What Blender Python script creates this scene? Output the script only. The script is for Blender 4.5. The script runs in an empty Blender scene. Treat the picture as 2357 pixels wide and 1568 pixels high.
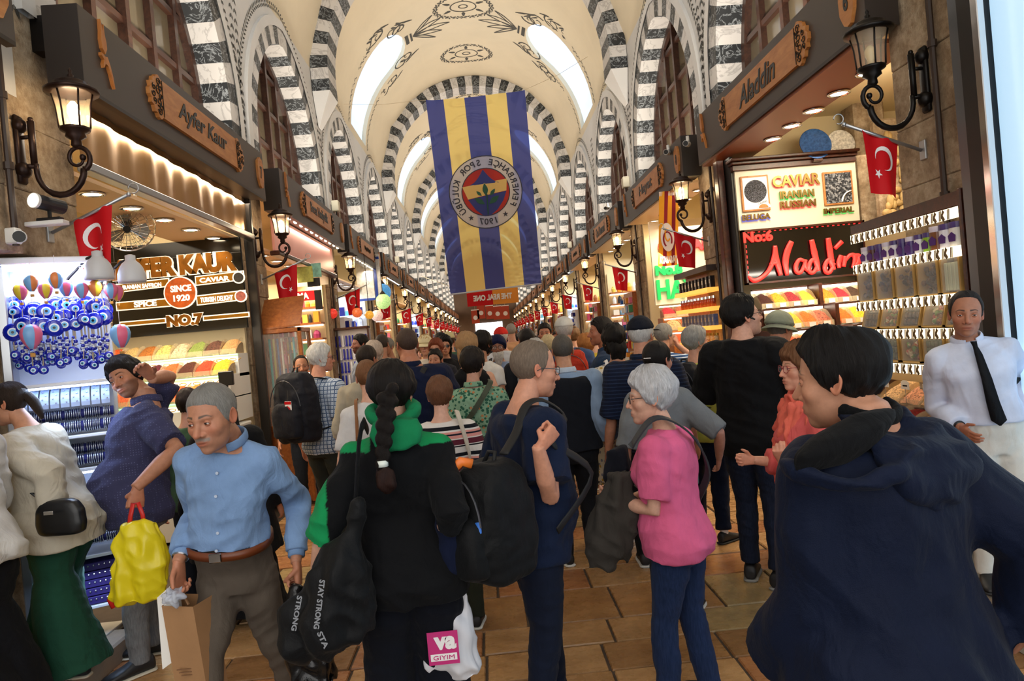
import bpy, bmesh, math, random
import numpy as np
from mathutils import Vector, Matrix, noise
random.seed(7); np.random.seed(7)
SC = bpy.context.scene
COL = SC.collection
PI = math.pi
# ------------------------------------------------------------------ camera
FPX, CX, CY = 1571.0, 1178.5, 784.0
CAMZ = 1.7
_c = Vector((1120-CX, CY-777, -FPX)).normalized()          # corridor axis seen by the camera
_u = Vector((-.09, 1, 0)); _u = (_u - _c*_u.dot(_c)).normalized()
_x = _c.cross(_u)
RW = Matrix((_x, _c, _u))                                   # camera -> world
cam_d = bpy.data.cameras.new('camera'); cam = bpy.data.objects.new('camera', cam_d); COL.objects.link(cam)
cam_d.sensor_fit = 'HORIZONTAL'; cam_d.sensor_width = 36.0; cam_d.lens = FPX/2357*36.0
cam_d.clip_start = .05; cam_d.clip_end = 300
cam.matrix_world = Matrix.Translation((0, 0, CAMZ)) @ RW.to_4x4()
SC.camera = cam
def ray(px, py): return RW @ Vector((px-CX, CY-py, -FPX))
def at(px, py, Y):
    d = ray(px, py); return Vector((0, 0, CAMZ)) + d*(Y/d.y)
def onx(px, py, X):
    d = ray(px, py); return Vector((0, 0, CAMZ)) + d*(X/d.x)
# ------------------------------------------------------------------ world, exposure
SC.view_settings.view_transform = 'Standard'; SC.view_settings.look = 'None'
SC.view_settings.gamma = 1.0; SC.view_settings.use_curve_mapping = False
SC.view_settings.exposure = 0.5
SC.cycles.use_denoising = True
SC.cycles.use_adaptive_sampling = True; SC.cycles.adaptive_threshold = .03; SC.cycles.max_bounces = 7; SC.cycles.diffuse_bounces = 3; SC.cycles.glossy_bounces = 3
SC.cycles.transparent_max_bounces = 12; SC.cycles.transmission_bounces = 4
SC.cycles.sample_clamp_indirect = 6.0; SC.cycles.sample_clamp_direct = 30.0
SC.cycles.caustics_reflective = False; SC.cycles.caustics_refractive = False
W = bpy.data.worlds.new('daylight'); SC.world = W; W.use_nodes = True
W.node_tree.nodes['Background'].inputs[0].default_value = (1, .975, .94, 1)
W.node_tree.nodes['Background'].inputs[1].default_value = 1.6
def lamp(name, kind, loc, energy, col=(1, .86, .68), size=.3, size_y=None, rot=(0, 0, 0), spot=None, blend=.6, spread=None):
    d = bpy.data.lights.new(name, kind); d.energy = energy; d.color = col
    if kind == 'AREA':
        d.shape = 'RECTANGLE' if size_y else 'SQUARE'; d.size = size
        if size_y: d.size_y = size_y
        if spread: d.spread = spread
    else: d.shadow_soft_size = size
    if kind == 'SPOT': d.spot_size = spot or 1.2; d.spot_blend = blend
    o = bpy.data.objects.new(name, d); o.location = loc; o.rotation_euler = rot; COL.objects.link(o)
    return o
# ------------------------------------------------------------------ materials
_mats = {}
def srgb(h):
    if isinstance(h, str):
        h = h.lstrip('#'); h = tuple(int(h[i:i+2], 16)/255 for i in (0, 2, 4))
    return tuple((c/12.92 if c <= .04045 else ((c+.055)/1.055)**2.4) for c in h[:3])
class NT:
    def __init__(s, m): s.t = m.node_tree; s.n = s.t.nodes; s.b = s.n['Principled BSDF']
    def add(s, k, **kw):
        n = s.n.new(k)
        for a, v in kw.items(): setattr(n, a, v)
        return n
    def l(s, a, b): s.t.links.new(a, b)
def base_mat(name, rough=.6, metal=0, spec=.5):
    m = bpy.data.materials.new(name); m.use_nodes = True
    n = NT(m); n.b.inputs['Roughness'].default_value = rough; n.b.inputs['Metallic'].default_value = metal
    n.b.inputs['Specular IOR Level'].default_value = spec
    return m, n
def ramp(n, fac, stops, interp='LINEAR'):
    r = n.add('ShaderNodeValToRGB'); r.color_ramp.interpolation = interp
    e = r.color_ramp.elements
    while len(e) < len(stops): e.new(.5)
    for k, (p, c) in enumerate(stops):
        e[k].position = p; e[k].color = (*c, 1)
    n.l(fac, r.inputs[0]); return r.outputs[0]
def tc(n, kind='Object', scale=(1, 1, 1)):
    t = n.add('ShaderNodeTexCoord'); mp = n.add('ShaderNodeMapping'); mp.inputs['Scale'].default_value = scale
    n.l(t.outputs[kind], mp.inputs[0]); return mp.outputs[0]
def nz(n, vec, scale, detail=4, rough=.55, dist=0):
    x = n.add('ShaderNodeTexNoise'); x.inputs['Scale'].default_value = scale; x.inputs['Detail'].default_value = detail
    x.inputs['Roughness'].default_value = rough; x.inputs['Distortion'].default_value = dist
    n.l(vec, x.inputs['Vector']); return x.outputs['Fac']
def bump(n, fac, strength=.3, dist=.01):
    b = n.add('ShaderNodeBump'); b.inputs['Strength'].default_value = strength; b.inputs['Distance'].default_value = dist
    n.l(fac, b.inputs['Height']); n.l(b.outputs[0], n.b.inputs['Normal'])
def M(name, col='#808080', rough=.6, metal=0, emit=0, var=0., vs=6, bmp=0, bs=40, spec=.5, ecol=None, stretch=(1, 1, 1)):
    if name in _mats: return _mats[name]
    m, n = base_mat(name, rough, metal, spec); c = srgb(col)
    n.b.inputs['Base Color'].default_value = (*c, 1)
    if var:
        v = tc(n, 'Object', stretch)
        f = nz(n, v, vs)
        o = ramp(n, f, [(.25, tuple(x*(1-var) for x in c)), (.75, tuple(min(1, x*(1+var)) for x in c))])
        n.l(o, n.b.inputs['Base Color'])
    if bmp:
        v = tc(n, 'Object', stretch); bump(n, nz(n, v, bs, 5), bmp)
    if emit:
        n.b.inputs['Emission Color'].default_value = (*srgb(ecol or col), 1); n.b.inputs['Emission Strength'].default_value = emit
    _mats[name] = m; return m
def marble(name, c0, c1, scale=5, w=.04):
    if name in _mats: return _mats[name]
    m, n = base_mat(name, .45); v = tc(n)
    f = nz(n, v, scale, 5, .6, 1.5)
    ma = n.add('ShaderNodeMath', operation='SUBTRACT'); n.l(f, ma.inputs[0]); ma.inputs[1].default_value = .5
    ab = n.add('ShaderNodeMath', operation='ABSOLUTE'); n.l(ma.outputs[0], ab.inputs[0])
    n.l(ramp(n, ab.outputs[0], [(0, srgb(c1)), (w, srgb(c0))]), n.b.inputs['Base Color'])
    _mats[name] = m; return m
def wood(name, c0, c1, scale=3, rough=.45, stretch=(1, .12, 1)):
    if name in _mats: return _mats[name]
    m, n = base_mat(name, rough); v = tc(n, 'Object', stretch)
    f = nz(n, v, scale*8, 4, .6, .6)
    n.l(ramp(n, f, [(.3, srgb(c0)), (.7, srgb(c1))]), n.b.inputs['Base Color']); bump(n, f, .08)
    _mats[name] = m; return m
def glassy(name, col='#ffffff', alpha=.15, rough=.05):
    if name in _mats: return _mats[name]
    m, n = base_mat(name, rough); n.b.inputs['Base Color'].default_value = (*srgb(col), 1)
    n.b.inputs['Alpha'].default_value = alpha; _mats[name] = m; return m
# ------------------------------------------------------------------ mesh builder
class MB:
    def __init__(s): s.v = []; s.f = []; s.m = []; s.k = 0; s.M = None
    def mat(s, k): s.k = k; return s
    def add(s, vs, fs):
        o = len(s.v)
        if s.M is not None: vs = [s.M @ Vector(p) for p in vs]
        s.v.extend([tuple(p) for p in vs]); s.f.extend([tuple(i+o for i in f) for f in fs]); s.m.extend([s.k]*len(fs)); return s
    def box(s, x0, x1, y0, y1, z0, z1):
        return s.add([(x0,y0,z0),(x1,y0,z0),(x1,y1,z0),(x0,y1,z0),(x0,y0,z1),(x1,y0,z1),(x1,y1,z1),(x0,y1,z1)],
            [(0,3,2,1),(4,5,6,7),(0,1,5,4),(1,2,6,5),(2,3,7,6),(3,0,4,7)])
    def cbox(s, x0, x1, y0, y1, z0, z1, b=.01):               # chamfered box
        bm = bmesh.new(); bmesh.ops.create_cube(bm, size=1)
        for v in bm.verts: v.co = Vector(((x0+x1)/2+v.co.x*(x1-x0), (y0+y1)/2+v.co.y*(y1-y0), (z0+z1)/2+v.co.z*(z1-z0)))
        bmesh.ops.bevel(bm, geom=bm.edges[:], offset=b, segments=1, affect='EDGES')
        bm.verts.index_update(); s.add([v.co.copy() for v in bm.verts], [[v.index for v in f.verts] for f in bm.faces]); bm.free(); return s
    def prism(s, poly, d0, d1):                               # poly in (u,v), extruded along w: coordinates (u,v,w)
        n = len(poly); a = sum(poly[i][0]*poly[(i+1)%n][1]-poly[(i+1)%n][0]*poly[i][1] for i in range(n))
        if a < 0: poly = poly[::-1]
        vs = [(p[0],p[1],d0) for p in poly]+[(p[0],p[1],d1) for p in poly]
        return s.add(vs, [tuple(range(n-1,-1,-1)), tuple(range(n,2*n))]+[(i,(i+1)%n,n+(i+1)%n,n+i) for i in range(n)])
    def tube(s, pts, r, n=8, cap=True, sm=0, up=None):
        pts = [Vector(p) for p in pts]; m = len(pts)
        if not hasattr(r, '__len__'): r = [r]*m
        if sm:
            P = []
            for i in range(m-1):
                p0, p1, p2, p3 = pts[max(i-1,0)], pts[i], pts[i+1], pts[min(i+2,m-1)]
                for q in np.linspace(0, 1, sm, endpoint=False): P.append(.5*((2*p1)+(p2-p0)*q+(2*p0-5*p1+4*p2-p3)*q**2+(3*p1-p0-3*p2+p3)*q**3))
            pts = P+[pts[-1]]; m = len(pts); r = [r[0]]*m
        vs = []; prev = None
        for i, p in enumerate(pts):
            t = (pts[min(i+1,m-1)]-pts[max(i-1,0)]).normalized()
            if prev is None:
                a = Vector(up) if up else (Vector((0,0,1)) if abs(t.z) < .9 else Vector((1,0,0)))
                prev = (a-t*a.dot(t)).normalized()
            else:
                prev = (prev-t*prev.dot(t)); prev = prev.normalized() if prev.length > 1e-6 else Vector((1,0,0))
            b = t.cross(prev); ri = r[i]; ra, rb = (ri if hasattr(ri,'__len__') else (ri, ri))
            for k in range(n):
                q = 2*PI*k/n; vs.append(p+prev*(math.cos(q)*ra)+b*(math.sin(q)*rb))
        fs = [(i*n+k, i*n+(k+1)%n, (i+1)*n+(k+1)%n, (i+1)*n+k) for i in range(m-1) for k in range(n)]
        if cap: fs += [tuple(range(n-1,-1,-1)), tuple(range((m-1)*n, m*n))]
        return s.add(vs, fs)
    def lathe(s, prof, c=(0,0,0), n=16, axis='z'):            # prof: (r, h)
        c = Vector(c); vs = []
        for r, h in prof:
            for k in range(n):
                q = 2*PI*k/n; a, b = r*math.cos(q), r*math.sin(q)
                vs.append(c+(Vector((a,b,h)) if axis == 'z' else Vector((a,h,b)) if axis == 'y' else Vector((h,a,b))))
        m = len(prof); fs = [(i*n+k, i*n+(k+1)%n, (i+1)*n+(k+1)%n, (i+1)*n+k) for i in range(m-1) for k in range(n)]
        fs += [tuple(range(n-1,-1,-1)), tuple(range((m-1)*n, m*n))]
        if axis == 'y': fs = [f[::-1] for f in fs]
        return s.add(vs, fs)
    def ball(s, c, r, n=10, m=6):
        r = r if hasattr(r,'__len__') else (r,r,r); c = Vector(c)
        vs = [c+Vector((0,0,-r[2]))]
        for i in range(1, m):
            a = -PI/2+PI*i/m
            for k in range(n):
                q = 2*PI*k/n; vs.append(c+Vector((r[0]*math.cos(a)*math.cos(q), r[1]*math.cos(a)*math.sin(q), r[2]*math.sin(a))))
        vs.append(c+Vector((0,0,r[2]))); L = len(vs)-1
        fs = [(0,1+(k+1)%n,1+k) for k in range(n)]
        for i in range(m-2):
            o = 1+i*n; fs += [(o+k,o+(k+1)%n,o+n+(k+1)%n,o+n+k) for k in range(n)]
        o = 1+(m-2)*n; fs += [(o+k,o+(k+1)%n,L) for k in range(n)]
        return s.add(vs, fs)
    def mesh(s, name, mats, smooth=False):
        me = bpy.data.meshes.new(name); me.from_pydata(s.v, [], s.f)
        for x in (mats if isinstance(mats,(list,tuple)) else [mats]): me.materials.append(x)
        if any(s.m): me.polygons.foreach_set('material_index', s.m)
        if smooth: me.polygons.foreach_set('use_smooth', [True]*len(s.f))
        me.update(); return me
    def build(s, name, mats, parent=None, smooth=False, world=False, **kw):
        return link(name, s.mesh(name, mats, smooth), parent, world, **kw)
def link(name, me, parent=None, world=False, loc=None, rz=0, **props):
    o = bpy.data.objects.new(name, me); COL.objects.link(o)
    if parent is not None:
        o.parent = parent
        if world: o.matrix_parent_inverse = wm(parent).inverted()
    if loc is not None: o.location = loc
    if rz: o.rotation_euler = (0,0,rz)
    for k, v in props.items():
        if v is not None: o[k] = v
    return o
def wm(o):
    m = Matrix.LocRotScale(o.location, o.rotation_euler, o.scale)
    return (wm(o.parent) @ o.matrix_parent_inverse @ m) if o.parent else m
def thing(name, label, cat, loc=(0,0,0), rz=0, group=None, mat=None):
    o = bpy.data.objects.new(name, None); COL.objects.link(o); o.empty_display_size = .1
    o.location = loc; o.rotation_euler = (0,0,rz)
    if mat is not None: o.location, q, o.scale = mat.decompose(); o.rotation_euler = q.to_euler()
    o['label'] = label; o['category'] = cat
    if group: o['group'] = group
    return o
def tag(o, label, cat, group=None, kind=None):
    o['label'] = label; o['category'] = cat
    if group: o['group'] = group
    if kind: o['kind'] = kind
    return o
def kids(o): return [c for c in bpy.data.objects if c.parent == o]
def dup(root, loc=None, rz=None, label=None, group=None, mat=None):
    def cp(o, par):
        c = o.copy(); COL.objects.link(c)
        if par is not None: c.parent = par
        for ch in list(o.children): cp(ch, c)
        return c
    r = cp(root, None)
    if mat is not None: r.location, q, r.scale = mat.decompose(); r.rotation_euler = q.to_euler()
    if loc is not None: r.location = loc
    if rz is not None: r.rotation_euler = (0,0,rz)
    if label: r['label'] = label
    if group: r['group'] = group
    return r
def struct(name, mb, mats, smooth=False): return mb.build(name, mats, None, smooth, kind='structure')
# frames for faces: left fronts read along +Y, right fronts along -Y, cross walls along +X
def frame(side, origin):
    o = Vector(origin)
    if side == 'L': a, b, c = (0,1,0), (0,0,1), (1,0,0)
    elif side == 'R': a, b, c = (0,-1,0), (0,0,1), (-1,0,0)
    else: a, b, c = (1,0,0), (0,0,1), (0,-1,0)
    return Matrix(((a[0],b[0],c[0],o.x),(a[1],b[1],c[1],o.y),(a[2],b[2],c[2],o.z),(0,0,0,1)))
_tcache = {}
def text_mesh(s, size=.1, depth=.004, shear=0, bold=0, space=1.0, align='CENTER', res=3):
    k = (s,size,depth,shear,bold,space,align)
    if k in _tcache: return _tcache[k]
    cu = bpy.data.curves.new('lettering', 'FONT'); cu.body = s; cu.size = size; cu.extrude = depth; cu.shear = shear; cu.offset = bold
    cu.space_character = space; cu.align_x = align; cu.align_y = 'CENTER'; cu.resolution_u = res
    o = bpy.data.objects.new('lettering', cu); TMP.collection.objects.link(o); TMP.view_layers[0].update()
    me = bpy.data.meshes.new_from_object(o.evaluated_get(TMP.view_layers[0].depsgraph)); me.name = 'lettering'
    bpy.data.objects.remove(o); bpy.data.curves.remove(cu); me.materials.clear(); _tcache[k] = me; return me
TMP = bpy.data.scenes.new('work')
def text(parent, s, m, mat, size=.1, depth=.004, fit=None, name='lettering', world=True, **kw):
    me = text_mesh(s, size, depth, **kw).copy(); me.materials.append(mat)
    if fit:                                                   # scale to a width, height
        co = np.array([v.co for v in me.vertices]); lo, hi = co.min(0), co.max(0)
        sx, sy = fit[0]/(hi[0]-lo[0]), fit[1]/(hi[1]-lo[1]); c = (lo+hi)/2
        for v in me.vertices: v.co = Vector(((v.co.x-c[0])*sx, (v.co.y-c[1])*sy, v.co.z))
    me.transform(m)
    return link(name, me, parent, world)
def evaluated(mb_mesh, mods):
    o = bpy.data.objects.new('work', mb_mesh); TMP.collection.objects.link(o)
    for kind, kw in mods:
        md = o.modifiers.new(kind, kind)
        for a, v in kw.items(): setattr(md, a, v)
    TMP.view_layers[0].update()
    me = bpy.data.meshes.new_from_object(o.evaluated_get(TMP.view_layers[0].depsgraph))
    bpy.data.objects.remove(o); return me
# ================================================================== the hall
XL, XR = -2.62, 2.90                      # wall planes
XC, R0, ZC = .14, 2.76, 6.6               # barrel vault
YB0, BAY = 4.10, 4.03                     # shop bays: bay k spans YB0+BAY*k ..
NB = 14; YEND = YB0+BAY*NB
def plaster(name, col, var=.05, bs=4, rough=.75):
    if name in _mats: return _mats[name]
    m, n = base_mat(name, rough, 0, .3); v = tc(n); c = srgb(col)
    f = nz(n, v, 1.3, 6, .6)
    n.l(ramp(n, f, [(.3, tuple(x*(1-var*2) for x in c)), (.6, c)]), n.b.inputs['Base Color'])
    bump(n, nz(n, v, bs*6, 6), .12); _mats[name] = m; return m
def stone(name, c0, c1, c2):
    if name in _mats: return _mats[name]
    m, n = base_mat(name, .85, 0, .25); v = tc(n)
    f = nz(n, v, 1.8, 8, .65); g = nz(n, v, 14, 6, .7)
    mx = n.add('ShaderNodeMath', operation='ADD'); n.l(f, mx.inputs[0])
    mm = n.add('ShaderNodeMath', operation='MULTIPLY'); n.l(g, mm.inputs[0]); mm.inputs[1].default_value = .6; n.l(mm.outputs[0], mx.inputs[1])
    n.l(ramp(n, mx.outputs[0], [(.55, srgb(c0)), (.8, srgb(c1)), (1.0, srgb(c2))]), n.b.inputs['Base Color'])
    bump(n, mx.outputs[0], .9, .03); _mats[name] = m; return m
m_vault = plaster('vault_plaster', '#e0d3b9', .03)
m_wall = plaster('wall_plaster', '#d9d8d6', .04)
m_stone = stone('limestone', '#5d4936', '#a08a70', '#c9b69c')
m_white = marble('white_marble', '#cfccc9', '#aeaba9', 2, .03)
m_dark = marble('black_marble', '#24272a', '#9aa0a4', 7, .035)
m_frame = wood('window_wood', '#2c1a14', '#4a2e22', 3, .4)
m_pane = M('window_glass', '#5e5443', .12, var=.25, vs=2, spec=.6)
m_teal = M('teal_lit_pane', '#0f8f95', .2, emit=.9, ecol='#27b8c0', var=.3, vs=3)
m_paint = M('painted_ornament', '#4b4a46', .8)
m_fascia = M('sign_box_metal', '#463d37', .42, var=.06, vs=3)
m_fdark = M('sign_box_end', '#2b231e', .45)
m_plaq = wood('plaque_wood', '#a9672f', '#c98a4c', 2.2, .4, (1, .25, 1))
m_plaq2 = wood('ornament_wood', '#a86228', '#c88343', 2.5, .4, (1, 1, .3))
m_black = M('black_paint', '#120f0e', .4)
m_bronze = M('lantern_bronze', '#33211a', .38, .6, var=.5, vs=8)
m_iron = M('lantern_iron', '#15110f', .4, .5)
m_lglass = glassy('lantern_glass', '#ffe9c8', .22)
m_bulb = M('lantern_bulb', '#ffffff', .5, emit=22, ecol='#ffdca8')
m_bulb_off = M('bulb_unlit', '#e8cf9a', .15)
m_sky = M('skylight_glass', '#bcd3ee', .3, emit=.72, ecol='#c4e0ff')
m_joint = M('floor_joint', '#4d4034', .9, var=.3)
# ---- floor: travertine slabs on a mortar bed
struct('floor', MB().box(-6, 6.3, -3, YEND+.5, -.3, -.012), m_joint)
FLOOR = bpy.data.objects['floor']
slabm = []
for i, (a, b) in enumerate([('#8a623c','#ad8152'),('#9c7448','#be9262'),('#7e5a38','#9c744c'),('#a67c4e','#c89c6a'),('#8c7450','#ab9062'),('#96603c','#b47e52')]):
    m, n = base_mat('travertine_%d' % i, .22, 0, .5); v = tc(n)
    inf = n.add('ShaderNodeObjectInfo'); ad = n.add('ShaderNodeVectorMath', operation='ADD'); n.l(v, ad.inputs[0]); n.l(inf.outputs['Location'], ad.inputs[1])
    f = nz(n, ad.outputs[0], 2.2, 8, .68); n.l(ramp(n, f, [(.3, srgb(a)), (.62, srgb(b)), (.8, srgb('#5b452f'))]), n.b.inputs['Base Color'])
    g = nz(n, ad.outputs[0], 7, 5, .6)
    rr = n.add('ShaderNodeMapRange'); n.l(g, rr.inputs[0]); rr.inputs[3].default_value = .14; rr.inputs[4].default_value = .42; n.l(rr.outputs[0], n.b.inputs['Roughness'])
    bump(n, f, .12, .01); slabm.append(m)
slab = MB().cbox(-.5, .5, -.5, .5, -.02, .0, .008).mesh('paving_stone', slabm[0])
far = MB(); y = 2.3; row = 0; nst = 0
while y < YEND:
    dy = random.choice([.30, .34, .38, .46, .5]); x = -2.28-random.random()*.3
    while x < 2.95:
        dx = random.choice([.42, .55, .62, .72, .8]); x1 = min(x+dx, 3.0)
        x0 = max(x, -2.3)
        if x1-x0 > .08:
            if y < 11.5 and nst < 295:
                o = link('paving_stone', slab, FLOOR); nst += 1
                o.location = ((x0+x1)/2, y+dy/2, random.uniform(-.002, .003)); o.scale = (x1-x0-.014, dy-.014, 1)
                o.material_slots[0].link = 'OBJECT'; o.material_slots[0].material = random.choice(slabm)
            else:
                far.mat(random.randrange(6)).box(x0+.007, x1-.007, y+.007, y+dy-.007, -.03, 0)
        x = x1
    y += dy; row += 1
far.build('far_paving', slabm, FLOOR, kind='stuff')
# near side floor inside the left shop entrance, with its stone kerb
mw = M('entrance_tile', '#cfc6b8', .25, var=.08, vs=3)
base = MB().box(-6, -2.42, -3, 4.5, -.012, .10); fl = struct('floor_entrance', base, m_joint)
tl = MB().cbox(-.5, .5, -.5, .5, -.015, .012, .006).mesh('tile', mw)
for i in range(5):
    for j in range(4):
        o = link('tile', tl, fl); o.location = (-2.72-.56*j, 2.0+.56*i-.1, .105); o.scale = (.55, .55, 1)
mk = M('kerb_stone', '#9a8b7c', .5, var=.2, vs=5, bmp=.3)
kb = struct('kerb_left', MB().box(-2.42, -2.34, -3, 4.26, -.012, .08), mk)
for i in range(6):
    b = MB().cbox(-2.43, -2.29, -1+.9*i+.005, min(-.1+.9*i, 4.26)-.005, -.01, .125, .012); b.build('kerb_block', mk, kb)
# ---- vault with slit skylights
def cyl(Y, th, r=R0): return (XC+r*math.cos(th), Y, ZC+r*math.sin(th))
ARCH = [4.15+8.06*k for k in range(0, 8)]
vm = MB(); D2 = math.radians
def patch(Y0, Y1, t0, t1, ny, nt):
    vs = [cyl(Y0+(Y1-Y0)*i/ny, t0+(t1-t0)*j/nt) for i in range(ny+1) for j in range(nt+1)]
    vm.add(vs, [(i*(nt+1)+j, (i+1)*(nt+1)+j, (i+1)*(nt+1)+j+1, i*(nt+1)+j+1) for i in range(ny) for j in range(nt)])
def slit(yc, side):
    pts = []; hw = .92; a0, a1 = 4, 45                       # degrees along the vault, rounded top end
    for t in np.linspace(a0, a1, 9): pts.append((yc+hw, t))
    for q in np.linspace(0, PI, 11)[1:-1]: pts.append((yc+hw*math.cos(q), a1+13*math.sin(q)))
    for t in np.linspace(a1, a0, 9): pts.append((yc-hw, t))
    for t in np.linspace(yc-hw, yc+hw, 5)[1:-1]: pts.append((t, a0))
    return pts
def mapth(t, side): return D2(t) if side > 0 else D2(180-t)
sky_slots = []
patch(-3, 4.15, 0, PI, 3, 40)
for k, y0 in enumerate(ARCH[:-1]):
    y1 = y0+8.06; yc = (y0+y1)/2+.25
    patch(y0, y1, D2(66), D2(114), 4, 12)
    for side in (1, -1):
        inner = slit(yc, side); n = len(inner)
        rect = []
        for (yy, t) in inner:                                # radial projection on the cell rectangle
            cy_, ct = yc, 29; dy_, dt = yy-cy_, t-ct; s = []
            if abs(dy_) > 1e-9: s.append(((y1 if dy_ > 0 else y0)-cy_)/dy_)
            if abs(dt) > 1e-9: s.append(((66 if dt > 0 else 0)-ct)/dt)
            s = min(x for x in s if x > 0); rect.append((cy_+dy_*s, ct+dt*s))
        # corners snapped in
        for c_ in ((y0, 0), (y1, 0), (y0, 66), (y1, 66)):
            i = min(range(n), key=lambda i: abs(rect[i][0]-c_[0])+abs(rect[i][1]-c_[1])*.06); rect[i] = c_
        S = 6; vs = []
        for s in range(S+1):
            for i in range(n):
                a, b = inner[i], rect[i]; w = s/S
                vs.append(cyl(a[0]+(b[0]-a[0])*w, mapth(a[1]+(b[1]-a[1])*w, side)))
        fs = [(s*n+i, s*n+(i+1) % n, (s+1)*n+(i+1) % n, (s+1)*n+i) for s in range(S) for i in range(n)]
        vm.add(vs, fs if side < 0 else [f[::-1] for f in fs])
        # reveal + pane
        vs = [cyl(a[0], mapth(a[1], side), R0+d) for d in (0, .10) for a in inner]
        vm.add(vs, [(i, (i+1) % n, n+(i+1) % n, n+i) for i in range(n)])
        pm = MB(); outer = [(a[0], a[1]) for a in inner]
        ny, nt = 2, 14
        pm.add([cyl(yc-1.0+2.0*i/ny, mapth(1+60*j/nt, side), R0+.10) for i in range(ny+1) for j in range(nt+1)],
               [(i*(nt+1)+j, (i+1)*(nt+1)+j, (i+1)*(nt+1)+j+1, i*(nt+1)+j+1) for i in range(ny) for j in range(nt)])
        w = struct('window_skylight', pm, m_sky, True)
        sky_slots.append((yc, side))
struct('ceiling', vm, m_vault, True); CEIL = bpy.data.objects['ceiling']
# ---- painted ornaments of the vault: thin painted strokes lying on the plaster
def stroke(mb, pts, wd, r=R0-.006):                           # pts in (Y, deg) on the vault
    P = [Vector(cyl(y, D2(t), r)) for y, t in pts]; m = len(P); vs = []
    for i, p in enumerate(P):
        t = (P[min(i+1, m-1)]-P[max(i-1, 0)]).normalized(); nrm = (Vector((XC, p.y, ZC))-p).normalized()
        b = t.cross(nrm).normalized(); w = wd[i] if hasattr(wd, '__len__') else wd
        vs += [p+b*w/2, p-b*w/2]
    mb.add(vs, [(2*i, 2*i+1, 2*i+3, 2*i+2) for i in range(m-1)])
def leafy(mb, y, t, ang, ln, wd):
    # ang: direction in the tangent plane (0 along Y, 90 along increasing angle), lengths in metres
    K = 180/PI/R0; q = [0, .25, .6, 1]; w = [.1*wd, wd, .8*wd, .02]
    stroke(mb, [(y+math.cos(ang)*ln*s, t+math.sin(ang)*ln*s*K) for s in q], w)
K = 180/PI/R0
def spiral(mb, y, t, a0, turns, r, wd, sgn=1):
    pts = []; n = 16
    for i in range(n+1):
        s = i/n; a = a0+sgn*turns*2*PI*s; rr = r*(1-.85*s); pts.append((y+rr*math.cos(a), t+rr*math.sin(a)*K))
    stroke(mb, pts, [wd*(1-.5*i/n) for i in range(n+1)])
for ki, (yc, side) in enumerate(sky_slots[:8]):
    mb = MB(); T = (lambda t: t) if side > 0 else (lambda t: 180-t); sg = side
    def A(a): return a if side > 0 else -a
    for e in (1, -1):
        yb = yc+e*1.16
        for j in range(26):
            t = 3+j*1.35
            leafy(mb, yb, T(t), A(PI/2+e*.7*(1 if j % 2 else -1)), .09, .035)
        line = [(yb-e*.0+e*.03*math.sin(j), T(36+j*1.5)) for j in range(9)]
        stroke(mb, line, .035)
        for (dt, dy_, r) in ((38, .16, .2), (45, .1, .24), (53, -.3, .27), (57, -.42, .2)):
            spiral(mb, yb+e*dy_, T(dt), 1+dt, 1.2, r, .045, e*side)
            leafy(mb, yb+e*(dy_+.18), T(dt+2), A(PI/2+e*.5), .3, .06); leafy(mb, yb+e*(dy_+.2), T(dt), A(PI/2+e*.9), .24, .05)
    stroke(mb, [(yc-.22, T(59.5)), (yc+.22, T(59.5))], .09); stroke(mb, [(yc-.2, T(62)), (yc+.2, T(62))], .05)
    for a in (-.8, -.4, 0, .4, .8):
        L = .95 if a == 0 else .8
        for e in (1, -1):
            pts = [(yc+math.sin(a)*L*s+e*.09*math.sin(PI*s)*math.cos(a), T(63+math.cos(a)*L*s*K-0*e)) for s in np.linspace(0, 1, 8)]
            stroke(mb, pts, .032)
    for j in range(16): leafy(mb, yc-1.1+j*.145, T(-.2), A(-PI/2), .12, .05) if False else None
    mb.build('painted_ornament', m_paint, CEIL)
for y0 in ARCH[:4]:
    for ym in (y0+1.8, y0+3.6, y0+6.2):
        mb = MB()
        for rr, w in ((.30, .03), (.1, .03)): stroke(mb, [(ym+rr*.8*math.cos(a), 90+rr*math.sin(a)*K) for a in np.linspace(0, 2*PI, 25)], w)
        for j in range(6):
            a = j*PI/3; leafy(mb, ym+.34*.8*math.cos(a), 90+.34*math.sin(a)*K, a, .2, .09)
        for j in range(44):
            a = j*2*PI/44
            for e in (1, -1): leafy(mb, ym+.66*.8*math.cos(a), 90+.66*math.sin(a)*K, a+e*.9+(PI if j % 2 else 0), .09, .04)
        mb.build('painted_medallion', m_paint, CEIL)
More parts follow.
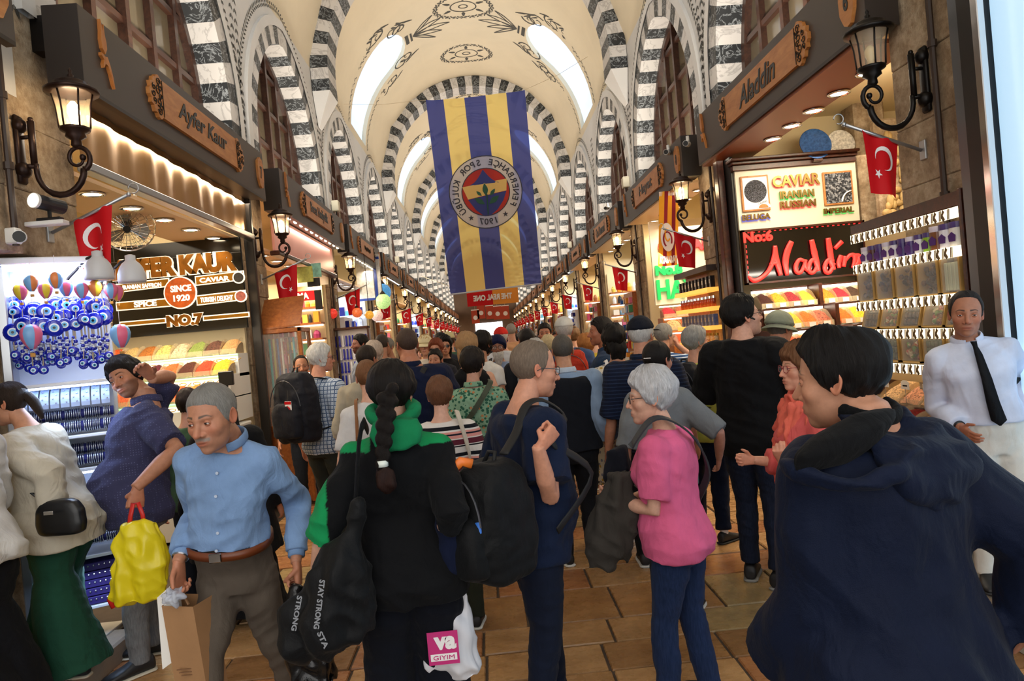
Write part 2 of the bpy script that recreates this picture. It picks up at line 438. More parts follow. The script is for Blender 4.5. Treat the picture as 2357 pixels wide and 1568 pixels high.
# ---- transverse arches of striped marble
NV = 39
def arch_rib(idx, yc):
    ro, ri, y0, y1 = R0-.01, R0-.31, yc-.32, yc+.32
    segs = [(PI*i/NV, PI*(i+1)/NV) for i in range(NV)]
    root = bpy.data.objects.new('trim_%d' % (idx+1), None); COL.objects.link(root); root['kind'] = 'structure'; root.location = (XC, yc, ZC)
    joined = MB()
    def vous(mb, a0, a1):
        vs = []
        for y in (-.32, .32):
            for a in (a0, a1):
                for r in (ri, ro): vs.append((r*math.cos(a), y, r*math.sin(a)))
        mb.add(vs, [(0,1,3,2),(4,6,7,5),(0,2,6,4),(1,5,7,3),(0,4,5,1),(2,3,7,6)])
    for i, (a0, a1) in enumerate(segs):
        m = m_dark if i % 2 == 0 else m_white
        if idx in (1, 2):
            mb = MB(); vous(mb, a0+.002, a1-.002); mb.build('voussoir', m, root)
        else:
            joined.mat(0 if i % 2 == 0 else 1); vous(joined, a0, a1)
    # legs under the springing, ending in a corbel
    for sx in (1, -1):
        for j in range(2):
            mb = MB(); a, b = sorted((sx*ri, sx*ro)); z1, z0 = -.2*j, -.2*(j+1)
            mb.box(a, b, -.32, .32, z0+.002, z1-.002)
            if idx in (1, 2): mb.build('voussoir', m_white if j % 2 == 0 else m_dark, root)
            else: joined.mat(1 if j % 2 == 0 else 0).box(a, b, -.32, .32, z0, z1)
        mb = MB(); a, b = sorted((sx*ri, sx*ro)); c_ = sx*(ro-.02); c0, c1 = sorted((c_, sx*ro))
        mb.add([(a,-.32,-.4),(b,-.32,-.4),(b,.32,-.4),(a,.32,-.4),(c0,-.1,-.95),(c1,-.1,-.95),(c1,.1,-.95),(c0,.1,-.95)],
               [(0,1,2,3),(7,6,5,4),(0,4,5,1),(1,5,6,2),(2,6,7,3),(3,7,4,0)])
        mb.build('corbel', m_wall, root)
    if joined.v: joined.build('voussoirs', [m_dark, m_white], root, kind='stuff')
for i, y in enumerate(ARCH): arch_rib(i, y+.02)
# ---- side walls above the shops, with pointed windows
A_IN, SPR, RISE, RING = 1.56, 4.35, 1.85, .25
def arch_pts(a_off, n=14):                                    # pointed arch outline at offset a_off outside the opening
    r = (A_IN**2+RISE**2)/(2*A_IN); cx = r-A_IN; ro = r+a_off
    ang1 = math.acos((cx)/ro)                                 # from the springing to the apex
    right = [(-cx+ro*math.cos(ang1*i/n), SPR+ro*math.sin(ang1*i/n)) for i in range(n+1)]
    return right                                              # u>=0 half, from springing up to the apex
def full_outline(off, z0=3.9, n=14):
    R = arch_pts(off, n); a = R[0][0]
    Rr = [(a, z0), (a, (z0+SPR)/2)]+R
    return [(-u, z) for u, z in Rr][::1]+[(u, z) for u, z in Rr[::-1]][1:]
ZT = ZC
def wall_side(side):
    X = XL if side == 'L' else XR; ins = 1 if side == 'L' else -1
    wm_ = MB()
    for k in range(NB):
        yc = YB0+BAY*k+2.03-.02; y0, y1 = yc-BAY/2, yc+BAY/2
        out = full_outline(RING-.02); n = len(out); rect = []
        for (u, z) in out:
            cu, cz = 0, 4.3; du, dz = u-cu, z-cz
            s = []
            if abs(du) > 1e-9: s.append((BAY/2)/abs(du))
            if dz > 1e-9: s.append((ZT-cz)/dz)
            s = min(s); pu, pz = cu+du*s, cz+dz*s
            rect.append((pu, max(3.9, pz)))
        rect[0] = (-BAY/2, 3.9); rect[-1] = (BAY/2, 3.9)
        for c_ in ((-BAY/2, ZT), (BAY/2, ZT)):
            i = min(range(n), key=lambda i: abs(rect[i][0]-c_[0])+abs(rect[i][1]-c_[1])); rect[i] = c_
        vs = [(X, yc+u, z) for u, z in out]+[(X, yc+u, z) for u, z in rect]
        fs = [(i, i+1, n+i+1, n+i) for i in range(n-1)]
        wm_.add(vs, fs if side == 'R' else [f[::-1] for f in fs])
    yb = YB0
    nb_ = X-(.5 if side == 'L' else 0); wm_.box(*sorted((nb_, nb_-ins*.35)), -3, YB0-.4, 0, ZT); wm_.box(*sorted((X, X-ins*.02)), YB0-.42, YB0+.02, 3.35, ZT)
    wall = struct('wall_left' if side == 'L' else 'wall_right', wm_, m_wall)
    # painted garlands and raised bands
    for k in range(NB):
        yc = YB0+BAY*k+2.01; near = k < 4
        f = frame(side, (X, yc, 0))
        g = MB(); g.M = f
        band_i, band_o = full_outline(RING-.01), full_outline(RING+.12); n = len(band_i)
        vs = [(u, z, .045) for u, z in band_i]+[(u, z, .045) for u, z in band_o]+[(u, z, 0) for u, z in band_o]
        g.add(vs, [(i, n+i, n+i+1, i+1) for i in range(n-1)]+[(n+i, 2*n+i, 2*n+i+1, n+i+1) for i in range(n-1)])
        g.build('arch_band', m_wall, wall)
        if k < 7:
            p = MB(); p.M = f
            ol = full_outline(RING+.27, 4.0, 40); step = 1
            for i in range(2, len(ol)-2):
                u, z = ol[i]; t = Vector((ol[i+1][0]-ol[i-1][0], ol[i+1][1]-ol[i-1][1], 0)).normalized(); nn = Vector((-t.y, t.x, 0))
                if z < SPR and False: continue
                for e in (1, -1):
                    d = (t*.9+nn*e*.75).normalized(); b = Vector((-d.y, d.x, 0)); c0 = Vector((u, z, .006)); L, w = .085, .016
                    p.add([c0, c0+d*L*.5+b*w, c0+d*L, c0+d*L*.5-b*w], [(0, 3, 2, 1)])
            for e in (-1, 1):                                   # hanging garland beside the arch
                u0 = e*(BAY/2-.07)
                for j in range(20):
                    z = 6.2-.12*j
                    for q in (1, -1):
                        c0 = Vector((u0, z, .006)); d = Vector((q*.55, -.8, 0)).normalized(); b = Vector((-d.y, d.x, 0))
                        p.add([c0, c0+d*.045+b*.016, c0+d*.09, c0+d*.045-b*.016], [(0, 3, 2, 1)])
            p.build('painted_garland', m_paint, wall)
        # the window itself: ring of voussoirs, wooden lattice, panes
        w = bpy.data.objects.new('window_%d' % (k+1+(0 if side == 'L' else NB)), None); COL.objects.link(w); w['kind'] = 'structure'
        w.location = (X, yc, SPR)
        inn, out = [], []
        zs = [3.9+.225*j for j in range(3)]
        inn += [(A_IN, z) for z in zs[:-1]]; out += [(A_IN+RING, z) for z in zs[:-1]]
        NQ = 13
        ip, op = arch_pts(0, NQ), arch_pts(RING, NQ); inn += ip; out += op
        jm = MB(); jm.M = f; ns = len(inn)-1
        for e in (1, -1):
            for i in range(ns):
                mb = jm if not near else MB()
                mb.M = f
                q = [(e*inn[i][0], inn[i][1]), (e*out[i][0], out[i][1]), (e*out[i+1][0], out[i+1][1]), (e*inn[i+1][0], inn[i+1][1])]
                dk = (ns-1-i) % 2 == 1
                if near: mb.prism(q, -.42, .03); mb.build('voussoir', m_dark if dk else m_white, w, world=True)
                else: mb.mat(0 if dk else 1).prism(q, -.42, .03)
        if jm.v: jm.build('voussoirs', [m_dark, m_white], w, world=True, kind='stuff')
        fr = MB(); fr.M = f; us = np.linspace(-A_IN, A_IN, 7); zz = [3.9]+[4.18+.56*j for j in range(5)]
        r = (A_IN**2+RISE**2)/(2*A_IN)
        def top(u): return SPR+math.sqrt(max(0, r*r-(abs(u)+r-A_IN)**2))
        for i, u in enumerate(us[1:-1]): fr.box(u-.035, u+.035, 3.9, top(u), -.36, -.27+(.02 if i == 2 else 0))
        for z in zz[1:]:
            um = A_IN if z <= SPR else max(0, math.sqrt(max(0, r*r-(z-SPR)**2))-(r-A_IN))
            if um > .1: fr.box(-um, um, z-.03, z+.03, -.36, -.28)
        ol = full_outline(0.0); il = full_outline(-.09)
        n = len(ol); fr.add([(u, z, -.26) for u, z in ol]+[(u, z, -.26) for u, z in il]+[(u, z, -.36) for u, z in il],
                            [(i, n+i, n+i+1, i+1) for i in range(n-1)]+[(n+i, 2*n+i, 2*n+i+1, n+i+1) for i in range(n-1)])
        fr.build('window_frame', m_frame, w, world=True)
        jp = MB(); jp.M = f
        for i in range(6):
            for j in range(len(zz)):
                z0 = zz[j]; z1 = zz[j+1] if j+1 < len(zz) else 6.3
                if z0 > max(top(us[i]), top(us[i+1])): continue
                z1 = min(z1, max(top(us[i]), top(us[i+1]))+.02)
                teal = side == 'L' and k == 1 and j <= 1
                mb = MB() if near else jp
                mb.M = f; mb.box(us[i], us[i+1], z0, z1, -.345, -.335)
                if near: mb.build('window_pane', m_teal if (teal and j == 0) else m_pane, w, world=True)
        if jp.v: jp.build('window_panes', m_pane, w, world=True, kind='stuff')
        bk = MB(); bk.M = f; bk.box(-A_IN-.2, A_IN+.2, 3.88, 6.5, -.6, -.5); bk.build('window_backing', M('backing', '#3a3228', .9), w, world=True)
    return wall
WL, WR = wall_side('L'), wall_side('R')
# ---- stone piers between the shops
def pier(side, k):
    X = XL if side == 'L' else XR-.08; ins = 1 if side == 'L' else -1
    yc = YB0+BAY*k; y0, y1 = yc-.42, yc+.36
    if k == 0: y0, y1 = (3.72, 4.62) if side == 'L' else (3.74, 4.42)
    root = bpy.data.objects.new('wall_pier', None); COL.objects.link(root); root['kind'] = 'structure'; root.location = (X, yc, 0)
    zs = [.0, .62, 1.1, 1.62, 2.42, 2.8, 3.2, 3.95]
    for i in range(7):
        d = random.uniform(-.006, .006); bk = .3 if ((side, k) == ('L', 0) and i < 4) or ((side, k) == ('R', 0) and i < 2) else 0
        xs = sorted((X+ins*(d-bk), X-ins*.5))
        b = MB().cbox(xs[0], xs[1], y0, y1, zs[i]+.001, zs[i+1]-.001, .006)
        b.build('stone_block', m_stone, root, world=True)
    if k == 0:
        for z0, z1 in ((3.96, 4.3), (4.3, 5.0), (5.0, 5.7)): MB().cbox(*sorted((X, X-ins*.4)), 3.45, 4.24, z0+.001, z1-.001, .006).build('stone_block', m_stone, root, world=True)
    p = MB(); yy = y0+.22; xx = X+ins*.035                       # dark conduit pipe
    p.tube([(xx, yy, .1 if (side, k) != ('L', 0) else 2.45), (xx, yy, 3.6)], .018, 8)
    for zc_ in ((1.2, 2.3, 3.2) if (side, k) != ('L', 0) else (2.9, 3.3)): p.tube([(xx, yy, zc_-.02), (xx, yy, zc_+.02)], .027, 8)
    p.build('conduit', M('conduit_pipe', '#3a2b22', .5), root, world=True)
for side in 'LR':
    for k in range(NB+1): pier(side, k)
# ---- far end of the hall
e = MB().box(-6, 6.3, YEND+.02, YEND+.4, 0, 10); struct('wall_far', e, M('far_wall', '#5a4433', .8, var=.2, vs=1))
tag(MB().box(-.9, 1.5, YEND-.06, YEND-.02, .4, 3.0).build('shop_window', M('far_shop_light', '#eaf2ff', .4, emit=2.5)),
    'bright white lit shop window closing the far end of the hall', 'shop window')
# ================================================================== shop fronts: sign boxes, lanterns, flags
FXL, FXR, FZ0, FZ1 = -2.30, 2.58, 3.45, 3.95
def outline_plaque(w, h, e):                                   # lobed carved board
    pts = []
    def lob(sx, y): return [(sx*(w/2+e*f), y*g) for f, g in ((0,1.0),(.18,1.16),(.36,1.1),(.46,.92),(.62,.9),(.7,.62),(.9,.55),(.86,.3),(1.0,.16))]
    q = [(x, y*h/2) for x, y in lob(1, 1)]
    right = q+[(x, -y) for x, y in q[::-1]]
    pts = right+[(-x, -y) for x, y in right]
    return pts
def tulip(mb, s=1):
    bud = [(0,.02),(.035,.07),(.04,.13),(.03,.19),(.035,.27),(.012,.21),(-.008,.30),(-.02,.2),(-.04,.13),(-.035,.06)]
    mb.prism([(x*s, y*s) for x, y in bud], .0, .022)
    stem = [(-.01,.0),(.025,.005),(.05,-.05),(.075,-.15),(.08,-.24),(.062,-.2),(.045,-.13),(.02,-.07),(-.02,-.06),(-.05,-.1),(-.055,-.07),(-.03,-.03),(-.065,-.005),(-.06,.02)]
    mb.prism([(x*s, y*s) for x, y in stem], 0, .022)
def curls(mb, w, h, e):
    for sx in (1, -1):
        mb.tube([(sx*(w/2-.01), -h*.48, .031), (sx*(w/2-.01), h*.48, .031)], .003, 5)
        for (fx, fy, r, t, a) in ((.25,.75,.034,1.3,0),(.25,-.75,.034,1.3,3),(.3,.3,.04,1.2,1),(.3,-.3,.04,1.2,4),(.65,.35,.026,1.2,2),(.65,-.35,.026,1.2,5),(.7,0,.03,1.1,3),(.15,0,.028,1.2,0),(.12,.5,.03,1.2,2),(.12,-.5,.03,1.2,2)):
            c = (sx*(w/2+e*fx), fy*h/2)
            pts = [(c[0]+r*(1-.75*i/12)*math.cos(a+t*2*PI*i/12), c[1]+r*(1-.75*i/12)*math.sin(a+t*2*PI*i/12), .031) for i in range(13)]
            mb.tube(pts, .004, 4)
badge_poly = [(0,.17),(.03,.15),(.055,.155),(.085,.1),(.095,.02),(.08,-.08),(.04,-.16),(0,-.17),(-.04,-.15),(-.085,-.07),(-.09,.03),(-.075,.12),(-.03,.15)]
NAMES = {('L',0):'Ayfer Kaur',('L',1):'Borsa Hediyelik',('R',0):'Aladdin',('R',1):'Hayat',('R',2):'Can Diamond'}
NUMS = {('L',-1):'5',('L',0):'7',('R',0):'6',('R',1):'8'}
m_led = M('led_strip', '#ffffff', .4, emit=9, ecol='#ffe9c4')
m_ledc = M('led_strip_cool', '#ffffff', .4, emit=9, ecol='#e8f2ff')
ORD = ['first','second','third','fourth','fifth','sixth','seventh','eighth','ninth','tenth','eleventh','twelfth','thirteenth','fourteenth','fifteenth','sixteenth']
def sign_box(side, k):
    y0 = YB0+BAY*k+.16; y1 = y0+3.42+(.2 if k > 0 else 0)
    X = FXL if side == 'L' else FXR; sgn = 1 if side == 'L' else -1
    L = y1-y0; yc = (y0+y1)/2; nm = NAMES.get((side, k))
    side_w = 'left' if side == 'L' else 'right'
    if k < 0: lab = 'dark sign box with wooden number 5 badge at the top left corner'
    elif nm: lab = 'dark sign box with carved wooden board lettered "%s"' % nm.lower()
    else: lab = 'dark sign box with small wooden name board, %s along the %s row of shops' % (ORD[k], side_w)
    t = thing('shop_sign', lab, 'sign', (X, yc, FZ0), group='sign boxes over the shop fronts')
    f = frame(side, (X, yc, (FZ0+FZ1)/2)); hw = L/2
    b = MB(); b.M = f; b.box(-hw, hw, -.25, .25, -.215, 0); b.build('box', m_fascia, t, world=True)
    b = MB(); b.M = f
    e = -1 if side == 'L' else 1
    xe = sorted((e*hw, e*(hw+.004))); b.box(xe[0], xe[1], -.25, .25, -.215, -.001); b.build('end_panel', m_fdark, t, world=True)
    b = MB(); b.M = f; b.box(-hw, hw, -.275, -.25, -.05, .0); b.build('light_rail', M('rail', '#2a211b', .35, .3), t, world=True)
    dk = .322 if side == 'L' else .242
    for a in (-hw+.05, hw-.15): b = MB(); b.M = f; b.box(a, a+.1, .0, .22, -dk, -.212); b.build('wall_bracket', m_iron, t, world=True)
    if k >= 1:
        b = MB(); b.M = f
        n = 12
        for i in range(n):
            u = -hw+.25+(L-.5)*i/(n-1); b.ball((u, -.262, -.075), (.05, .02, .02), 8, 4)
        b.build('led_spots', m_led if k % 3 else m_ledc, t, world=True)
    if k >= 0:
        b = MB(); b.M = f @ Matrix.Translation((-hw+.24, .02, 0)) @ Matrix.Rotation(.1, 4, 'Z'); tulip(b, .78); b.build('tulip_ornament', m_plaq2, t, world=True)
        w, h, ee = 1.55, .29, .19
        b = MB(); b.M = f @ Matrix.Translation((.05 if k == 0 else .0, .01, 0)); b.prism(outline_plaque(w, h, ee), 0, .028)
        pq = b.build('name_board', m_plaq, t, world=True)
        if k < 6:
            b = MB(); b.M = f @ Matrix.Translation((.05 if k == 0 else .0, .01, 0)); curls(b, w, h, ee); b.build('carving', m_black, pq, world=True)
        if nm: text(pq, nm, f @ Matrix.Translation((.05 if k == 0 else 0, .01, .03)), m_black, .2, .003, fit=(1.02 if len(nm) > 7 else .8, .19), shear=.3 if k == 0 else .05, bold=.004)
        elif k < 8:
            b = MB(); b.M = f @ Matrix.Translation((0, .01, 0))
            b.tube([(-.35+.7*i/24, .05*math.sin(i*1.9+k), .031) for i in range(25)], .006, 4); b.build('lettering', m_black, pq, world=True)
    b = MB(); b.M = f @ Matrix.Translation((hw-.17, 0, 0)); b.prism(badge_poly if k >= 0 else [(x*1.3, y*1.15) for x, y in badge_poly], 0, .025)
    bd = b.build('number_badge', m_plaq, t, world=True)
    if (side, k) in NUMS: text(bd, NUMS[(side, k)], f @ Matrix.Translation((hw-.17, 0, .026)), m_black, .2, .003, fit=(.055 if k >= 0 else .08, .13 if k >= 0 else .16), bold=.006)
    return t
for k in range(NB):
    sign_box('L', k); sign_box('R', k)
sign_box('L', -1)
# ---- lanterns
def lantern(side, dark=False):
    s = 1 if side == 'L' else -1                              # wall on the -s side; origin at the wall plate centre
    t = thing('wall_lantern', 'lantern', 'lantern')
    mt = m_iron if dark else m_bronze
    x = .34*s
    b = MB(); b.cbox(*sorted((0, s*.03)), -.035, .035, -.2, .2, .01); b.ball((s*.02, 0, .14), .045, 8, 6); b.ball((s*.02, 0, -.12), .05, 8, 6); b.build('wall_plate', mt, t, True)
    b = MB()
    b.tube([(0,0,.07),(s*.09,0,.07)], .012, 6); b.tube([(s*.09,0,.16),(s*.09,0,-.1)], [.02,.018], 8); b.ball((s*.09,0,.17), .017, 6, 4)
    b.tube([(0,0,-.1),(s*.11,0,-.1)], .016, 6)
    pts = [(s*(.10+.0), 0, -.09)]+[(s*(.235-.135*math.cos(a)), 0, -.13-.15*math.sin(a)) for a in np.linspace(.1, PI*.98, 12)]
    b.tube(pts, [.016]*5+[.019]*8, 8)
    c0 = (s*.34, -.075)
    pts = [(s*(.34+.075*(1-.62*q/22)*math.cos(-.9+q*.33)-.0), 0, -.075+.08*(1-.62*q/22)*math.sin(-.9+q*.33)) for q in range(23)]
    b.tube([(s*.37, 0, -.14)]+pts, [.018]+[.016-.0004*i for i in range(23)], 8); b.ball(pts[-1], .02, 6, 5)
    b.build('scroll_arm', mt, t, True)
    b = MB(); b.lathe([(.012,-.02),(.03,.0),(.026,.03),(.055,.05),(.05,.07),(.078,.085),(.082,.1),(.0,.101)], (x,0,.0), 14); b.build('lamp_base', mt, t, True)
    g = MB(); g.lathe([(.075,.1),(.08,.16),(.085,.22),(.1,.29),(.108,.305)], (x,0,0), 12); g.f = [q for q in g.f if len(q) == 4]; g.m = [0]*len(g.f)
    g.build('lamp_glass', m_lglass, t, True)
    b = MB()
    for i in range(6):
        a = 2*PI*i/6+.3
        b.tube([(x+r*math.cos(a), r*math.sin(a), h) for r, h in ((.08,.1),(.084,.17),(.089,.23),(.105,.3))], .0055, 5)
    b.build('ribs', mt, t, True)
    b = MB(); b.lathe([(.0,.30),(.10,.30),(.142,.305),(.145,.318),(.125,.33),(.1,.345),(.096,.36),(.07,.375),(.03,.385),(.014,.395),(.018,.41),(.008,.42),(.012,.435),(.002,.455)], (x,0,0), 16); b.build('cap', mt, t, True)
    b = MB(); b.lathe([(.018,.1),(.02,.15),(.034,.19),(.03,.23),(.012,.255),(.001,.26)] if not dark else [(.016,.1),(.018,.14),(.03,.17),(.033,.2),(.02,.225),(.001,.235)], (x,0,0), 10)
    b.build('bulb', m_bulb_off if dark else m_bulb, t, True)
    return t
lp = {}
for side in 'LR':
    X = XL if side == 'L' else XR-.08; s = 1 if side == 'L' else -1; w = 'left' if side == 'L' else 'right'
    for k in range(NB):
        y = YB0+BAY*k-.02; z = 3.03
        if k == 0:
            o = lantern(side, side == 'R')
            o['label'] = 'lit bronze lantern on the stone pier above the souvenir display' if side == 'L' else 'unlit black lantern beside the bright doorway'
        else:
            if side not in lp: lp[side] = o = lantern(side)
            else: o = dup(lp[side])
            o['label'] = 'lit lantern on the %s stone pier of the %s row of shops' % (ORD[k], w)
        o['group'] = 'lanterns on the piers'; o.location = (X, y, z)
        if k < 6 and not (k == 0 and side == 'R'): lamp('lantern_light', 'POINT', (X+.34*s, y, z+.2), 7, (1, .8, .52), .05)
# ---- red flags on poles
m_red = M('flag_red', '#c8141c', .6, spec=.2); m_wht = M('flag_white', '#f2eeee', .6); m_alu = M('pole_aluminium', '#b9bcc0', .3, .8)
def cres(c, R):
    p = [(c[0]+R*math.cos(a), c[1]+R*math.sin(a)) for a in np.linspace(.62, 2*PI-.62, 22)]
    q = [(c[0]+R*.22+R*.8*math.cos(a), c[1]+R*.8*math.sin(a)) for a in np.linspace(2*PI-.72, .72, 20)]
    return p+q
def star(c, R, rot=0): return [(c[0]+(R if i % 2 == 0 else R*.4)*math.cos(rot+PI*i/5), c[1]+(R if i % 2 == 0 else R*.4)*math.sin(rot+PI*i/5)) for i in range(10)]
def flag(side, w, h, seed, flip=False):
    # origin at the pole foot on the pier; the cloth hangs from the pole and faces along the hall
    s = 1 if side == 'L' else -1; rnd = random.Random(seed)
    t = thing('wall_flag', 'flag', 'flag'); ph = rnd.uniform(0, 6)
    L = w+.28; rise = .32
    P = lambda q: Vector((s*(.02+q*.95), -.15*q, q*rise))
    b = MB(); b.tube([P(0), P(L)], .011, 8); b.build('pole', m_alu, t, True)
    b = MB(); b.tube([P(L)+Vector((s*.03,0,.035))+Vector((.03*math.cos(a), 0, .03*math.sin(a))) for a in np.linspace(-2, 3.2, 16)], .004, 5); b.ball(P(L), .016, 6, 4); b.build('finial', m_alu, t, True)
    b = MB(); b.cbox(*sorted((0, s*.015)), -.03, .03, -.06, .06, .004); b.build('bracket', m_alu, t)
    def cl(u, v):                                              # u 0..1 from the pier outward, v 0..1 down
        p = P(.16+u*w); nar = 1-.25*v
        cx = P(.16+w*.5); q = p+(cx-p)*(1-nar)*Vector((1,1,0)).x
        q = Vector((cx.x+(p.x-cx.x)*nar, p.y, p.z+(cx.z-p.z)*v*.6-h*v))
        q.y += .022*math.sin(u*5+ph+v*1.5)*(v**.6)+.012*math.sin(9*u+ph*2)
        return q
    nu, nv = 14, 12
    b = MB(); b.add([cl(i/nu, j/nv) for i in range(nu+1) for j in range(nv+1)], [(i*(nv+1)+j, (i+1)*(nv+1)+j, (i+1)*(nv+1)+j+1, i*(nv+1)+j+1) for i in range(nu) for j in range(nv)])
    b.build('cloth', m_red, t, True)
    uu = (lambda a: a) if side == 'L' else (lambda a: a)
    def emb(name, polys):
        b = MB()
        for poly in polys:
            for off in (-.003, .003):
                vs = []
                for (a, c) in poly: q = cl(min(1, max(0, a)), min(1, max(0, c))); vs.append(q+Vector((0, off, 0)))
                if name == 'crescent':
                    n = len(vs); m = 22; fs = []
                    for i in range(m-1): fs.append((i, i+1, n-1-min(19, round((i+1)*19/21)), n-1-min(19, round(i*19/21))))
                    b.add(vs, [tuple(dict.fromkeys(x)) for x in fs if len(set(x)) > 2])
                else:
                    c = sum(vs, Vector())/len(vs); b.add(vs+[c], [(i, (i+1) % 10, 10) for i in range(10)])
        b.build(name, m_wht, t)
    ar = w/h*1.05
    k1, k2 = (1, 1/ar*1.0)
    cp = [(.45+x*.30/ .30*.27, .38+y*.30*ar*.85/.27*.27/.30) for x, y in cres((0,0), 1)]
    cp = [(.44+.27*x, .38+.27*ar*y) for x, y in cres((0, 0), 1)]
    # the crescent opens towards the star below
    rot = .75
    cp = [(.44+(x-.44)*math.cos(rot)-(y-.38)/ar*math.sin(rot), .38+((x-.44)*math.sin(rot)+(y-.38)/ar*math.cos(rot))*ar) for x, y in cp]
    emb('crescent', [cp]); emb('star', [[(x, y) for x, y in [(.68+.11*a, .66+.11*ar*c) for a, c in star((0,0), 1, .4)]]])
    return t
fp = {}
for side in 'LR':
    X = XL if side == 'L' else XR-.08; w = 'left' if side == 'L' else 'right'
    for k in range(NB):
        if k < 3 or (side, k % 3) not in fp:
            o = flag(side, .27 if k == 0 else .30, .36 if k == 0 else .40, k*7+(side == 'R')); fp[(side, k % 3)] = o
        else: o = dup(fp[(side, k % 3)])
        o['label'] = {('L',0):'red crescent and star flag hanging beside the white spotlight on the pier',('R',0):'red crescent flag beside the unlit black lantern'}.get((side,k), 'red crescent and star flag on the %s pier of the %s row of shops' % (ORD[k], w))
        o['group'] = 'red flags along the piers'; o.location = (X, YB0+BAY*k+.13, 2.63 if k else (2.62 if side == 'L' else 2.66))
        if (side, k) == ('L', 0): o.location = (X, 4.3, 2.58)
        if (side, k) == ('R', 0): o.location = (X, 4.16, 2.62); 
# ================================================================== shop shells and their lamps
m_cream = plaster('shop_cream', '#e2cfa6', .03); m_soff = M('soffit_cream', '#d9b78e', .5)
m_sofo = M('soffit_brown', '#8a4a2a', .4); m_dwood = wood('dark_wood', '#2e150c', '#52281a', 3, .3, (1,1,1)); m_owood = wood('orange_wood', '#8c4a1c', '#b56a30', 3, .35, (1,1,1))
m_down = M('downlight', '#ffffff', .4, emit=24, ecol='#ffe6bf'); m_chrome = M('chrome', '#d8d8da', .12, 1); m_brass = M('brass_panel', '#b48a5a', .3, .85, var=.12, vs=2, stretch=(1,.3,1))
m_whitep = M('white_paint', '#e9e7e2', .4); m_pink = M('pink_panel', '#d8958c', .4)
def shell(side, k):
    s = 1 if side == 'L' else -1; y0, y1 = YB0+BAY*k+.34, YB0+BAY*(k+1)-.50
    if k == 0: y0 = 4.62 if side == 'L' else 4.42
    X = XL if side == 'L' else XR-.08
    depth = 2.2; xb = X-s*depth
    b = MB()
    b.box(*sorted((xb, xb-s*.08)), y0, y1, 0, 3.86)                       # back wall
    b.box(*sorted((X-s*.03, xb)), y1, y1+.06, 0, 3.86)                    # far wall, faces the camera
    b.box(*sorted((X-s*(.40 if k == 0 else .03), xb)), y0-.06, y0, 0, 3.86)
    b.box(*sorted((X-s*.05, xb)), y0, y1, 3.86, 3.88)
    w = b.build('wall_shop', m_cream, None, kind='structure')
    zc = 3.02 if side == 'L' else 3.40
    if (side, k) not in (('R', 4), ('L', 5)):
        c = MB(); xs = sorted((X-s*.02, X-s*.62)) if side == 'L' else (2.6, 3.05); c.box(xs[0], xs[1], y0, y1, zc, zc+.03)
        c.build('soffit', m_sofo if (side, k) == ('R', 0) else m_soff, w)
    if k < 3:
        xd = -2.80 if side == 'L' else 2.98
        for i in range(5):
            y = (5.15+.56*i if k == 0 else y0+.5+.62*i) if side == 'L' else (4.95+.42*i if k == 0 else y0+.5+.6*i)
            t = dup(DL) if 'DL' in globals() else None
            if t is None:
                t = thing('downlight', 'd', 'lamp'); b = MB(); b.lathe([(.085,0),(.09,-.012),(.07,-.016),(.065,-.006)], n=18); b.build('rim', m_chrome, t, True)
                b = MB(); b.lathe([(.001,-.007),(.064,-.0075),(.064,-.004),(.001,-.004)], n=16); b.build('lens', m_down, t); globals()['DL'] = t
            t.location = (xd, y, zc); t['group'] = 'recessed downlights over the shop fronts'
            t['label'] = 'round recessed downlight in the %s soffit, %s from the near end' % ({('L',0):'cream left',('R',0):'brown right',('L',1):'second left',('R',1):'second right',('L',2):'third left',('R',2):'third right'}[(side,k)], ORD[i])
            if k < 2: lamp('downlight_beam', 'SPOT', (xd, y, zc-.03), 26 if k == 0 else 22, (1, .86, .66), .06, rot=(0, 0, 0), spot=2.2, blend=.7)
    cool = (side, k) in (('L', 2), ('R', 2), ('R', 4), ('L', 5))
    lamp('shop_light', 'AREA', (X-s*1.0, (y0+y1)/2, (zc if zc < 3.2 else 3.3)-.06 if k else 3.3), 30 if k == 0 else 55 if k < 3 else 60, (.86, .93, 1) if cool else (1, .84, .62), 1.6, 2.6, (0, 0, 0))
    lamp('front_light', 'AREA', (X+s*.12, (y0+y1)/2, 3.40), 14, (1, .88, .7), .12, 3.0, (0, 0, 0))
    return w
SHELL = {}
lamp('cove_light', 'AREA', (3.6, 5.9, 3.5), 9, (1, .86, .62), 1.0, .3, (math.radians(75), 0, 0))  # added lamp without a fixture, brightens the plates on the cornice
for side in 'LR':
    for k in range(NB): SHELL[(side, k)] = shell(side, k)
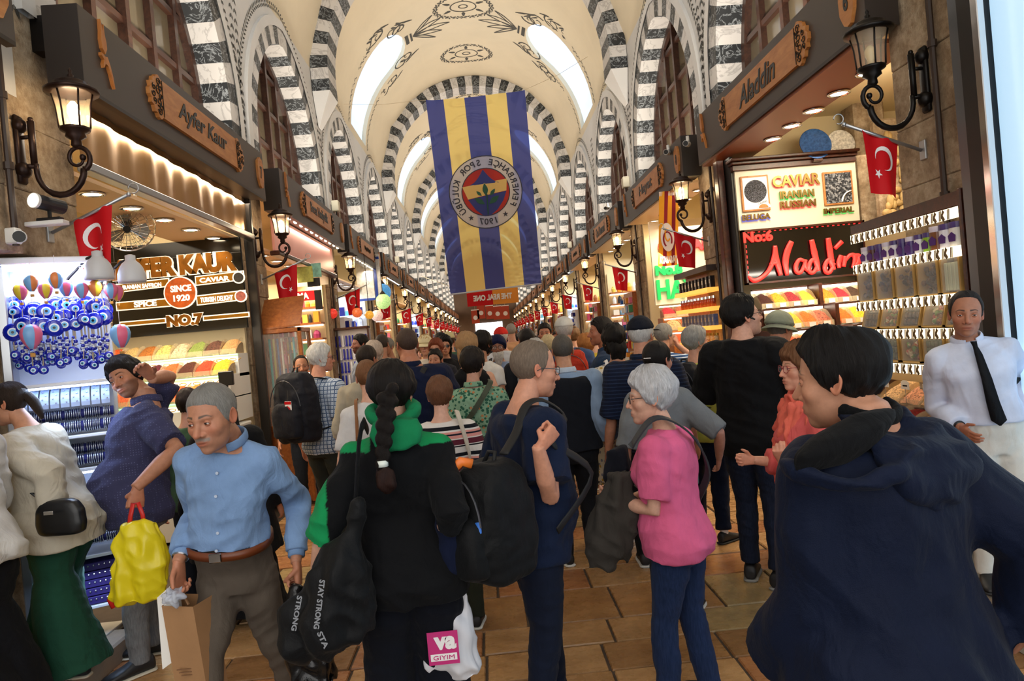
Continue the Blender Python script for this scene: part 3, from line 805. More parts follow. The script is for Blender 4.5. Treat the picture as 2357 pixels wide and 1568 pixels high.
# ================================================================== goods and shop details
def mpt(px, py, Y): return at(px, py, Y)
def putx(parent, s, x0, y0, x1, y1, hpx, Y, mat, out=None, **kw):
    a, b = mpt(x0, y0, Y), mpt(x1, y1, Y); c = (a+b)/2; f = frame('C', (c.x, Y, c.z))
    w, h = (b-a).length, hpx*Y/FPX
    kw.setdefault('bold', .006)
    if out: text(parent, s, f @ Matrix.Translation((0, 0, -.004)), out, .2, .004, fit=(w+.012, h+.012), name='lettering_halo', **dict(kw, bold=kw['bold']+.016))
    return text(parent, s, f, mat, .2, .012, fit=(w, h), **kw)
def speck(name, cols, scale=140, rough=.85):
    if name in _mats: return _mats[name]
    m, n = base_mat(name, rough, 0, .25); v = tc(n)
    vo = n.add('ShaderNodeTexVoronoi'); vo.inputs['Scale'].default_value = scale; n.l(v, vo.inputs['Vector'])
    sp = n.add('ShaderNodeSeparateColor'); n.l(vo.outputs['Color'], sp.inputs[0])
    st = [(i/len(cols), srgb(c)) for i, c in enumerate(cols)]
    n.l(ramp(n, sp.outputs[0], st, 'CONSTANT'), n.b.inputs['Base Color']); bump(n, vo.outputs['Distance'], .5, .004); _mats[name] = m; return m
def spice(c, coarse=False):
    k = 'spice_'+c[1:]+('c' if coarse else ''); r = [int(c[i:i+2], 16) for i in (1, 3, 5)]
    sh = lambda f: '#%02x%02x%02x' % tuple(max(0, min(255, int(x*f))) for x in r)
    return speck(k, [sh(.72), sh(1), sh(1.1), sh(.9)], 90 if coarse else 220)
m_acr = glassy('acrylic', '#e8d8b0', .28); m_acrd = glassy('acrylic_brown', '#7a4b1e', .55); m_tag = M('price_tag', '#f4efe6', .5)
SPN = {'#c2501f':'orange red chilli','#b99a62':'beige ground','#a56328':'brown cinnamon stick','#bfae62':'yellow herb','#c4ab88':'speckled bean','#7f8c45':'dried green herb','#5b3a2c':'dark brown clove','#b78755':'tan ground'}
heap_cache = {}
def spice_bin(loc, w, d, h, col, label, group, coarse=False, rz=0, tagged=False, par=None):
    t = thing('spice_bin', label, 'spice', loc, rz, group)
    key = (w, d, h, random.randrange(4))
    if key not in heap_cache:
        nu, nv = 12, 9; b = MB(); vs = []
        for i in range(nu+1):
            for j in range(nv+1):
                u = -1+2*i/nu; s_ = j/nv
                z = .012+h*(math.sin(s_*PI*.62)**.8)*(1-.30*abs(u)**2.5)+noise.noise(Vector((u*3, s_*3, key[3]*5)))*.012
                vs.append((u*w*.48, -d/2+d*s_*.96+.01, z))
        fs = [(i*(nv+1)+j, (i+1)*(nv+1)+j, (i+1)*(nv+1)+j+1, i*(nv+1)+j+1) for i in range(nu) for j in range(nv)]
        for i in (0, nu):                                        # skirts
            o = len(vs); vs += [(vs[i*(nv+1)+j][0], vs[i*(nv+1)+j][1], 0) for j in range(nv+1)]
            fs += [(i*(nv+1)+j, i*(nv+1)+j+1, o+j+1, o+j) for j in range(nv)]
        b.add(vs, fs); heap_cache[key] = b.mesh('heap', spice(col, coarse), True)
    o = link('heap', heap_cache[key], t); o.material_slots[0].link = 'OBJECT'; o.material_slots[0].material = spice(col, coarse); o['kind'] = 'stuff'
    ck = ('case', w, d, h)
    if ck not in heap_cache:
        b = MB(); b.box(-w/2, w/2, -d/2-.006, -d/2, 0, h*.38)
        for e in (-1, 1):
            x = e*w/2; n = 8
            vs = [(x+q, -d/2+d*i/n, z) for q in (-.002, .002) for i in range(n+1) for z in (0, .02+h*1.02*(math.sin(i/n*PI*.62)**.8))]
            b.add(vs, [(2*i, 2*i+1, 2*i+3, 2*i+2) for i in range(n)]+[(2*(n+1)+2*i, 2*(n+1)+2*i+2, 2*(n+1)+2*i+3, 2*(n+1)+2*i+1) for i in range(n)])
        heap_cache[ck] = b.mesh('bin_case', m_acr); heap_cache['c', w, d, h] = None
    link('bin_case', heap_cache[ck], t)
    if tagged:
        b = MB(); b.box(-w*.22, w*.22, -d/2-.012, -d/2-.007, h*.04, h*.32); b.build('price_tag', m_tag, t)
    return t
# ------------------------------------------------------------------ left shop: brass shutter, black sign, stepped spice counter
t = thing('roller_shutter', 'rolled brass shutter panel under the sign box of the near left shop', 'shutter', (-2.5, 6.1, 3.04))
b = MB(); n = 40; vs = []
for i in range(n+1):
    y = 4.5+3.12*i/n
    for z in (3.06, 3.46): vs.append((-2.5+.008*math.sin(i*1.7)+.006*math.sin(i*.6), y, z))
b.add(vs, [(2*i, 2*i+1, 2*i+3, 2*i+2) for i in range(n)]); b.build('panel', m_brass, t, True, True)
b = MB(); b.cbox(-2.53, -2.44, 4.5, 7.62, 3.0, 3.06, .008); b.build('bottom_rail', m_alu, t, world=True)
b = MB(); b.cbox(-2.56, -2.46, 7.6, 7.66, .1, 3.46, .008); b.build('guide_rail', M('dark_steel', '#3a3632', .4, .6), t, world=True)
for i in range(10): lamp('shutter_spot', 'SPOT', (-2.41, 4.62+.31*i, 3.43), 3.2, (1, .82, .55), .02, rot=(0, math.radians(-14), 0), spot=1.5, blend=.8)
SY = 7.46
t = thing('shop_signboard', 'black sign wall with gold mirror letters above the stepped spice bins', 'sign', (-3.35, SY, 2.0))
b = MB(); b.box(-4.6, -2.56, SY+.01, SY+.05, 2.04, 3.02); b.build('board', M('gloss_black', '#0c0b0a', .12), t, world=True)
b = MB(); b.box(-4.6, -2.56, SY+.005, SY+.0095, 2.85, 2.858); b.box(-3.9, -3.892, SY+.005, SY+.0095, 2.85, 3.02); b.build('joint', M('joint_dark', '#3b3530', .5), t, world=True)
m_gold = M('gold_mirror', '#a06a2c', .18, .9, emit=.04, ecol='#e09a40', var=.6, vs=7); m_halo = M('lit_white_edge', '#fff2dc', .5, emit=.7, ecol='#ffe8c8'); m_gp = M('gold_plate', '#9c6a1e', .2, .8, var=.5, vs=6, emit=.12, ecol='#d09030')
putx(t, 'AYFER KAUR', 258, 626, 545, 598, 46, SY, m_gold, m_halo, bold=.014)
def plate(x0, y0, x1, y1, h, mat=m_gp, d=.008, nm='strip', edge=True):
    a, c = mpt(x0, y0, SY), mpt(x1, y1, SY); f = frame('C', (0, SY, 0)); hh = h*SY/FPX/2
    if edge: q = MB(); q.M = f; q.prism([(a.x-.012,a.z-hh-.012),(c.x+.012,c.z-hh-.012),(c.x+.012,c.z+hh+.012),(a.x-.012,a.z+hh+.012)], 0, .004); q.build(nm+'_edge', m_halo, t, world=True)
    q = MB(); q.M = f; q.prism([(a.x,a.z-hh),(c.x,c.z-hh),(c.x,c.z+hh),(a.x,a.z+hh)], .004, d); return q.build(nm, mat, t, world=True)
plate(270, 664, 388, 650, 15); plate(452, 647, 560, 634, 17); plate(270, 706, 392, 696, 15); plate(455, 692, 564, 679, 18)
plate(278, 747, 380, 738, 7); plate(470, 733, 572, 724, 7)
for (x, y, r, mt) in ((416, 674, 34, M('saffron_disc', '#b5501a', .3, var=.45, vs=16, emit=.15, ecol='#d0601c')), (550, 639, 11, M('caviar_disc', '#2a2522', .4, var=.6, vs=40)), (555, 682, 11, M('delight_disc', '#a85a4c', .5, var=.5, vs=40))):
    c = mpt(x, y, SY); rr = r*SY/FPX
    q = MB(); q.lathe([(rr+.014, -.012), (rr+.014, .0)], (c.x, SY, c.z), 28, 'y'); q.build('disc_edge', m_halo, t, world=True)
    q = MB(); q.lathe([(rr, -.018), (rr, -.01)], (c.x, SY, c.z), 28, 'y'); q.build('disc', mt, t, world=True)
m_lw = M('sign_white', '#fff7ea', .5, emit=.5)
for s_, x0, y0, x1, y1, h in (('SINCE', 392, 667, 440, 661, 15), ('1920', 399, 688, 437, 684, 15), ('CAVIAR', 459, 646, 528, 640, 11), ('IRANIAN SAFFRON', 282, 662, 371, 655, 10), ('SPICE', 308, 702, 360, 697, 13), ('TURKISH DELIGHT', 461, 692, 536, 684, 12)):
    a, c = mpt(x0, y0, SY-.02), mpt(x1, y1, SY-.02); m_ = (a+c)/2
    text(t, s_, frame('C', (m_.x, SY-.018, m_.z)), m_lw, .2, .003, fit=((c-a).length, h*SY/FPX), bold=.008)
putx(t, 'NO.7', 384, 740, 468, 734, 27, SY, m_gold, m_halo, bold=.012)
# stepped counter
t = thing('spice_counter', 'stepped counter with lit patterned rails under the black sign', 'counter', (-3.3, 7.2, 0))
LROW = [(7.30, 1.77, .165, ['#c2501f','#b99a62','#a56328','#bfae62','#c4ab88','#7f8c45','#5b3a2c','#b78755']),
        (7.02, 1.565, .165, ['#c07a30','#c2a15c','#ddd6b6','#4f1420','#cf5a2b','#4a2317','#c43d20','#e0b02c']),
        (6.74, 1.34, .165, ['#9c3f22','#c9532a','#b5522c','#d26a22','#e0a52c','#d85a25','#dd7a30','#df6b30'])]
m_lrail = M('lit_rail', '#fff4d8', .4, emit=1.4, ecol='#fff0c8'); m_motif = M('rail_motif', '#b9852c', .3, .7); m_green = M('green_led', '#8ff0a0', .4, emit=1.2, ecol='#9cf0a8')
for r, (y, z, w, cols) in enumerate(LROW):
    q = MB(); q.box(-4.05, -2.58, y-.13, 7.46, z-.24 if r < 2 else 1.08, z-.004); q.build('step', m_whitep, t, world=True)
    q = MB(); q.box(-4.05, -2.58, y-.142, y-.131, z-.085, z-.04); q.build('lit_rail', m_lrail, t, world=True)
    q = MB(); q.box(-4.05, -2.58, y-.142, y-.131, z-.018, z-.006); q.build('green_strip', m_green, t, world=True)
    q = MB()
    for i in range(11):
        c = (-3.98+.135*i, y-.146, z-.063)
        q.tube([(c[0]+.034*math.cos(a), c[1], c[2]+.014*math.sin(a)) for a in np.linspace(0, 2*PI, 13)], .004, 4)
        q.tube([(c[0]+.05, c[1], c[2]-.012), (c[0]+.085, c[1], c[2]+.012)], .004, 4)
    q.build('rail_motif', m_motif, t, world=True, kind='stuff')
    for i, c in enumerate(cols):
        x = -2.685-(7-i)*.172
        nm = {0:'top', 1:'middle', 2:'bottom'}[r]
        spice_bin((x, y, z), .165, .24, .14, c, '%s spice heap, %s from right on the %s step under the black sign' % ({'#':''}.get(c, 'orange' if c in ('#c2501f','#cf5a2b','#d26a22','#dd7a30','#df6b30','#c9532a','#d85a25','#c07a30') else 'dark' if c in ('#5b3a2c','#4f1420','#4a2317') else 'pale' if c in ('#ddd6b6','#c4ab88') else 'yellow' if c in ('#e0b02c','#e0a52c','#bfae62') else 'green' if c == '#7f8c45' else 'red' if c in ('#c43d20','#9c3f22','#b5522c') else 'brown'), ORD[7-i], nm), 'spice bins of the near left shop', coarse=c in ('#c4ab88','#bfae62','#5b3a2c'))
lamp('spice_strip', 'AREA', (-3.3, 6.75, 2.02), 5, (1, .93, .78), 1.4, .05, (math.radians(25), 0, 0))
MB().box(-4.05, -2.86, 6.62, 7.46, .02, 1.08).build('base', m_whitep, t, world=True)
# service counter with scale
t = thing('shop_counter', 'white service counter beside the spice steps of the left shop', 'counter', (-2.75, 6.35, 0))
MB().cbox(-2.82, -2.56, 6.45, 7.2, .0, 1.02, .01).build('body', m_whitep, t, world=True); MB().cbox(-2.84, -2.52, 6.42, 7.22, 1.02, 1.06, .01).build('top', m_whitep, t, world=True)
t = thing('digital_scale', 'white shop scale with green lit display on the counter', 'scale', (-2.68, 6.62, 1.06))
MB().cbox(-.16, .16, -.16, .16, 0, .1, .015).build('body', m_whitep, t); MB().cbox(-.17, .17, -.15, .15, .115, .13, .006).build('pan', m_alu, t)
MB().box(-.09, .05, -.166, -.16, .03, .08).build('display', M('display_dark', '#1d241c', .2), t); MB().box(-.06, .0, -.168, -.166, .04, .07).build('lit_digits', M('green_lcd', '#7fe08a', .3, emit=1), t)
MB().box(-.03, .03, -.02, .02, .1, .116).build('pan_support', m_alu, t)
MB().tube([(.13, .1, .1), (.13, .1, .42)], .012, 6).build('mast', M('dark_steel'), t); MB().cbox(.06, .2, .08, .12, .40, .54, .008).build('customer_display', M('dark_plastic', '#141414', .4), t)
# fan
t = thing('wall_fan', 'round wire cage fan under the ceiling of the near left shop', 'fan', tuple(at(292, 522, 6.0)), .5)
cage = MB()
for e in (-1, 1):
    for i in range(28):
        a = 2*PI*i/28; cage.tube([(r*math.cos(a), e*d, r*math.sin(a)) for r, d in ((.03,.07),(.13,.065),(.2,.03),(.215,0))], .0022, 3, cap=False)
    for rr, d in ((.1,.068),(.17,.05)): cage.tube([(rr*math.cos(a), e*d, rr*math.sin(a)) for a in np.linspace(0, 2*PI, 25)], .0025, 4)
cage.tube([(.216*math.cos(a), 0, .216*math.sin(a)) for a in np.linspace(0, 2*PI, 33)], .007, 5); cage.build('cage', m_chrome, t)
bl = MB()
for i in range(3):
    a0 = 2*PI*i/3; bl.add([(r*math.cos(a0+da), dy, r*math.sin(a0+da)) for r, da, dy in ((.03,-.3,-.02),(.17,-.45,-.03),(.185,.1,0),(.15,.5,.03),(.03,.4,.02))], [(0,1,2,3,4)])
bl.build('blade', M('fan_blade', '#8d8a84', .4), t); MB().lathe([(.045,-.05),(.05,0),(.04,.12),(.01,.14)], (0,0,0), 14, 'y').build('motor', M('dark_plastic'), t)
MB().tube([(0,.1,0),(0,.12,.2),(0,.12,.35)], .014, 6).build('bracket', m_alu, t); t.rotation_euler = (.5, .3, .6)
# ------------------------------------------------------------------ things on the left pier
c = onx(112, 470, XL+.14)
t = thing('spotlight', 'white cylinder spotlight on a bracket board, left pier', 'spotlight', c)
b = MB(); d = (at(85, 458, c.y-.1)-at(140, 472, c.y+.05)).normalized(); p = Vector((0,0,.0))
b.tube([p-d*.09, p+d*.09], .042, 16); b.build('housing', M('spot_housing', '#35363a', .4, .3), t, smooth=False)
b = MB(); b.tube([p+d*.085, p+d*.1], .044, 16); b.build('rim', m_whitep, t); b = MB(); b.tube([p+d*.101, p+d*.103], .036, 16); b.build('lens', M('spot_lens', '#ffffff', .4, emit=7, ecol='#fff4de'), t)
b = MB(); b.tube([p, p+Vector((0,0,-.08))], .012, 6); b.cbox(-.07,.07,-.02,.02,-.1,-.08,.004); b.build('stand', M('dark_plastic'), t)
b = MB(); b.cbox(-.13,.09,-.035,.035,-.125,-.1,.004); b.build('board', m_whitep, t)
t = thing('security_camera', 'white bullet security camera with black lens on the left pier under the spotlight', 'camera', onx(45, 545, XL+.06))
b = MB(); b.cbox(-.07,.0,-.03,.03,-.04,.05,.008); b.build('mount', m_whitep, t); b = MB(); b.tube([(-.03,.05,.01),(.05,-.08,-.015)], .035, 14); b.build('housing', m_whitep, t)
b = MB(); b.tube([(.05,-.08,-.015),(.053,-.085,-.016)], .031, 14); b.build('lens', m_black, t)
def camera_bullet(px, py, X, label, dx):
    t = thing('security_camera', label, 'camera', onx(px, py, X), group='security cameras')
    b = MB(); b.tube([(0,0,0),(0,-.1*0,-.0),(0,.0,.06)], .02, 8); b.build('mount', m_whitep, t)
    b = MB(); b.tube([(-dx*.02,.06,-.02),(dx*.06,-.1,-.05)], .035, 12); b.build('housing', m_whitep, t); b = MB(); b.tube([(dx*.06,-.1,-.05),(dx*.063,-.106,-.051)], .03, 12); b.build('lens', m_black, t)
camera_bullet(1583, 325, FXR+.02, 'white bullet camera at the corner between the first and second right sign boxes', -1)
camera_bullet(1538, 345, FXR-.03, 'white camera on top of the second right sign box', -1)
camera_bullet(1398, 475, FXR-.03, 'long white camera pointing out from the third right sign box', -1)
# floodlights standing on a few sign boxes, and lamps added to light the vault
def flood(side, k):
    X = (FXL-.08) if side == 'L' else (FXR+.08); y = YB0+BAY*(k+1)-.02 if k >= 0 else 0
    if (side, k) in (('L',1),('L',3),('R',1),('R',3)):
        t = dup(FL) if 'FL' in globals() else None
        if t is None:
            t = thing('floodlight', 'f', 'floodlight'); MB().cbox(-.06,.06,-.08,.08,.14,.32,.012).build('housing', M('flood_cream', '#d8d2bd', .5), t)
            MB().tube([(0,0,.16),(0,0,0)], .012, 6).build('bracket', m_iron, t); MB().cbox(-.08,.08,-.06,.06,0,.012,.003).build('foot', m_iron, t); MB().box(-.045,.045,-.06,.06,.321,.324).build('lens', M('flood_lens', '#ffffff', .4, emit=.6, ecol='#ffe9c8'), t); globals()['FL'] = t
        t.location = (X, y-.28, FZ1); t['group'] = 'floodlights on the sign boxes'; t['label'] = 'cream floodlight standing on the %s sign box of the %s row' % (ORD[k], 'left' if side == 'L' else 'right')
for side in 'LR':
    for k in range(NB):
        flood(side, k); s = 1 if side == 'L' else -1
        lamp('vault_fill', 'AREA', ((FXL-.1) if side == 'L' else (FXR+.1), YB0+BAY*(k+.5), 4.02), 42, (1, .9, .76), .15, 2.2, (PI, math.radians(12)*s, 0))  # uplight added in every bay to brighten the vault, mostly without a floodlight
# ------------------------------------------------------------------ souvenir stand with evil-eye beads
st_m = Matrix.Translation((-2.32, 4.32, 0)) @ Matrix.Rotation(math.radians(26), 4, 'Z')    # local: x 0..-W to the left, front faces -Y
SWD = .50
t = thing('souvenir_stand', 'white lit display cabinet of blue bead souvenirs against the left pier', 'display', mat=st_m)
m_wlit = M('cabinet_white', '#f0f2f6', .35); m_bled = M('cold_led', '#ffffff', .4, emit=10, ecol='#c0d6ff'); m_bglow = M('cabinet_back', '#dfe8f8', .4)
MB().box(-SWD, 0, .16, .19, .32, 2.36).build('back_panel', m_bglow, t)
MB().cbox(-SWD-.05, -SWD, -.05, .19, .1, 2.36, .006).build('side_post', m_alu, t)
MB().cbox(-.012, .012, -.03, .19, .3, 2.36, .004).build('side_panel', m_acr, t)
MB().cbox(-SWD-.05, .03, -.12, .19, 2.36, 2.40, .006).build('canopy', m_wlit, t)
for i, y in enumerate((-.08, .0, .08)): MB().box(-SWD, 0, y-.012, y+.012, 2.345, 2.359).build('led_tube', m_bled, t)
for z in (1.66, 1.34, 1.14, .62, .32):
    MB().cbox(-SWD, 0, -.10, .16, z-.02, z, .004).build('shelf', m_wlit, t)
for z in (1.66, 1.14): MB().box(-SWD, 0, -.085, -.07, z-.034, z-.021).build('led_tube', m_bled, t)
for x in (-SWD+.04, -.04): MB().cbox(x-.03, x+.03, -.06, .14, .1, .30, .004).build('foot', m_dwood, t)
WP = lambda x, y, z: st_m @ Vector((x, y, z))
lamp('stand_light', 'AREA', WP(-.25, -.05, 2.33), 4, (.58, .72, 1), .45, .2, (0, 0, math.radians(26)))
lamp('stand_light_low', 'AREA', WP(-.25, -.35, 1.62), 2.4, (.5, .68, 1), .45, .2, (math.radians(-20), 0, math.radians(26)))
lamp('stand_light_low', 'AREA', WP(-.25, -.3, .60), 2.6, (.5, .68, 1), .45, .2, (math.radians(-20), 0, math.radians(26)))
m_nb = M('nazar_blue', '#0f1fa8', .08, spec=.8); m_nw = M('nazar_white', '#eef3f8', .15); m_nc = M('nazar_cyan', '#58b4e6', .1); m_nk = M('nazar_pupil', '#05060c', .1); m_cord = M('jute_cord', '#b9a88c', .8); m_pb = M('pearl_bead', '#d8dbe6', .2, .3)
def nazar(r):
    t = thing('evil_eye_pendant', 'e', 'pendant')
    MB().lathe([(.001,-.012),(r*.8,-.012),(r,-.004),(r,.004),(r*.8,.01),(.001,.01)], n=18, axis='y').build('disc', m_nb, t, True)
    MB().lathe([(r*.5,-.0150),(r*.5,-.012)], n=16, axis='y').build('white_ring', m_nw, t); MB().lathe([(r*.34,-.0175),(r*.34,-.015)], n=14, axis='y').build('cyan_ring', m_nc, t); MB().lathe([(r*.15,-.0195),(r*.15,-.017)], n=10, axis='y').build('pupil', m_nk, t)
    MB().tube([(0,0,r*.95),(0,.004,r+.05)], .003, 4).build('cord', m_cord, t)
    return t
NZ = {r: nazar(r) for r in (.052, .04, .026)}; used = set()
def put_nazar(x, y, z, r, lab, grp):
    o = NZ[r] if r not in used else dup(NZ[r]); used.add(r)
    m = Matrix.Translation(WP(x, y, z)) @ Matrix.Rotation(math.radians(26)+random.uniform(-.5, .5), 4, 'Z') @ Matrix.Rotation(random.uniform(-.1, .1), 4, 'Y')
    o.location, q, _s = m.decompose(); o.rotation_euler = q.to_euler(); o['label'] = lab; o['group'] = grp
for i in range(30): put_nazar(-.47+.45*(i % 10)/9+random.uniform(-.012, .012), -.10+.075*(i//10)+random.uniform(-.012, .012), 2.02+.05*(i//10)+random.uniform(-.05, .03), random.choice((.052, .052, .04)), 'large blue evil eye disc, %s from the left in the %s upper row' % (ORD[i % 10], ('front', 'middle', 'back')[i//10]), 'large evil eye discs')
for i in range(34): put_nazar(-.47+.45*(i % 12)/11+random.uniform(-.012, .012), -.10+.06*(i//12)+random.uniform(-.015, .015), 1.80+random.uniform(-.06, .05), .026, 'small blue evil eye charm, %s from the left in the %s string row' % (ORD[i % 12], ('front', 'middle', 'back')[i//12]), 'small evil eye charms')
def strand(x, y, z0, z1, i):
    t = thing('bead_strand', 'strand of blue and silver beads, %s from the left in the %s row of cords' % (ORD[i % 15], ('front', 'back')[i//15]), 'beads', WP(x, y, z1), group='bead strands'); n = 7
    MB().tube([(0,0,0),(0,0,-(z1-z0)*.5)], .005, 4).build('cord', m_cord, t)
    for q in range(n):
        z = -(z1-z0)*(.5+.5*q/(n-1)); bb = BEADS[q % 3]; o = link('bead', bb, t); o.location = (random.uniform(-.004,.004), 0, z)
BEADS = [MB().ball((0,0,0), .012, 8, 5).mesh('bead', m_nb, True), MB().ball((0,0,0), (.013,.013,.008), 8, 5).mesh('bead', m_pb, True), MB().ball((0,0,0), .009, 8, 5).mesh('bead', m_nw, True)]
for i in range(30): strand(-.48+.46*(i % 15)/14+random.uniform(-.01, .01), -.08+.05*(i//15), 1.82+random.uniform(-.03, .03), 2.0, i)
m_blc = [M('balloon_yellow', '#e6c93a', .35), M('balloon_pink', '#e46a8c', .35), M('balloon_blue', '#7fb2e6', .35), M('balloon_orange', '#e8894c', .35)]
def balloon(x, y, z, s, i, lab):
    t = thing('balloon_ornament', lab, 'ornament', WP(x, y, z), i*.7, 'hot air balloon ornaments')
    n = 12; prof = [(.001,.062),(.022,.058),(.04,.04),(.046,.018),(.042,-.006),(.03,-.03),(.014,-.052)]
    b = MB(); b.lathe([(r*s, h*s) for r, h in prof[::-1]], n=n); nf = len(b.f)
    b.m = [(j % n)//2 % 2 for j in range(nf)]; b.build('envelope', [m_blc[i % 4], m_blc[(i+1) % 4]], t, True)
    MB().cbox(-.009*s, .009*s, -.009*s, .009*s, -.088*s, -.07*s, .002).build('basket', M('wicker', '#c98f3e', .7), t)
    b = MB()
    for e in (-1, 1): b.tube([(e*.012*s,0,-.05*s),(e*.007*s,0,-.07*s)], .001, 3)
    b.tube([(0,0,.06*s),(0,0,.06*s+.1)], .0015, 3); b.build('string', m_wht, t)
bx = [(-.42,-.10,2.20,'yellow'),(-.30,-.12,2.20,'yellow'),(-.20,-.10,2.21,'pink'),(-.12,-.14,2.19,'pink'),(-.05,-.12,2.2,'orange'),(0.03,-.13,2.18,'pink'),(.06,-.08,2.17,'yellow'),(-.36,-.16,2.24,'blue'),(-.24,-.17,2.25,'blue'),(-.38,-.19,1.93,'large pink'),(.06,-.19,1.9,'pink and blue')]
for i, (x, y, z, c) in enumerate(bx): balloon(x, y, z, 1.25 if 'large' in c or 'and' in c else .85, {'y':0,'p':1,'b':2,'o':3,'l':1}[c[0]]+(4 if i % 2 else 0), 'small %s hot air balloon ornament hanging %s' % (c, 'low before the evil eyes' if z < 2 else 'under the lit canopy, %s from the left' % ORD[i]))
# glass bangles on rolls, trays, boxes
m_roll = M('velvet_blue', '#1f2470', .7); m_sil = M('silver_bangle', '#c7ccd8', .22, .9)
for r, (z, y, rr) in enumerate(((1.46,.02,.034),(1.39,-.05,.036),(1.25,.0,.034),(1.19,-.06,.034),(.83,.0,.028),(.77,-.04,.028),(.71,-.07,.028))):
    x0 = -SWD+.02 if r < 4 else -.22
    q = thing('bracelet_roll', 'velvet roll stacked with silver bracelets, %s roll from the top in the bead cabinet' % ORD[r], 'bracelets', mat=st_m, group='bracelet rolls')
    MB().tube([(x0, y, z), (-.02, y, z)], rr*.82, 12).build('roll', m_roll, q)
    tr = MB()
    n = int((-.04-x0)/.011)
    for i in range(n):
        x = x0+.01+.011*i
        if i % 9 == 8: continue
        tr.tube([(x+random.uniform(-.002,.002), y+rr*math.cos(a), z+rr*math.sin(a)) for a in np.linspace(0, 2*PI, 11)], .0042, 4)
    tr.build('bracelets', m_sil, q, True, kind='stuff')
q = thing('pendant_tray', 'curved pale blue tray of necklaces on the bead cabinet shelf', 'jewellery', mat=st_m)
for i in range(9):
    x = -SWD+.03+.052*i; b = MB(); vs = []
    for j in range(9):
        a = PI*.5*j/8; vs += [(x-.022, .13-.19*math.sin(a), 1.51+.125*math.cos(a)), (x+.022, .13-.19*math.sin(a), 1.51+.125*math.cos(a))]
    b.add(vs, [(2*j, 2*j+1, 2*j+3, 2*j+2) for j in range(8)]); b.build('pad', M('pad_blue', '#b9cdf0', .6), q)
    b = MB()
    for j in range(7):
        a = PI*.5*(j+.7)/8; b.ball((x+.008*(-1)**j, .13-.195*math.sin(a), 1.51+.13*math.cos(a)), .005, 6, 4)
    b.build('chain', m_sil, q, kind='stuff')
q = thing('ring_display', 'dark blue board studded with silver rings behind the yellow bag', 'jewellery', mat=st_m)
MB().cbox(-SWD+.02, -.25, -.05, .0, .64, 1.0, .006).build('board', m_roll, q)
b = MB()
for i in range(7):
    for j in range(9): b.ball((-SWD+.04+.031*i, -.056, .67+.036*j), (.008,.005,.006), 6, 4)
b.build('rings', m_sil, q, kind='stuff')
for i in range(5):
    q = thing('ring_box', 'flat purple ring tray, %s in the stack on the bottom shelf' % ORD[i], 'tray', mat=st_m @ Matrix.Translation((-.15, -.02, .325+.05*(i))), group='stacked ring trays')
    MB().cbox(-.12, .12, -.07, .1, 0, .045, .004).build('tray', M('tray_purple', '#3a2a78', .6), q)
    b = MB()
    for j in range(8): b.ball((-.1+.028*j, -.072, .03), .007, 6, 4)
    b.build('rings', m_sil, q, kind='stuff')
for i in range(14):
    r = random.uniform(.025, .045)
    m = st_m @ Matrix.Translation((-SWD+.06+.055*(i % 4)+random.uniform(-.01,.01), -.05+.05*(i % 3), .33+r*.6+.055*(i//4)))
    o = MB().ball((0,0,0), (r, r, r*.75), 10, 7).build('glass_pebble', [M('pebble_a', '#7ec7e8', .05), M('pebble_b', '#d8e6f2', .05), M('pebble_c', '#c94a6a', .05)][i % 3], None, True)
    o.location, qq, _s = m.decompose(); tag(o, '%s glass trinket ball, %s in the %s layer on the bottom cabinet shelf' % (('cyan', 'clear', 'pink')[i % 3], ORD[i % 4], ('bottom', 'second', 'third', 'top')[i//4]), 'trinket', 'heap of glass trinkets')
# clip lamps above the cabinet
m_lamp = M('lamp_shell', '#c9c9cc', .4)
for i, (px, py, Y) in enumerate(((226, 612, 4.18), (302, 620, 4.36))):
    c = at(px, py, Y); t = thing('clip_lamp', 'grey bell shaped work lamp over the cabinet, %s' % ('left of the two' if i == 0 else 'right of the two'), 'lamp', c, group='bell lamps over the cabinet')
    MB().lathe([(.078,-.085),(.082,-.07),(.08,-.03),(.066,.01),(.05,.035),(.034,.05),(.03,.055),(.03,.085),(.012,.092)], n=20).build('shade', m_lamp, t, True)
    MB().lathe([(.001,-.08),(.07,-.078)], n=16).build('bulb', M('cold_bulb', '#ffffff', .4, emit=16, ecol='#e6eeff'), t)
    MB().tube([(-.0,0,.07),(-.06,0,.05),(-.2,.04,-.05),(-.24,.05,-.09)], .009, 6).build('arm', M('dark_steel'), t)
    MB().cbox(-.26,-.20,.03,.07,-.1,-.07,.005).build('clamp', M('dark_steel'), t)
    lamp('clip_lamp_beam', 'SPOT', c-Vector((0,0,.09)), 9, (.9, .95, 1), .05, spot=2.0)
# left edge: brown panelled shop front and yellow lit window
t = thing('shop_case', 'brown timber shop case with gold lit window at the left edge', 'shop case', (-3.0, 3.3, 0))
MB().cbox(-3.0, -2.66, 2.6, 3.72, 2.55, 3.44, .01).build('header', m_owood, t, world=True); MB().cbox(-3.0, -2.72, 3.62, 3.72, .1, 2.55, .01).build('post', m_black, t, world=True)
MB().cbox(-2.78, -2.70, 3.5, 3.6, .1, 2.4, .006).build('steel_post', m_alu, t, world=True)
MB().box(-3.02, -2.98, 2.6, 3.62, .1, 2.55).build('gold_display', M('gold_jewels', '#c89a3c', .3, .4, var=.8, vs=22, bmp=.8, bs=60, emit=.35, ecol='#e8b850'), t, world=True)
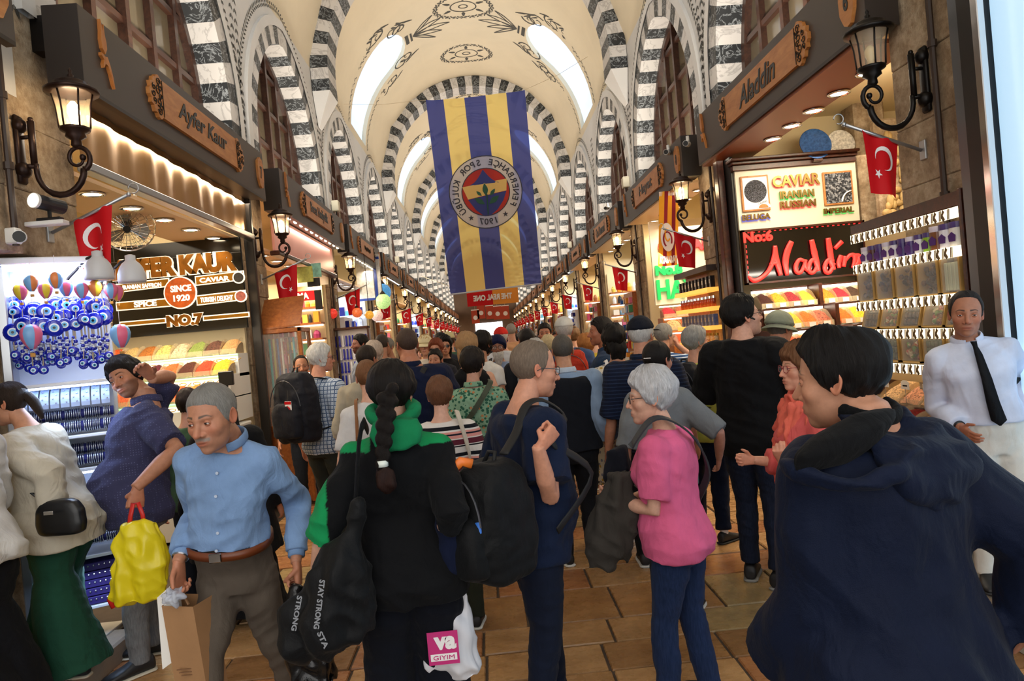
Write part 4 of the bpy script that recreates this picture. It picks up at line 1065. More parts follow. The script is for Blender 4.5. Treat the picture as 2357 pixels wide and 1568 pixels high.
# ================================================================== right shop: caviar board, red lettering, spice racks
RY = 7.22
def rp(px, py, Y=RY): return at(px, py, Y)
t = thing('sign_board', 'cream board with caviar pictures and metal letters under a wooden cornice', 'sign', (3.45, RY, 2.64))
m_board = M('board_cream', '#eadfc8', .4)
MB().box(2.80, 4.12, RY, RY+.06, 2.60, 3.24).build('board', m_board, t, world=True)
q = MB(); q.M = frame('C', (3.46, RY, 3.27))
for (z0, z1, d) in ((-.04, .02, .03), (.02, .05, .07), (.05, .08, .12)): q.cbox(-.68-d*.4, .66, z0, z1, -.06, d, .006)
q.build('cornice', m_dwood, t, world=True)
m_met = M('letter_brass', '#8a7340', .25, .9); m_rg = M('red_glow', '#ff9a90', .5, emit=.3, ecol='#ff5a50'); m_gg = M('green_glow', '#a8f0a0', .5, emit=.3, ecol='#58e070'); m_bg = M('blue_glow', '#a8a8f8', .5, emit=.3, ecol='#7a78f0')
def lett(par, s, x0, y0, x1, y1, h, glow, Y=RY-.012, mat=m_met, **kw):
    a, c = rp(x0, y0, Y), rp(x1, y1, Y); m_ = (a+c)/2; fit = ((c-a).length, h*Y/FPX); kw.setdefault('bold', .006)
    text(par, s, frame('C', (m_.x+.006, RY-.002, m_.z-.008)), glow, .2, .001, fit=(fit[0]+.012, fit[1]+.01), name='lettering_glow', **dict(kw, bold=kw['bold']+.008))
    text(par, s, frame('C', (m_.x, Y-.01, m_.z)), mat, .2, .008, fit=fit, **kw)
lett(t, 'CAVIAR', 1777, 420, 1886, 410, 27, m_rg); lett(t, 'IRANIAN', 1794, 450, 1873, 444, 18, m_gg); lett(t, 'RUSSIAN', 1795, 473, 1877, 466, 17, m_rg)
lett(t, 'BELUGA', 1708, 503, 1772, 496, 14, m_bg); lett(t, 'IMPERIAL', 1895, 488, 1964, 481, 13, m_gg)
m_cav = speck('caviar_black', ['#0c0c10','#34353e','#6a6c78','#1c1c22'], 260, .2); m_cav2 = speck('caviar_grey', ['#3a3d44','#8a8d94','#565a62','#2a2c32'], 60, .2)
def pict(px0, py0, px1, py1, nm):
    a, c = rp(px0, py0), rp(px1, py1); f = frame('C', ((a.x+c.x)/2, RY-.001, (a.z+c.z)/2)); w, h = abs(c.x-a.x)/2, abs(a.z-c.z)/2
    q = MB(); q.M = f; q.cbox(-w-.02, w+.02, -h-.02, h+.02, 0, .02, .004); fr = q.build('picture_frame', m_plaq, t, world=True)
    return f, w, h, fr
f, w, h, fr = pict(1706, 412, 1768, 480, '')
q = MB(); q.M = f; q.box(-w, w, -h, h, .02, .023); q.build('picture', m_wlit, fr, world=True)
q = MB(); q.M = f; q.prism([(.0+.92*w*math.cos(a), .02+.92*w*math.sin(a)) for a in np.linspace(0, 2*PI, 29)[:-1]], .023, .026); q.build('caviar_tin', m_cav, fr, world=True)
q = MB(); q.M = f; q.prism([(w*.55+.6*w*math.cos(a), -h*.95+.5*w*math.sin(a)) for a in np.linspace(0, PI, 16)], .026, .028); q.build('tin_lid', m_wlit, fr, world=True)
q = MB(); q.M = f; q.prism([(w*.55+.4*w*math.cos(a), -h*.95+.3*w*math.sin(a)) for a in np.linspace(0, PI, 16)], .028, .029); q.build('lid_center', m_plaq2, fr, world=True)
text(fr, 'CAVIARS', f @ Matrix.Translation((w*.5, -h*.62, .0295)) @ Matrix.Rotation(.3, 4, 'Z'), m_fdark, .2, .0005, fit=(w*.75, .022))
f, w, h, fr = pict(1895, 402, 1960, 465, '')
q = MB(); q.M = f; q.box(-w, w, -h, h, .02, .023); q.build('picture', m_cav2, fr, world=True)
q = MB(); q.M = f; q.tube([(w-.9*w*math.cos(a)*.9, -h+.9*w*math.sin(a)*.9, .026) for a in np.linspace(.05, PI/2-.05, 12)], .012, 6); q.build('tin_rim', m_chrome, fr, world=True)
# black sign with red brush lettering
t = thing('shop_signboard', 'black sign panel with glowing red brush letters above the right spice racks', 'sign', (3.47, RY, 2.04))
MB().box(2.84, 4.13, RY-.005, RY+.05, 2.03, 2.585).build('board', M('gloss_black'), t, world=True)
q = MB()
for (x0, x1, z0, z1) in ((2.82,4.15,2.575,2.595),(2.82,4.15,2.01,2.03),(2.82,2.84,2.01,2.595),(4.13,4.15,2.01,2.595)): q.box(x0, x1, RY-.03, RY+.05, z0, z1)
q.build('frame', m_dwood, t, world=True)
q = MB()
for i in range(22): q.box(2.88+.058*i, 2.90+.058*i, RY-.012, RY-.005, 2.562, 2.57)
for i in range(9): q.box(2.848, 2.856, RY-.012, RY-.005, 2.07+.056*i, 2.10+.056*i)
q.build('red_dots', M('red_led', '#ff2a2a', .4, emit=1.5), t, world=True)
m_redl = M('red_neon', '#ff4038', .3, emit=.55, ecol='#ff2a2c')
putx(t, 'No:6', 1710, 548, 1778, 541, 26, RY-.02, m_redl, bold=.008)
# brush strokes drawn letter by letter (pixel paths laid on the panel's own plane)
def brush(path, wd, nm='letter'):
    pts = [rp(x, y, RY-.03) for x, y in path]
    # smooth
    P = []
    n = len(pts)
    for i in range(n-1):
        p0, p1, p2, p3 = pts[max(i-1,0)], pts[i], pts[i+1], pts[min(i+2,n-1)]
        for s_ in np.linspace(0, 1, 5, endpoint=False):
            P.append(.5*((2*p1)+(p2-p0)*s_+(2*p0-5*p1+4*p2-p3)*s_**2+(3*p1-p0-3*p2+p3)*s_**3))
    P.append(pts[-1]); m = len(P); sc = RY/FPX
    W_ = np.interp(np.linspace(0, 1, m), np.linspace(0, 1, len(wd)), wd)
    b = MB(); b.tube(P, [(.014, w_*sc/2) for w_ in W_], 10, up=(0,1,0)); return b.build(nm, m_redl, t, True, True)
brush([(1722,636),(1735,646),(1752,640),(1770,622),(1782,592),(1784,566)], [5,11,10,10,12,9])
brush([(1784,566),(1786,590),(1792,614),(1797,634)], [9,13,13,9]); brush([(1772,608),(1790,606)], [6,9])
brush([(1822,556),(1812,580),(1808,605),(1812,634)], [12,16,15,8])
for x in (1838, 1868, 1905):
    brush([(x+14,601),(x+2,598),(x-6,612),(x-4,626),(x+6,626),(x+15,606)], [7,9,11,10,9,8])
    if x == 1838: brush([(x+16,598),(x+15,614),(x+22,624)], [9,10,7])
brush([(1868,552),(1874,580),(1880,606),(1884,624)], [11,15,14,9]); brush([(1906,548),(1910,576),(1914,604),(1920,621)], [11,15,14,9])
brush([(1936,588),(1931,604),(1932,617)], [10,12,8]); brush([(1922,572),(1938,556)], [9,11])
brush([(1946,590),(1942,614)], [11,9]); brush([(1946,600),(1956,588),(1966,588),(1968,600),(1962,616)], [7,9,11,11,6]); brush([(1966,588),(1977,590),(1976,604),(1962,616)], [8,12,12,4])
# plates on the cornice
for (px, py, r, mt, lab, dy) in ((1875, 333, 38, 'b', 'blue white painted ceramic plate standing on the cornice, in front', -.02), (1934, 331, 33, 'w', 'white plate with rust red lace pattern standing behind the blue plate', .04)):
    Y = RY+.0+dy; c = rp(px, py, Y); rr = r*Y/FPX; o = thing('ceramic_plate', lab, 'plate', (c.x, Y, c.z), group='plates on the cornice')
    o.rotation_euler = (math.radians(-12), 0, 0)
    mm, n = base_mat('plate_'+mt, .08); v = tc(n, 'Object', (1,1,1)); sp = n.add('ShaderNodeTexVoronoi'); sp.inputs['Scale'].default_value = 34; n.l(v, sp.inputs['Vector'])
    n.l(ramp(n, sp.outputs['Distance'], [(.0, srgb('#d9ecf4' if mt == 'b' else '#c8c8cc')), (.32, srgb('#8fc2d8' if mt == 'b' else '#c9886a')), (.42, srgb('#15357e' if mt == 'b' else '#8a3222')), (.8, srgb('#0e2560' if mt == 'b' else '#28324e'))]), n.b.inputs['Base Color'])
    rim = M('plate_rim_'+mt, '#2f5c9e' if mt == 'b' else '#d6d2cc', .1, var=.5, vs=40)
    MB().lathe([(.001,-.004),(rr*.62,-.004),(rr*.66,-.008),(rr*.7,-.006),(.001,.006)], n=32, axis='y').build('well', mm, o, True)
    MB().lathe([(rr*.66,-.008),(rr*.97,-.026),(rr,-.022),(rr*.7,.0)], n=32, axis='y').build('rim', rim, o, True)
    q = MB(); q.cbox(-.05,.05,-.02,.03,-rr-.02,-rr+.004,.003); q.tube([(0,.02,-rr),(0,.05,-rr*.3)], .006, 5); q.build('plate_stand', m_dwood, o)
# stone jamb, relief column and shop lining behind
tag_ = MB(); tag_.cbox(4.16, 4.5, RY+.0, RY+.3, 0, 4.0, .03); tag_.build('wall_inner_pier', m_stone, None, kind='structure')
t = thing('relief_column', 'carved plaster relief of leaves and figures on the shop side wall', 'relief', (4.36, 6.9, 2.2))
q = MB(); q.cbox(4.2, 4.62, 6.95, 7.05, 1.9, 3.6, .02); q.build('slab', m_stone, t, world=True)
mrel = M('relief_plaster', '#b89a66', .6, var=.4, vs=8, bmp=.5)
q = MB()
for i in range(70): q.ball((4.40+random.uniform(-.16,.16), 6.93, 2.5+random.uniform(-.55,.95)), (random.uniform(.02,.06), .03, random.uniform(.03,.08)), 7, 5)
q.build('carved_leaves', mrel, t, True, True, kind='stuff')
q = MB(); q.tube([(4.24, 6.9, 2.0), (4.5, 6.9, 2.55)], .035, 6); q.build('ribbon', mrel, t, world=True)
# timber post at the far side of the front
t = thing('shop_post', 'dark red timber post at the far edge of the near right shop', 'post', (2.80, 7.2, 0)); MB().cbox(2.68, 2.76, 7.4, 7.52, .02, 3.42, .01).build('post', m_dwood, t, world=True); MB().cbox(2.765, 2.80, 7.25, 7.52, .02, 3.42, .008).build('jamb', m_black, t, world=True)
# spice racks: two cabinets of stepped rows with white light tubes
m_tube = M('white_tube', '#ffffff', .4, emit=3, ecol='#fff2dc')
RROW = [(7.08, 1.735, ['#3e2018','#e5922a','#8c2b2e','#e0b23a'], ['#df822a','#b5303a','#4a3628','#b97f66']),
        (6.78, 1.515, ['#c8862c','#e0952c','#e1581c','#96503a'], ['#e8601f','#d8a020','#c9a878','#e34e1d']),
        (6.48, 1.29, ['#c4502a','#d97a2e','#e2702b','#d9b440'], ['#d8c046','#7ea63a','#b84a30','#dd6a2a'])]
t = thing('spice_rack', 'dark wooden stepped spice rack with white light tubes under the red sign', 'rack', (3.45, 7.0, 0))
for r, (y, z, ca, cb) in enumerate(RROW):
    MB().cbox(2.84, 4.14, y-.13, 7.2, z-.20 if r < 2 else .05, z-.004, .004).build('step', m_dwood, t, world=True)
    for (xa, xb) in ((2.86, 3.46), (3.53, 4.12)):
        q = MB(); q.box(xa, xb, y+.10, y+.13, z+.175, z+.20); q.build('light_tube', m_tube, t, world=True)
        q = MB(); q.box(xa, xb, y+.09, y+.14, z+.20, z+.215); q.build('tube_housing', m_dwood, t, world=True)
        q = MB(); q.box(xa, xb, y+.128, y+.134, z+.06, z+.19); q.build('photo_strip', M('photo_strip', '#d8cbb4', .5, var=.6, vs=18), t, world=True)
    q = MB(); q.cbox(3.475, 3.515, y-.125, y+.14, z-.02, z+.22, .004); q.build('divider', m_dwood, t, world=True)
    for ci, cols in enumerate((ca, cb)):
        for i, c in enumerate(cols):
            x = (2.935 if ci == 0 else 3.60)+.148*i; nm = ('top', 'middle', 'bottom')[r]
            spice_bin((x, y, z), .145, .24, .15, c, '%s spice heap, %s in %s row, %s half of red sign rack' % ('orange' if int(c[1:3],16) > 0xc0 and int(c[3:5],16) > 0x45 and int(c[3:5],16) < 0x98 else 'yellow' if int(c[1:3],16) > 0xc0 and int(c[3:5],16) > 0x98 else 'brown red', ORD[i], nm, ('far left','right')[ci]), 'spice bins of the near right shop', coarse=c in ('#b97f66','#c9a878','#96503a'), tagged=True)
lamp('rack_light', 'AREA', (3.45, 6.6, 2.15), 7, (1, .92, .78), 1.3, .06, (math.radians(25), 0, 0))
# wall shelf unit along the front with tins and packs
SX = 2.82
t = thing('wall_shelf', 'dark wooden wall shelf unit with lit cut-out rails by the black lantern pier', 'shelf', (SX, 4.4, 1.2))
f = frame('R', (SX, 0, 0)); U0, U1 = -4.90, -3.76
q = MB(); q.M = f; q.box(U0, U1, 1.15, 2.26, -.02, 0); q.build('back_panel', M('shelf_back', '#c9a878', .5), t, world=True)
q = MB(); q.M = f; q.prism([(U0,2.21),(U1,2.21),(U1,2.29),(U0,2.27)], -.02, .10); q.build('header', m_dwood, t, world=True)
q = MB(); q.M = f; q.cbox(U1, U1+.03, 1.15, 2.3, -.02, .11, .006); q.build('side_panel', m_dwood, t, world=True)
m_crail = M('cutout_rail', '#fff4dc', .4, emit=2.0, ecol='#ffedc8')
RZ = [2.19, 1.97, 1.70, 1.50, 1.27]
for i, z in enumerate(RZ):
    q = MB(); q.M = f; q.box(U0, U1, z-.012, z-.002, 0, .10); q.build('shelf_board', m_dwood, t, world=True)
    q = MB(); q.M = f; q.box(U0, U1, z-.05, z+.012, .101, .106); q.build('lit_rail', m_crail, t, world=True)
    q = MB(); q.M = f
    n = 15
    for j in range(n):
        u = U0+.05+(U1-U0-.08)*j/n
        q.prism([(u-.03,z+.014),(u-.014,z+.0),(u-.028,z-.02),(u-.012,z-.045),(u-.03,z-.055),(u-.045,z-.03)], .106, .109)
        for d in (.0, .012): q.prism([(u+d+.012,z+.01),(u+d+.018,z+.01),(u+d+.012,z-.05),(u+d+.006,z-.05)], .106, .109)
    q.build('rail_cutouts', M('cutout_dark', '#6a5232', .5), t, world=True, kind='stuff')
TIN = ['#e9e6f0','#5a2f2a','#4a2f7a','#ece8e0','#e9e6f0','#3f2a72','#4a2f7a','#e9e6f0','#8fbf2c','#7a4a2a','#e9e6f0','#f0eee8']
tinp = None
for i, c in enumerate(TIN):
    u = U0+.06+(U1-U0-.1)*i/len(TIN)+.03; big = i > 8
    p = f @ Vector((u, 1.97, .05)); mt = M('tin_'+c[1:], c, .3, var=.08); o = thing('tea_tin', '%s round tea tin, %s along the top shelf from the far end' % ('green' if c == '#8fbf2c' else 'white' if int(c[1:3],16) > 0xe0 else 'brown' if c in ('#5a2f2a','#7a4a2a') else 'purple', ORD[i]), 'tin', p, 0, 'tins on the top shelf')
    r, h = (.044, .155) if big else (.033, .13)
    MB().lathe([(.001,0),(r,0),(r,h*.78),(.001,h*.78)], n=16).build('can', mt, o, False); MB().lathe([(.001,h*.78),(r*1.03,h*.78),(r*1.03,h),(.001,h)], n=16).build('lid', M('tin_lid_'+('p' if i % 3 else 'w'), '#4a3a78' if i % 3 else '#cfc8dc', .3), o)
    q = MB(); q.prism([(-.02,-.02),(.02,-.02),(.024,.015),(0,.035),(-.024,.015)], 0, .003); q.build('label', M('tin_label', '#4a2272' if int(c[1:3],16) > 0xc0 else '#d8b24a', .4), o).matrix_local = Matrix.Translation((-r*1.0, -r*.25, h*.4)) @ frame('R', (0,0,0)) @ Matrix.Rotation(.25, 4, 'Y')
def pack(u, z, w, h, lab, grp, fill, tilt=0, rows=0):
    o = thing('gift_box', lab, 'box', grp and None or (0,0,0), 0, grp) if False else thing('gift_box', lab, 'box', mat=f @ Matrix.Translation((u, z, .052)) @ Matrix.Rotation(-tilt, 4, 'X'), group=grp)
    q = MB()
    for (a, b_, c, d) in ((-w/2,w/2,0,.012),(-w/2,w/2,h-.012,h),(-w/2,-w/2+.012,0,h),(w/2-.012,w/2,0,h)): q.box(a, b_, c, d, -.04, .04)
    q.box(-w/2, w/2, 0, h, -.045, -.04); q.build('carton', M('carton_gold', '#b08c50', .5), o)
    if rows:
        q = MB()
        for i in range(4):
            for j in range(rows): q.cbox(-w/2+.02+(w-.04)*i/4, -w/2+.02+(w-.04)*(i+.85)/4, .02+(h-.04)*j/rows, .02+(h-.04)*(j+.85)/rows, -.03, .03, .004)
        q.build('sweets', fill, o, kind='stuff')
    else:
        q = MB()
        for i in range(26): q.ball((random.uniform(-w*.36, w*.36), random.uniform(.03, h-.03), random.uniform(-.02,.02)), (.018,.02,.014), 7, 5)
        q.build('contents', fill, o, True, kind='stuff')
    q = MB(); q.box(-w/2+.008, w/2-.008, .008, h-.008, .036, .04); q.build('clear_window', M('clear_film', '#ffffff', .06) if False else glassy('clear_film', '#ffffff', .12), o)
mdk = speck('dates', ['#2a1a14','#4a3222','#6a4a30','#1c1412'], 60, .3); mcol = speck('mixed_sweets', ['#c98a3c','#8a5a2c','#d8c8a0','#b84a3a','#6a8a3a'], 45, .4)
for i in range(5):
    u = U0+.115+.228*i
    if i < 4: pack(u, 1.71, .20, .235, 'clear fronted box of dark dates, %s from the far end on the second shelf' % ORD[i], 'boxed packs on the second shelf', mdk)
    else: pack(u-.02, 1.71, .17, .235, 'plain pale green carton at the near end of the second shelf', 'boxed packs on the second shelf', M('carton_pale', '#b9bfa0', .5), rows=1)
    pack(u, 1.51, .20, .18, '%s, %s from the far end on the third shelf' % ('compartment tray of sweets' if i % 2 == 0 else 'clear bag box of mixed nuts', ORD[i]), 'trays on the third shelf', mcol if i % 2 else mdk, tilt=.25, rows=3 if i % 2 == 0 else 0)
    pack(u, 1.29, .20, .17, '%s, %s from the far end on the lowest lit shelf' % ('box of coloured sachets' if i % 2 else 'clear bag of sweets', ORD[i]), 'packs on the lowest shelf', M('sachets', '#3a4a2c', .4, var=.9, vs=30) if i % 2 else mcol, rows=3 if i % 2 else 0)
# front counter with nuts and sumac
t = thing('front_counter', 'steel front counter with open spice and nut bins by the man in the white shirt', 'counter', (2.72, 4.5, 0))
MB().cbox(2.56, 3.08, 3.98, 4.92, .02, .80, .01).build('body', m_dwood, t, world=True); MB().cbox(2.54, 2.82, 3.96, 4.94, .80, .84, .008).build('lower_step', m_alu, t, world=True); MB().cbox(2.82, 3.08, 3.96, 4.94, .80, .98, .008).build('upper_step', m_dwood, t, world=True)
for i, (c, nm, co) in enumerate((('#7c1f24','dark red sumac',False),('#b5361c','bright red pepper flakes',False),('#8c2420','deep red flakes',False),('#c08a50','tan seed',True))):
    spice_bin((2.675, 4.80-.235*i, .84), .225, .24, .13, c, 'heap of %s in the lower row of the front counter' % nm, 'open bins of the front counter', co, rz=-PI/2)
for i, (c, nm) in enumerate((('#c9a070','pale almonds'),('#c78a68','pinkish nuts'),('#b98a5c','brown hazelnuts'),('#d0b080','peeled nuts'))):
    spice_bin((2.945, 4.80-.235*i, .98), .225, .24, .12, c, 'heap of %s in the upper row of the front counter' % nm, 'open bins of the front counter', True, rz=-PI/2)
for i in range(6):
    o = thing('price_card', 'white price card stuck in the %s bin of the front counter' % ('%s %s' % ('upper' if i % 2 else 'lower', ORD[i//2])), 'price card', (2.82 if i % 2 else 2.55, 4.8-.235*(i//2), 1.09 if i % 2 else .97), -PI/2, 'price cards on the front counter')
    MB().prism([(-.045,0),(.045,0),(.045,.05),(.02,.062),(-.02,.062),(-.045,.05)], -.001, .001).build('card', m_tag, o).rotation_euler = (PI/2, 0, 0)
    MB().tube([(0,0,-.1),(0,0,.01)], .002, 4).build('pick', m_alu, o); MB().box(-.025,.025,-.0025,-.0015,.02,.03).build('print', m_black, o)
# ------------------------------------------------------------------ second right shop: cream wall with green and red letters
HY = 11.18
t = thing('sign_wall', 'cream wall panel with green number letters behind the yellow striped scarf', 'sign', (3.3, HY, 2.0))
MB().box(2.83, 3.9, HY, HY+.05, 1.98, 3.36).build('panel', m_board, t, world=True)
m_grl = M('green_letters', '#14b85c', .4, emit=.35, ecol='#10d868')
def pl(s, x0, y0, x1, y1, h, mt, **kw):
    a, c = at(x0, y0, HY-.02), at(x1, y1, HY-.02); m_ = (a+c)/2; text(t, s, frame('C', (m_.x, HY-.03, m_.z)), mt, .2, .02, fit=((c-a).length, h*HY/FPX), **kw)
pl('No.8', 1508, 624, 1570, 618, 24, m_grl, bold=.014); pl('HAYAT', 1512, 668, 1660, 655, 46, m_grl, bold=.006)
pl('CAVIAR', 1514, 570, 1640, 558, 30, M('red_letters', '#e04048', .4, emit=.3, ecol='#ff3040'), bold=.012)
HROW = [(10.98, 1.76, ['#b5303a','#a85a40','#e0d8c0','#5a3826']), (10.72, 1.55, ['#c9a070','#d9582a','#e8892c','#dd6a2c']), (10.46, 1.32, ['#c8502c','#e0a030','#e8c860','#d8742c'])]
t = thing('spice_rack', 'orange timber stepped spice rack under the green letters', 'rack', (3.2, 10.8, 0))
for r, (y, z, cols) in enumerate(HROW):
    MB().cbox(2.84, 3.76, y-.13, HY-.01, z-.2 if r < 2 else .05, z-.004, .004).build('step', m_owood, t, world=True)
    MB().box(2.86, 3.74, y+.10, y+.12, z+.17, z+.19).build('light_tube', m_tube, t, world=True)
    for i, c in enumerate(cols): spice_bin((2.97+.215*i, y, z), .21, .24, .15, c, 'spice heap %s in the %s row of the orange timber rack' % (ORD[i], ('top','middle','bottom')[r]), 'spice bins of the orange timber rack', i == 0 and r == 1)
def jar_unit(Xs, u0, u1, rows, lab, grp):
    t = thing('wall_shelf', lab, 'shelf', (Xs, -(u0+u1)/2, 1.2)); f = frame('R', (Xs, 0, 0))
    q = MB(); q.M = f; q.box(u0, u1, .9, rows[0]+.24, -.02, 0); q.build('back_panel', m_owood, t, world=True)
    q = MB(); q.M = f; q.box(u0, u1, rows[0]+.2, rows[0]+.27, 0, .16); q.build('header', M('dark_header', '#3a2c28', .5), t, world=True)
    for ri, z in enumerate(rows):
        q = MB(); q.M = f; q.box(u0, u1, z-.05, z, 0, .17); q.build('shelf_board', M('amber_rail', '#e09a40', .4, emit=.9, ecol='#f0a848'), t, world=True)
        n = 10
        for j in range(n):
            p = f @ Vector((u0+.06+(u1-u0-.12)*j/(n-1), z, .085)); k = ri % 5
            o = dup(JARS[k]) if k in JARS else None
            if o is None:
                o = thing('spice_jar', 'j', 'jar'); JARS[k] = o
                if k in (0, 2): MB().cbox(-.028,.028,-.03,.03,0,.14,.003).build('box', M('jar_box%d' % k, '#1c1a1e' if k == 0 else '#5a6a9c', .3, var=.4, vs=30), o); MB().box(-.032,-.029,-.02,.02,.05,.1).build('label', M('jar_label', '#b9b2a4', .5, var=.5, vs=60), o)
                else:
                    MB().lathe([(.001,0),(.03,0),(.03,.09),(.024,.1),(.001,.1)], n=12).build('glass', M('jar_fill%d' % k, ('#8a4a2c','#a8482c','#8a8a8c','#c9b088','#5a3a2c')[k], .15, var=.6, vs=30), o, True); MB().lathe([(.001,.1),(.027,.1),(.027,.13),(.001,.13)], n=12).build('lid', m_chrome if k == 1 else M('lid_gold', '#b08c40', .3, .7), o)
            o.location = p; o['group'] = grp; o['label'] = '%s, %s from far end, %s shelf of the amber lit unit' % (('black carton','silver lidded jar','blue carton','cream filled jar','brown filled jar')[k], ORD[j], ORD[ri])
JARS = {}
jar_unit(2.84, -9.45, -8.05, [2.06, 1.83, 1.6, 1.38, 1.16], 'amber lit shelf unit of jars between the red sign and the green letters', 'jars on the amber lit shelves')
t = thing('front_counter', 'timber counter before the amber lit jar shelves', 'counter', (2.7, 9.0, 0)); MB().cbox(2.38, 2.79, 8.1, 10.2, .02, .86, .01).build('body', m_owood, t, world=True); MB().cbox(2.35, 2.80, 8.06, 10.24, .86, .90, .01).build('top', m_dwood, t, world=True)
for i in range(8):
    c = ['#d8c8a0','#e0b040','#7ea63a','#c8a878','#e8d8b0','#b5432c','#d8902c','#c9b088'][i]; spice_bin((2.52, 8.25+.25*i, .90), .24, .30, .13, c, 'heap of %s on the timber counter, %s from the near end' % ('sweets' if i % 2 else 'nuts', ORD[i]), 'heaps on the timber counter', True, rz=-PI/2)
lamp('jar_light', 'AREA', (2.4, 8.8, 2.6), 10, (1, .85, .6), .1, 1.2, (0, math.radians(35), 0))
# supporter scarf hanging from the second sign box
sY = 9.0; c0, c1 = at(1540, 440, sY), at(1537, 612, sY)
t = thing('hanging_scarf', 'yellow and dark red striped scarf with white crest below the second right sign box', 'scarf', c0)
m_sy = M('scarf_yellow', '#f2a81e', .8); m_sr = M('scarf_red', '#8c1226', .8); hh = c0.z-c1.z; ww = .13
q = MB()
def scv(u, v): return Vector((c1.x*v+c0.x*(1-v)+u, sY+.015*math.sin(u*30+v*3), c0.z-hh*v))
nv = 20; ed = [-ww, -ww*.5, -ww*.1, ww*.35, ww*.7, ww]
for i in range(5):
    q.mat(i % 2)
    q.add([scv(ed[i]+(ed[i+1]-ed[i])*a, j/nv)+Vector((0, b_, 0)) for b_ in (0, .008) for j in range(nv+1) for a in (0, 1)], [(2*j, 2*j+2, 2*j+3, 2*j+1) for j in range(nv)]+[(2*(nv+1)+2*j, 2*(nv+1)+2*j+1, 2*(nv+1)+2*j+3, 2*(nv+1)+2*j+2) for j in range(nv)])
q.build('cloth', [m_sy, m_sr], t, world=True)
cc = scv(-.02, .62); fm = frame('C', (cc.x, sY-.03, cc.z))
q = MB(); q.M = fm; q.prism([(.09*math.cos(a)*1.0, .19*math.sin(a)) for a in np.linspace(0, 2*PI, 25)[:-1]], 0, .004); q.build('crest', m_wht, t, world=True)
q = MB(); q.M = fm; q.tube([(.055*math.cos(a), .10*math.sin(a)-.03, .007) for a in np.linspace(-.6, 4.2, 20)], .011, 5); q.build('crest_ring', m_sr, t, world=True)
q = MB(); q.M = fm; q.tube([(.03*math.cos(a), .08*math.sin(a)+.03, .009) for a in np.linspace(.8, 5.6, 18)], .01, 5); q.build('crest_hook', m_sy, t, world=True)
text(t, 'ATASARAY', frame('C', (scv(0, .92).x, sY-.03, scv(0, .92).z)), m_wht, .2, .002, fit=(.25, .1), bold=.012)
q = MB()
for i in range(16): p = scv(-ww+.27*ww*i/2.1, .0); q.box(p.x-.004, p.x+.004, sY-.004, sY+.012, scv(0,.06).z, scv(0,.0).z+.0)
q.build('fringe', m_wht, t, world=True, kind='stuff')
# bright doorway at the right edge
t = thing('glass_doorway', 'tall glass door with steel frame and bright pale blue light behind', 'doorway', (2.9, 3.2, 0))
MB().cbox(2.70, 2.84, 3.60, 3.70, .02, 3.6, .008).build('steel_post', M('steel_grey', '#6c7076', .35, .6), t, world=True); MB().cbox(2.66, 2.78, 3.46, 3.58, .02, 3.6, .008).build('black_frame', m_black, t, world=True); MB().cbox(2.64, 2.68, 3.40, 3.45, .02, 3.6, .004).build('chrome_edge', m_chrome, t, world=True)
MB().box(2.74, 2.75, 1.2, 3.44, .12, 3.6).build('lit_pane', M('sky_pane', '#cfe6f4', .2, emit=.55, ecol='#b4dcfa'), t, world=True)
st = MB(); st.cbox(2.36, 2.9, 2.7, 3.9, -.01, .21, .015); struct('floor_step', st, M('step_marble', '#a9a49a', .3, var=.2, vs=4, bmp=.1))
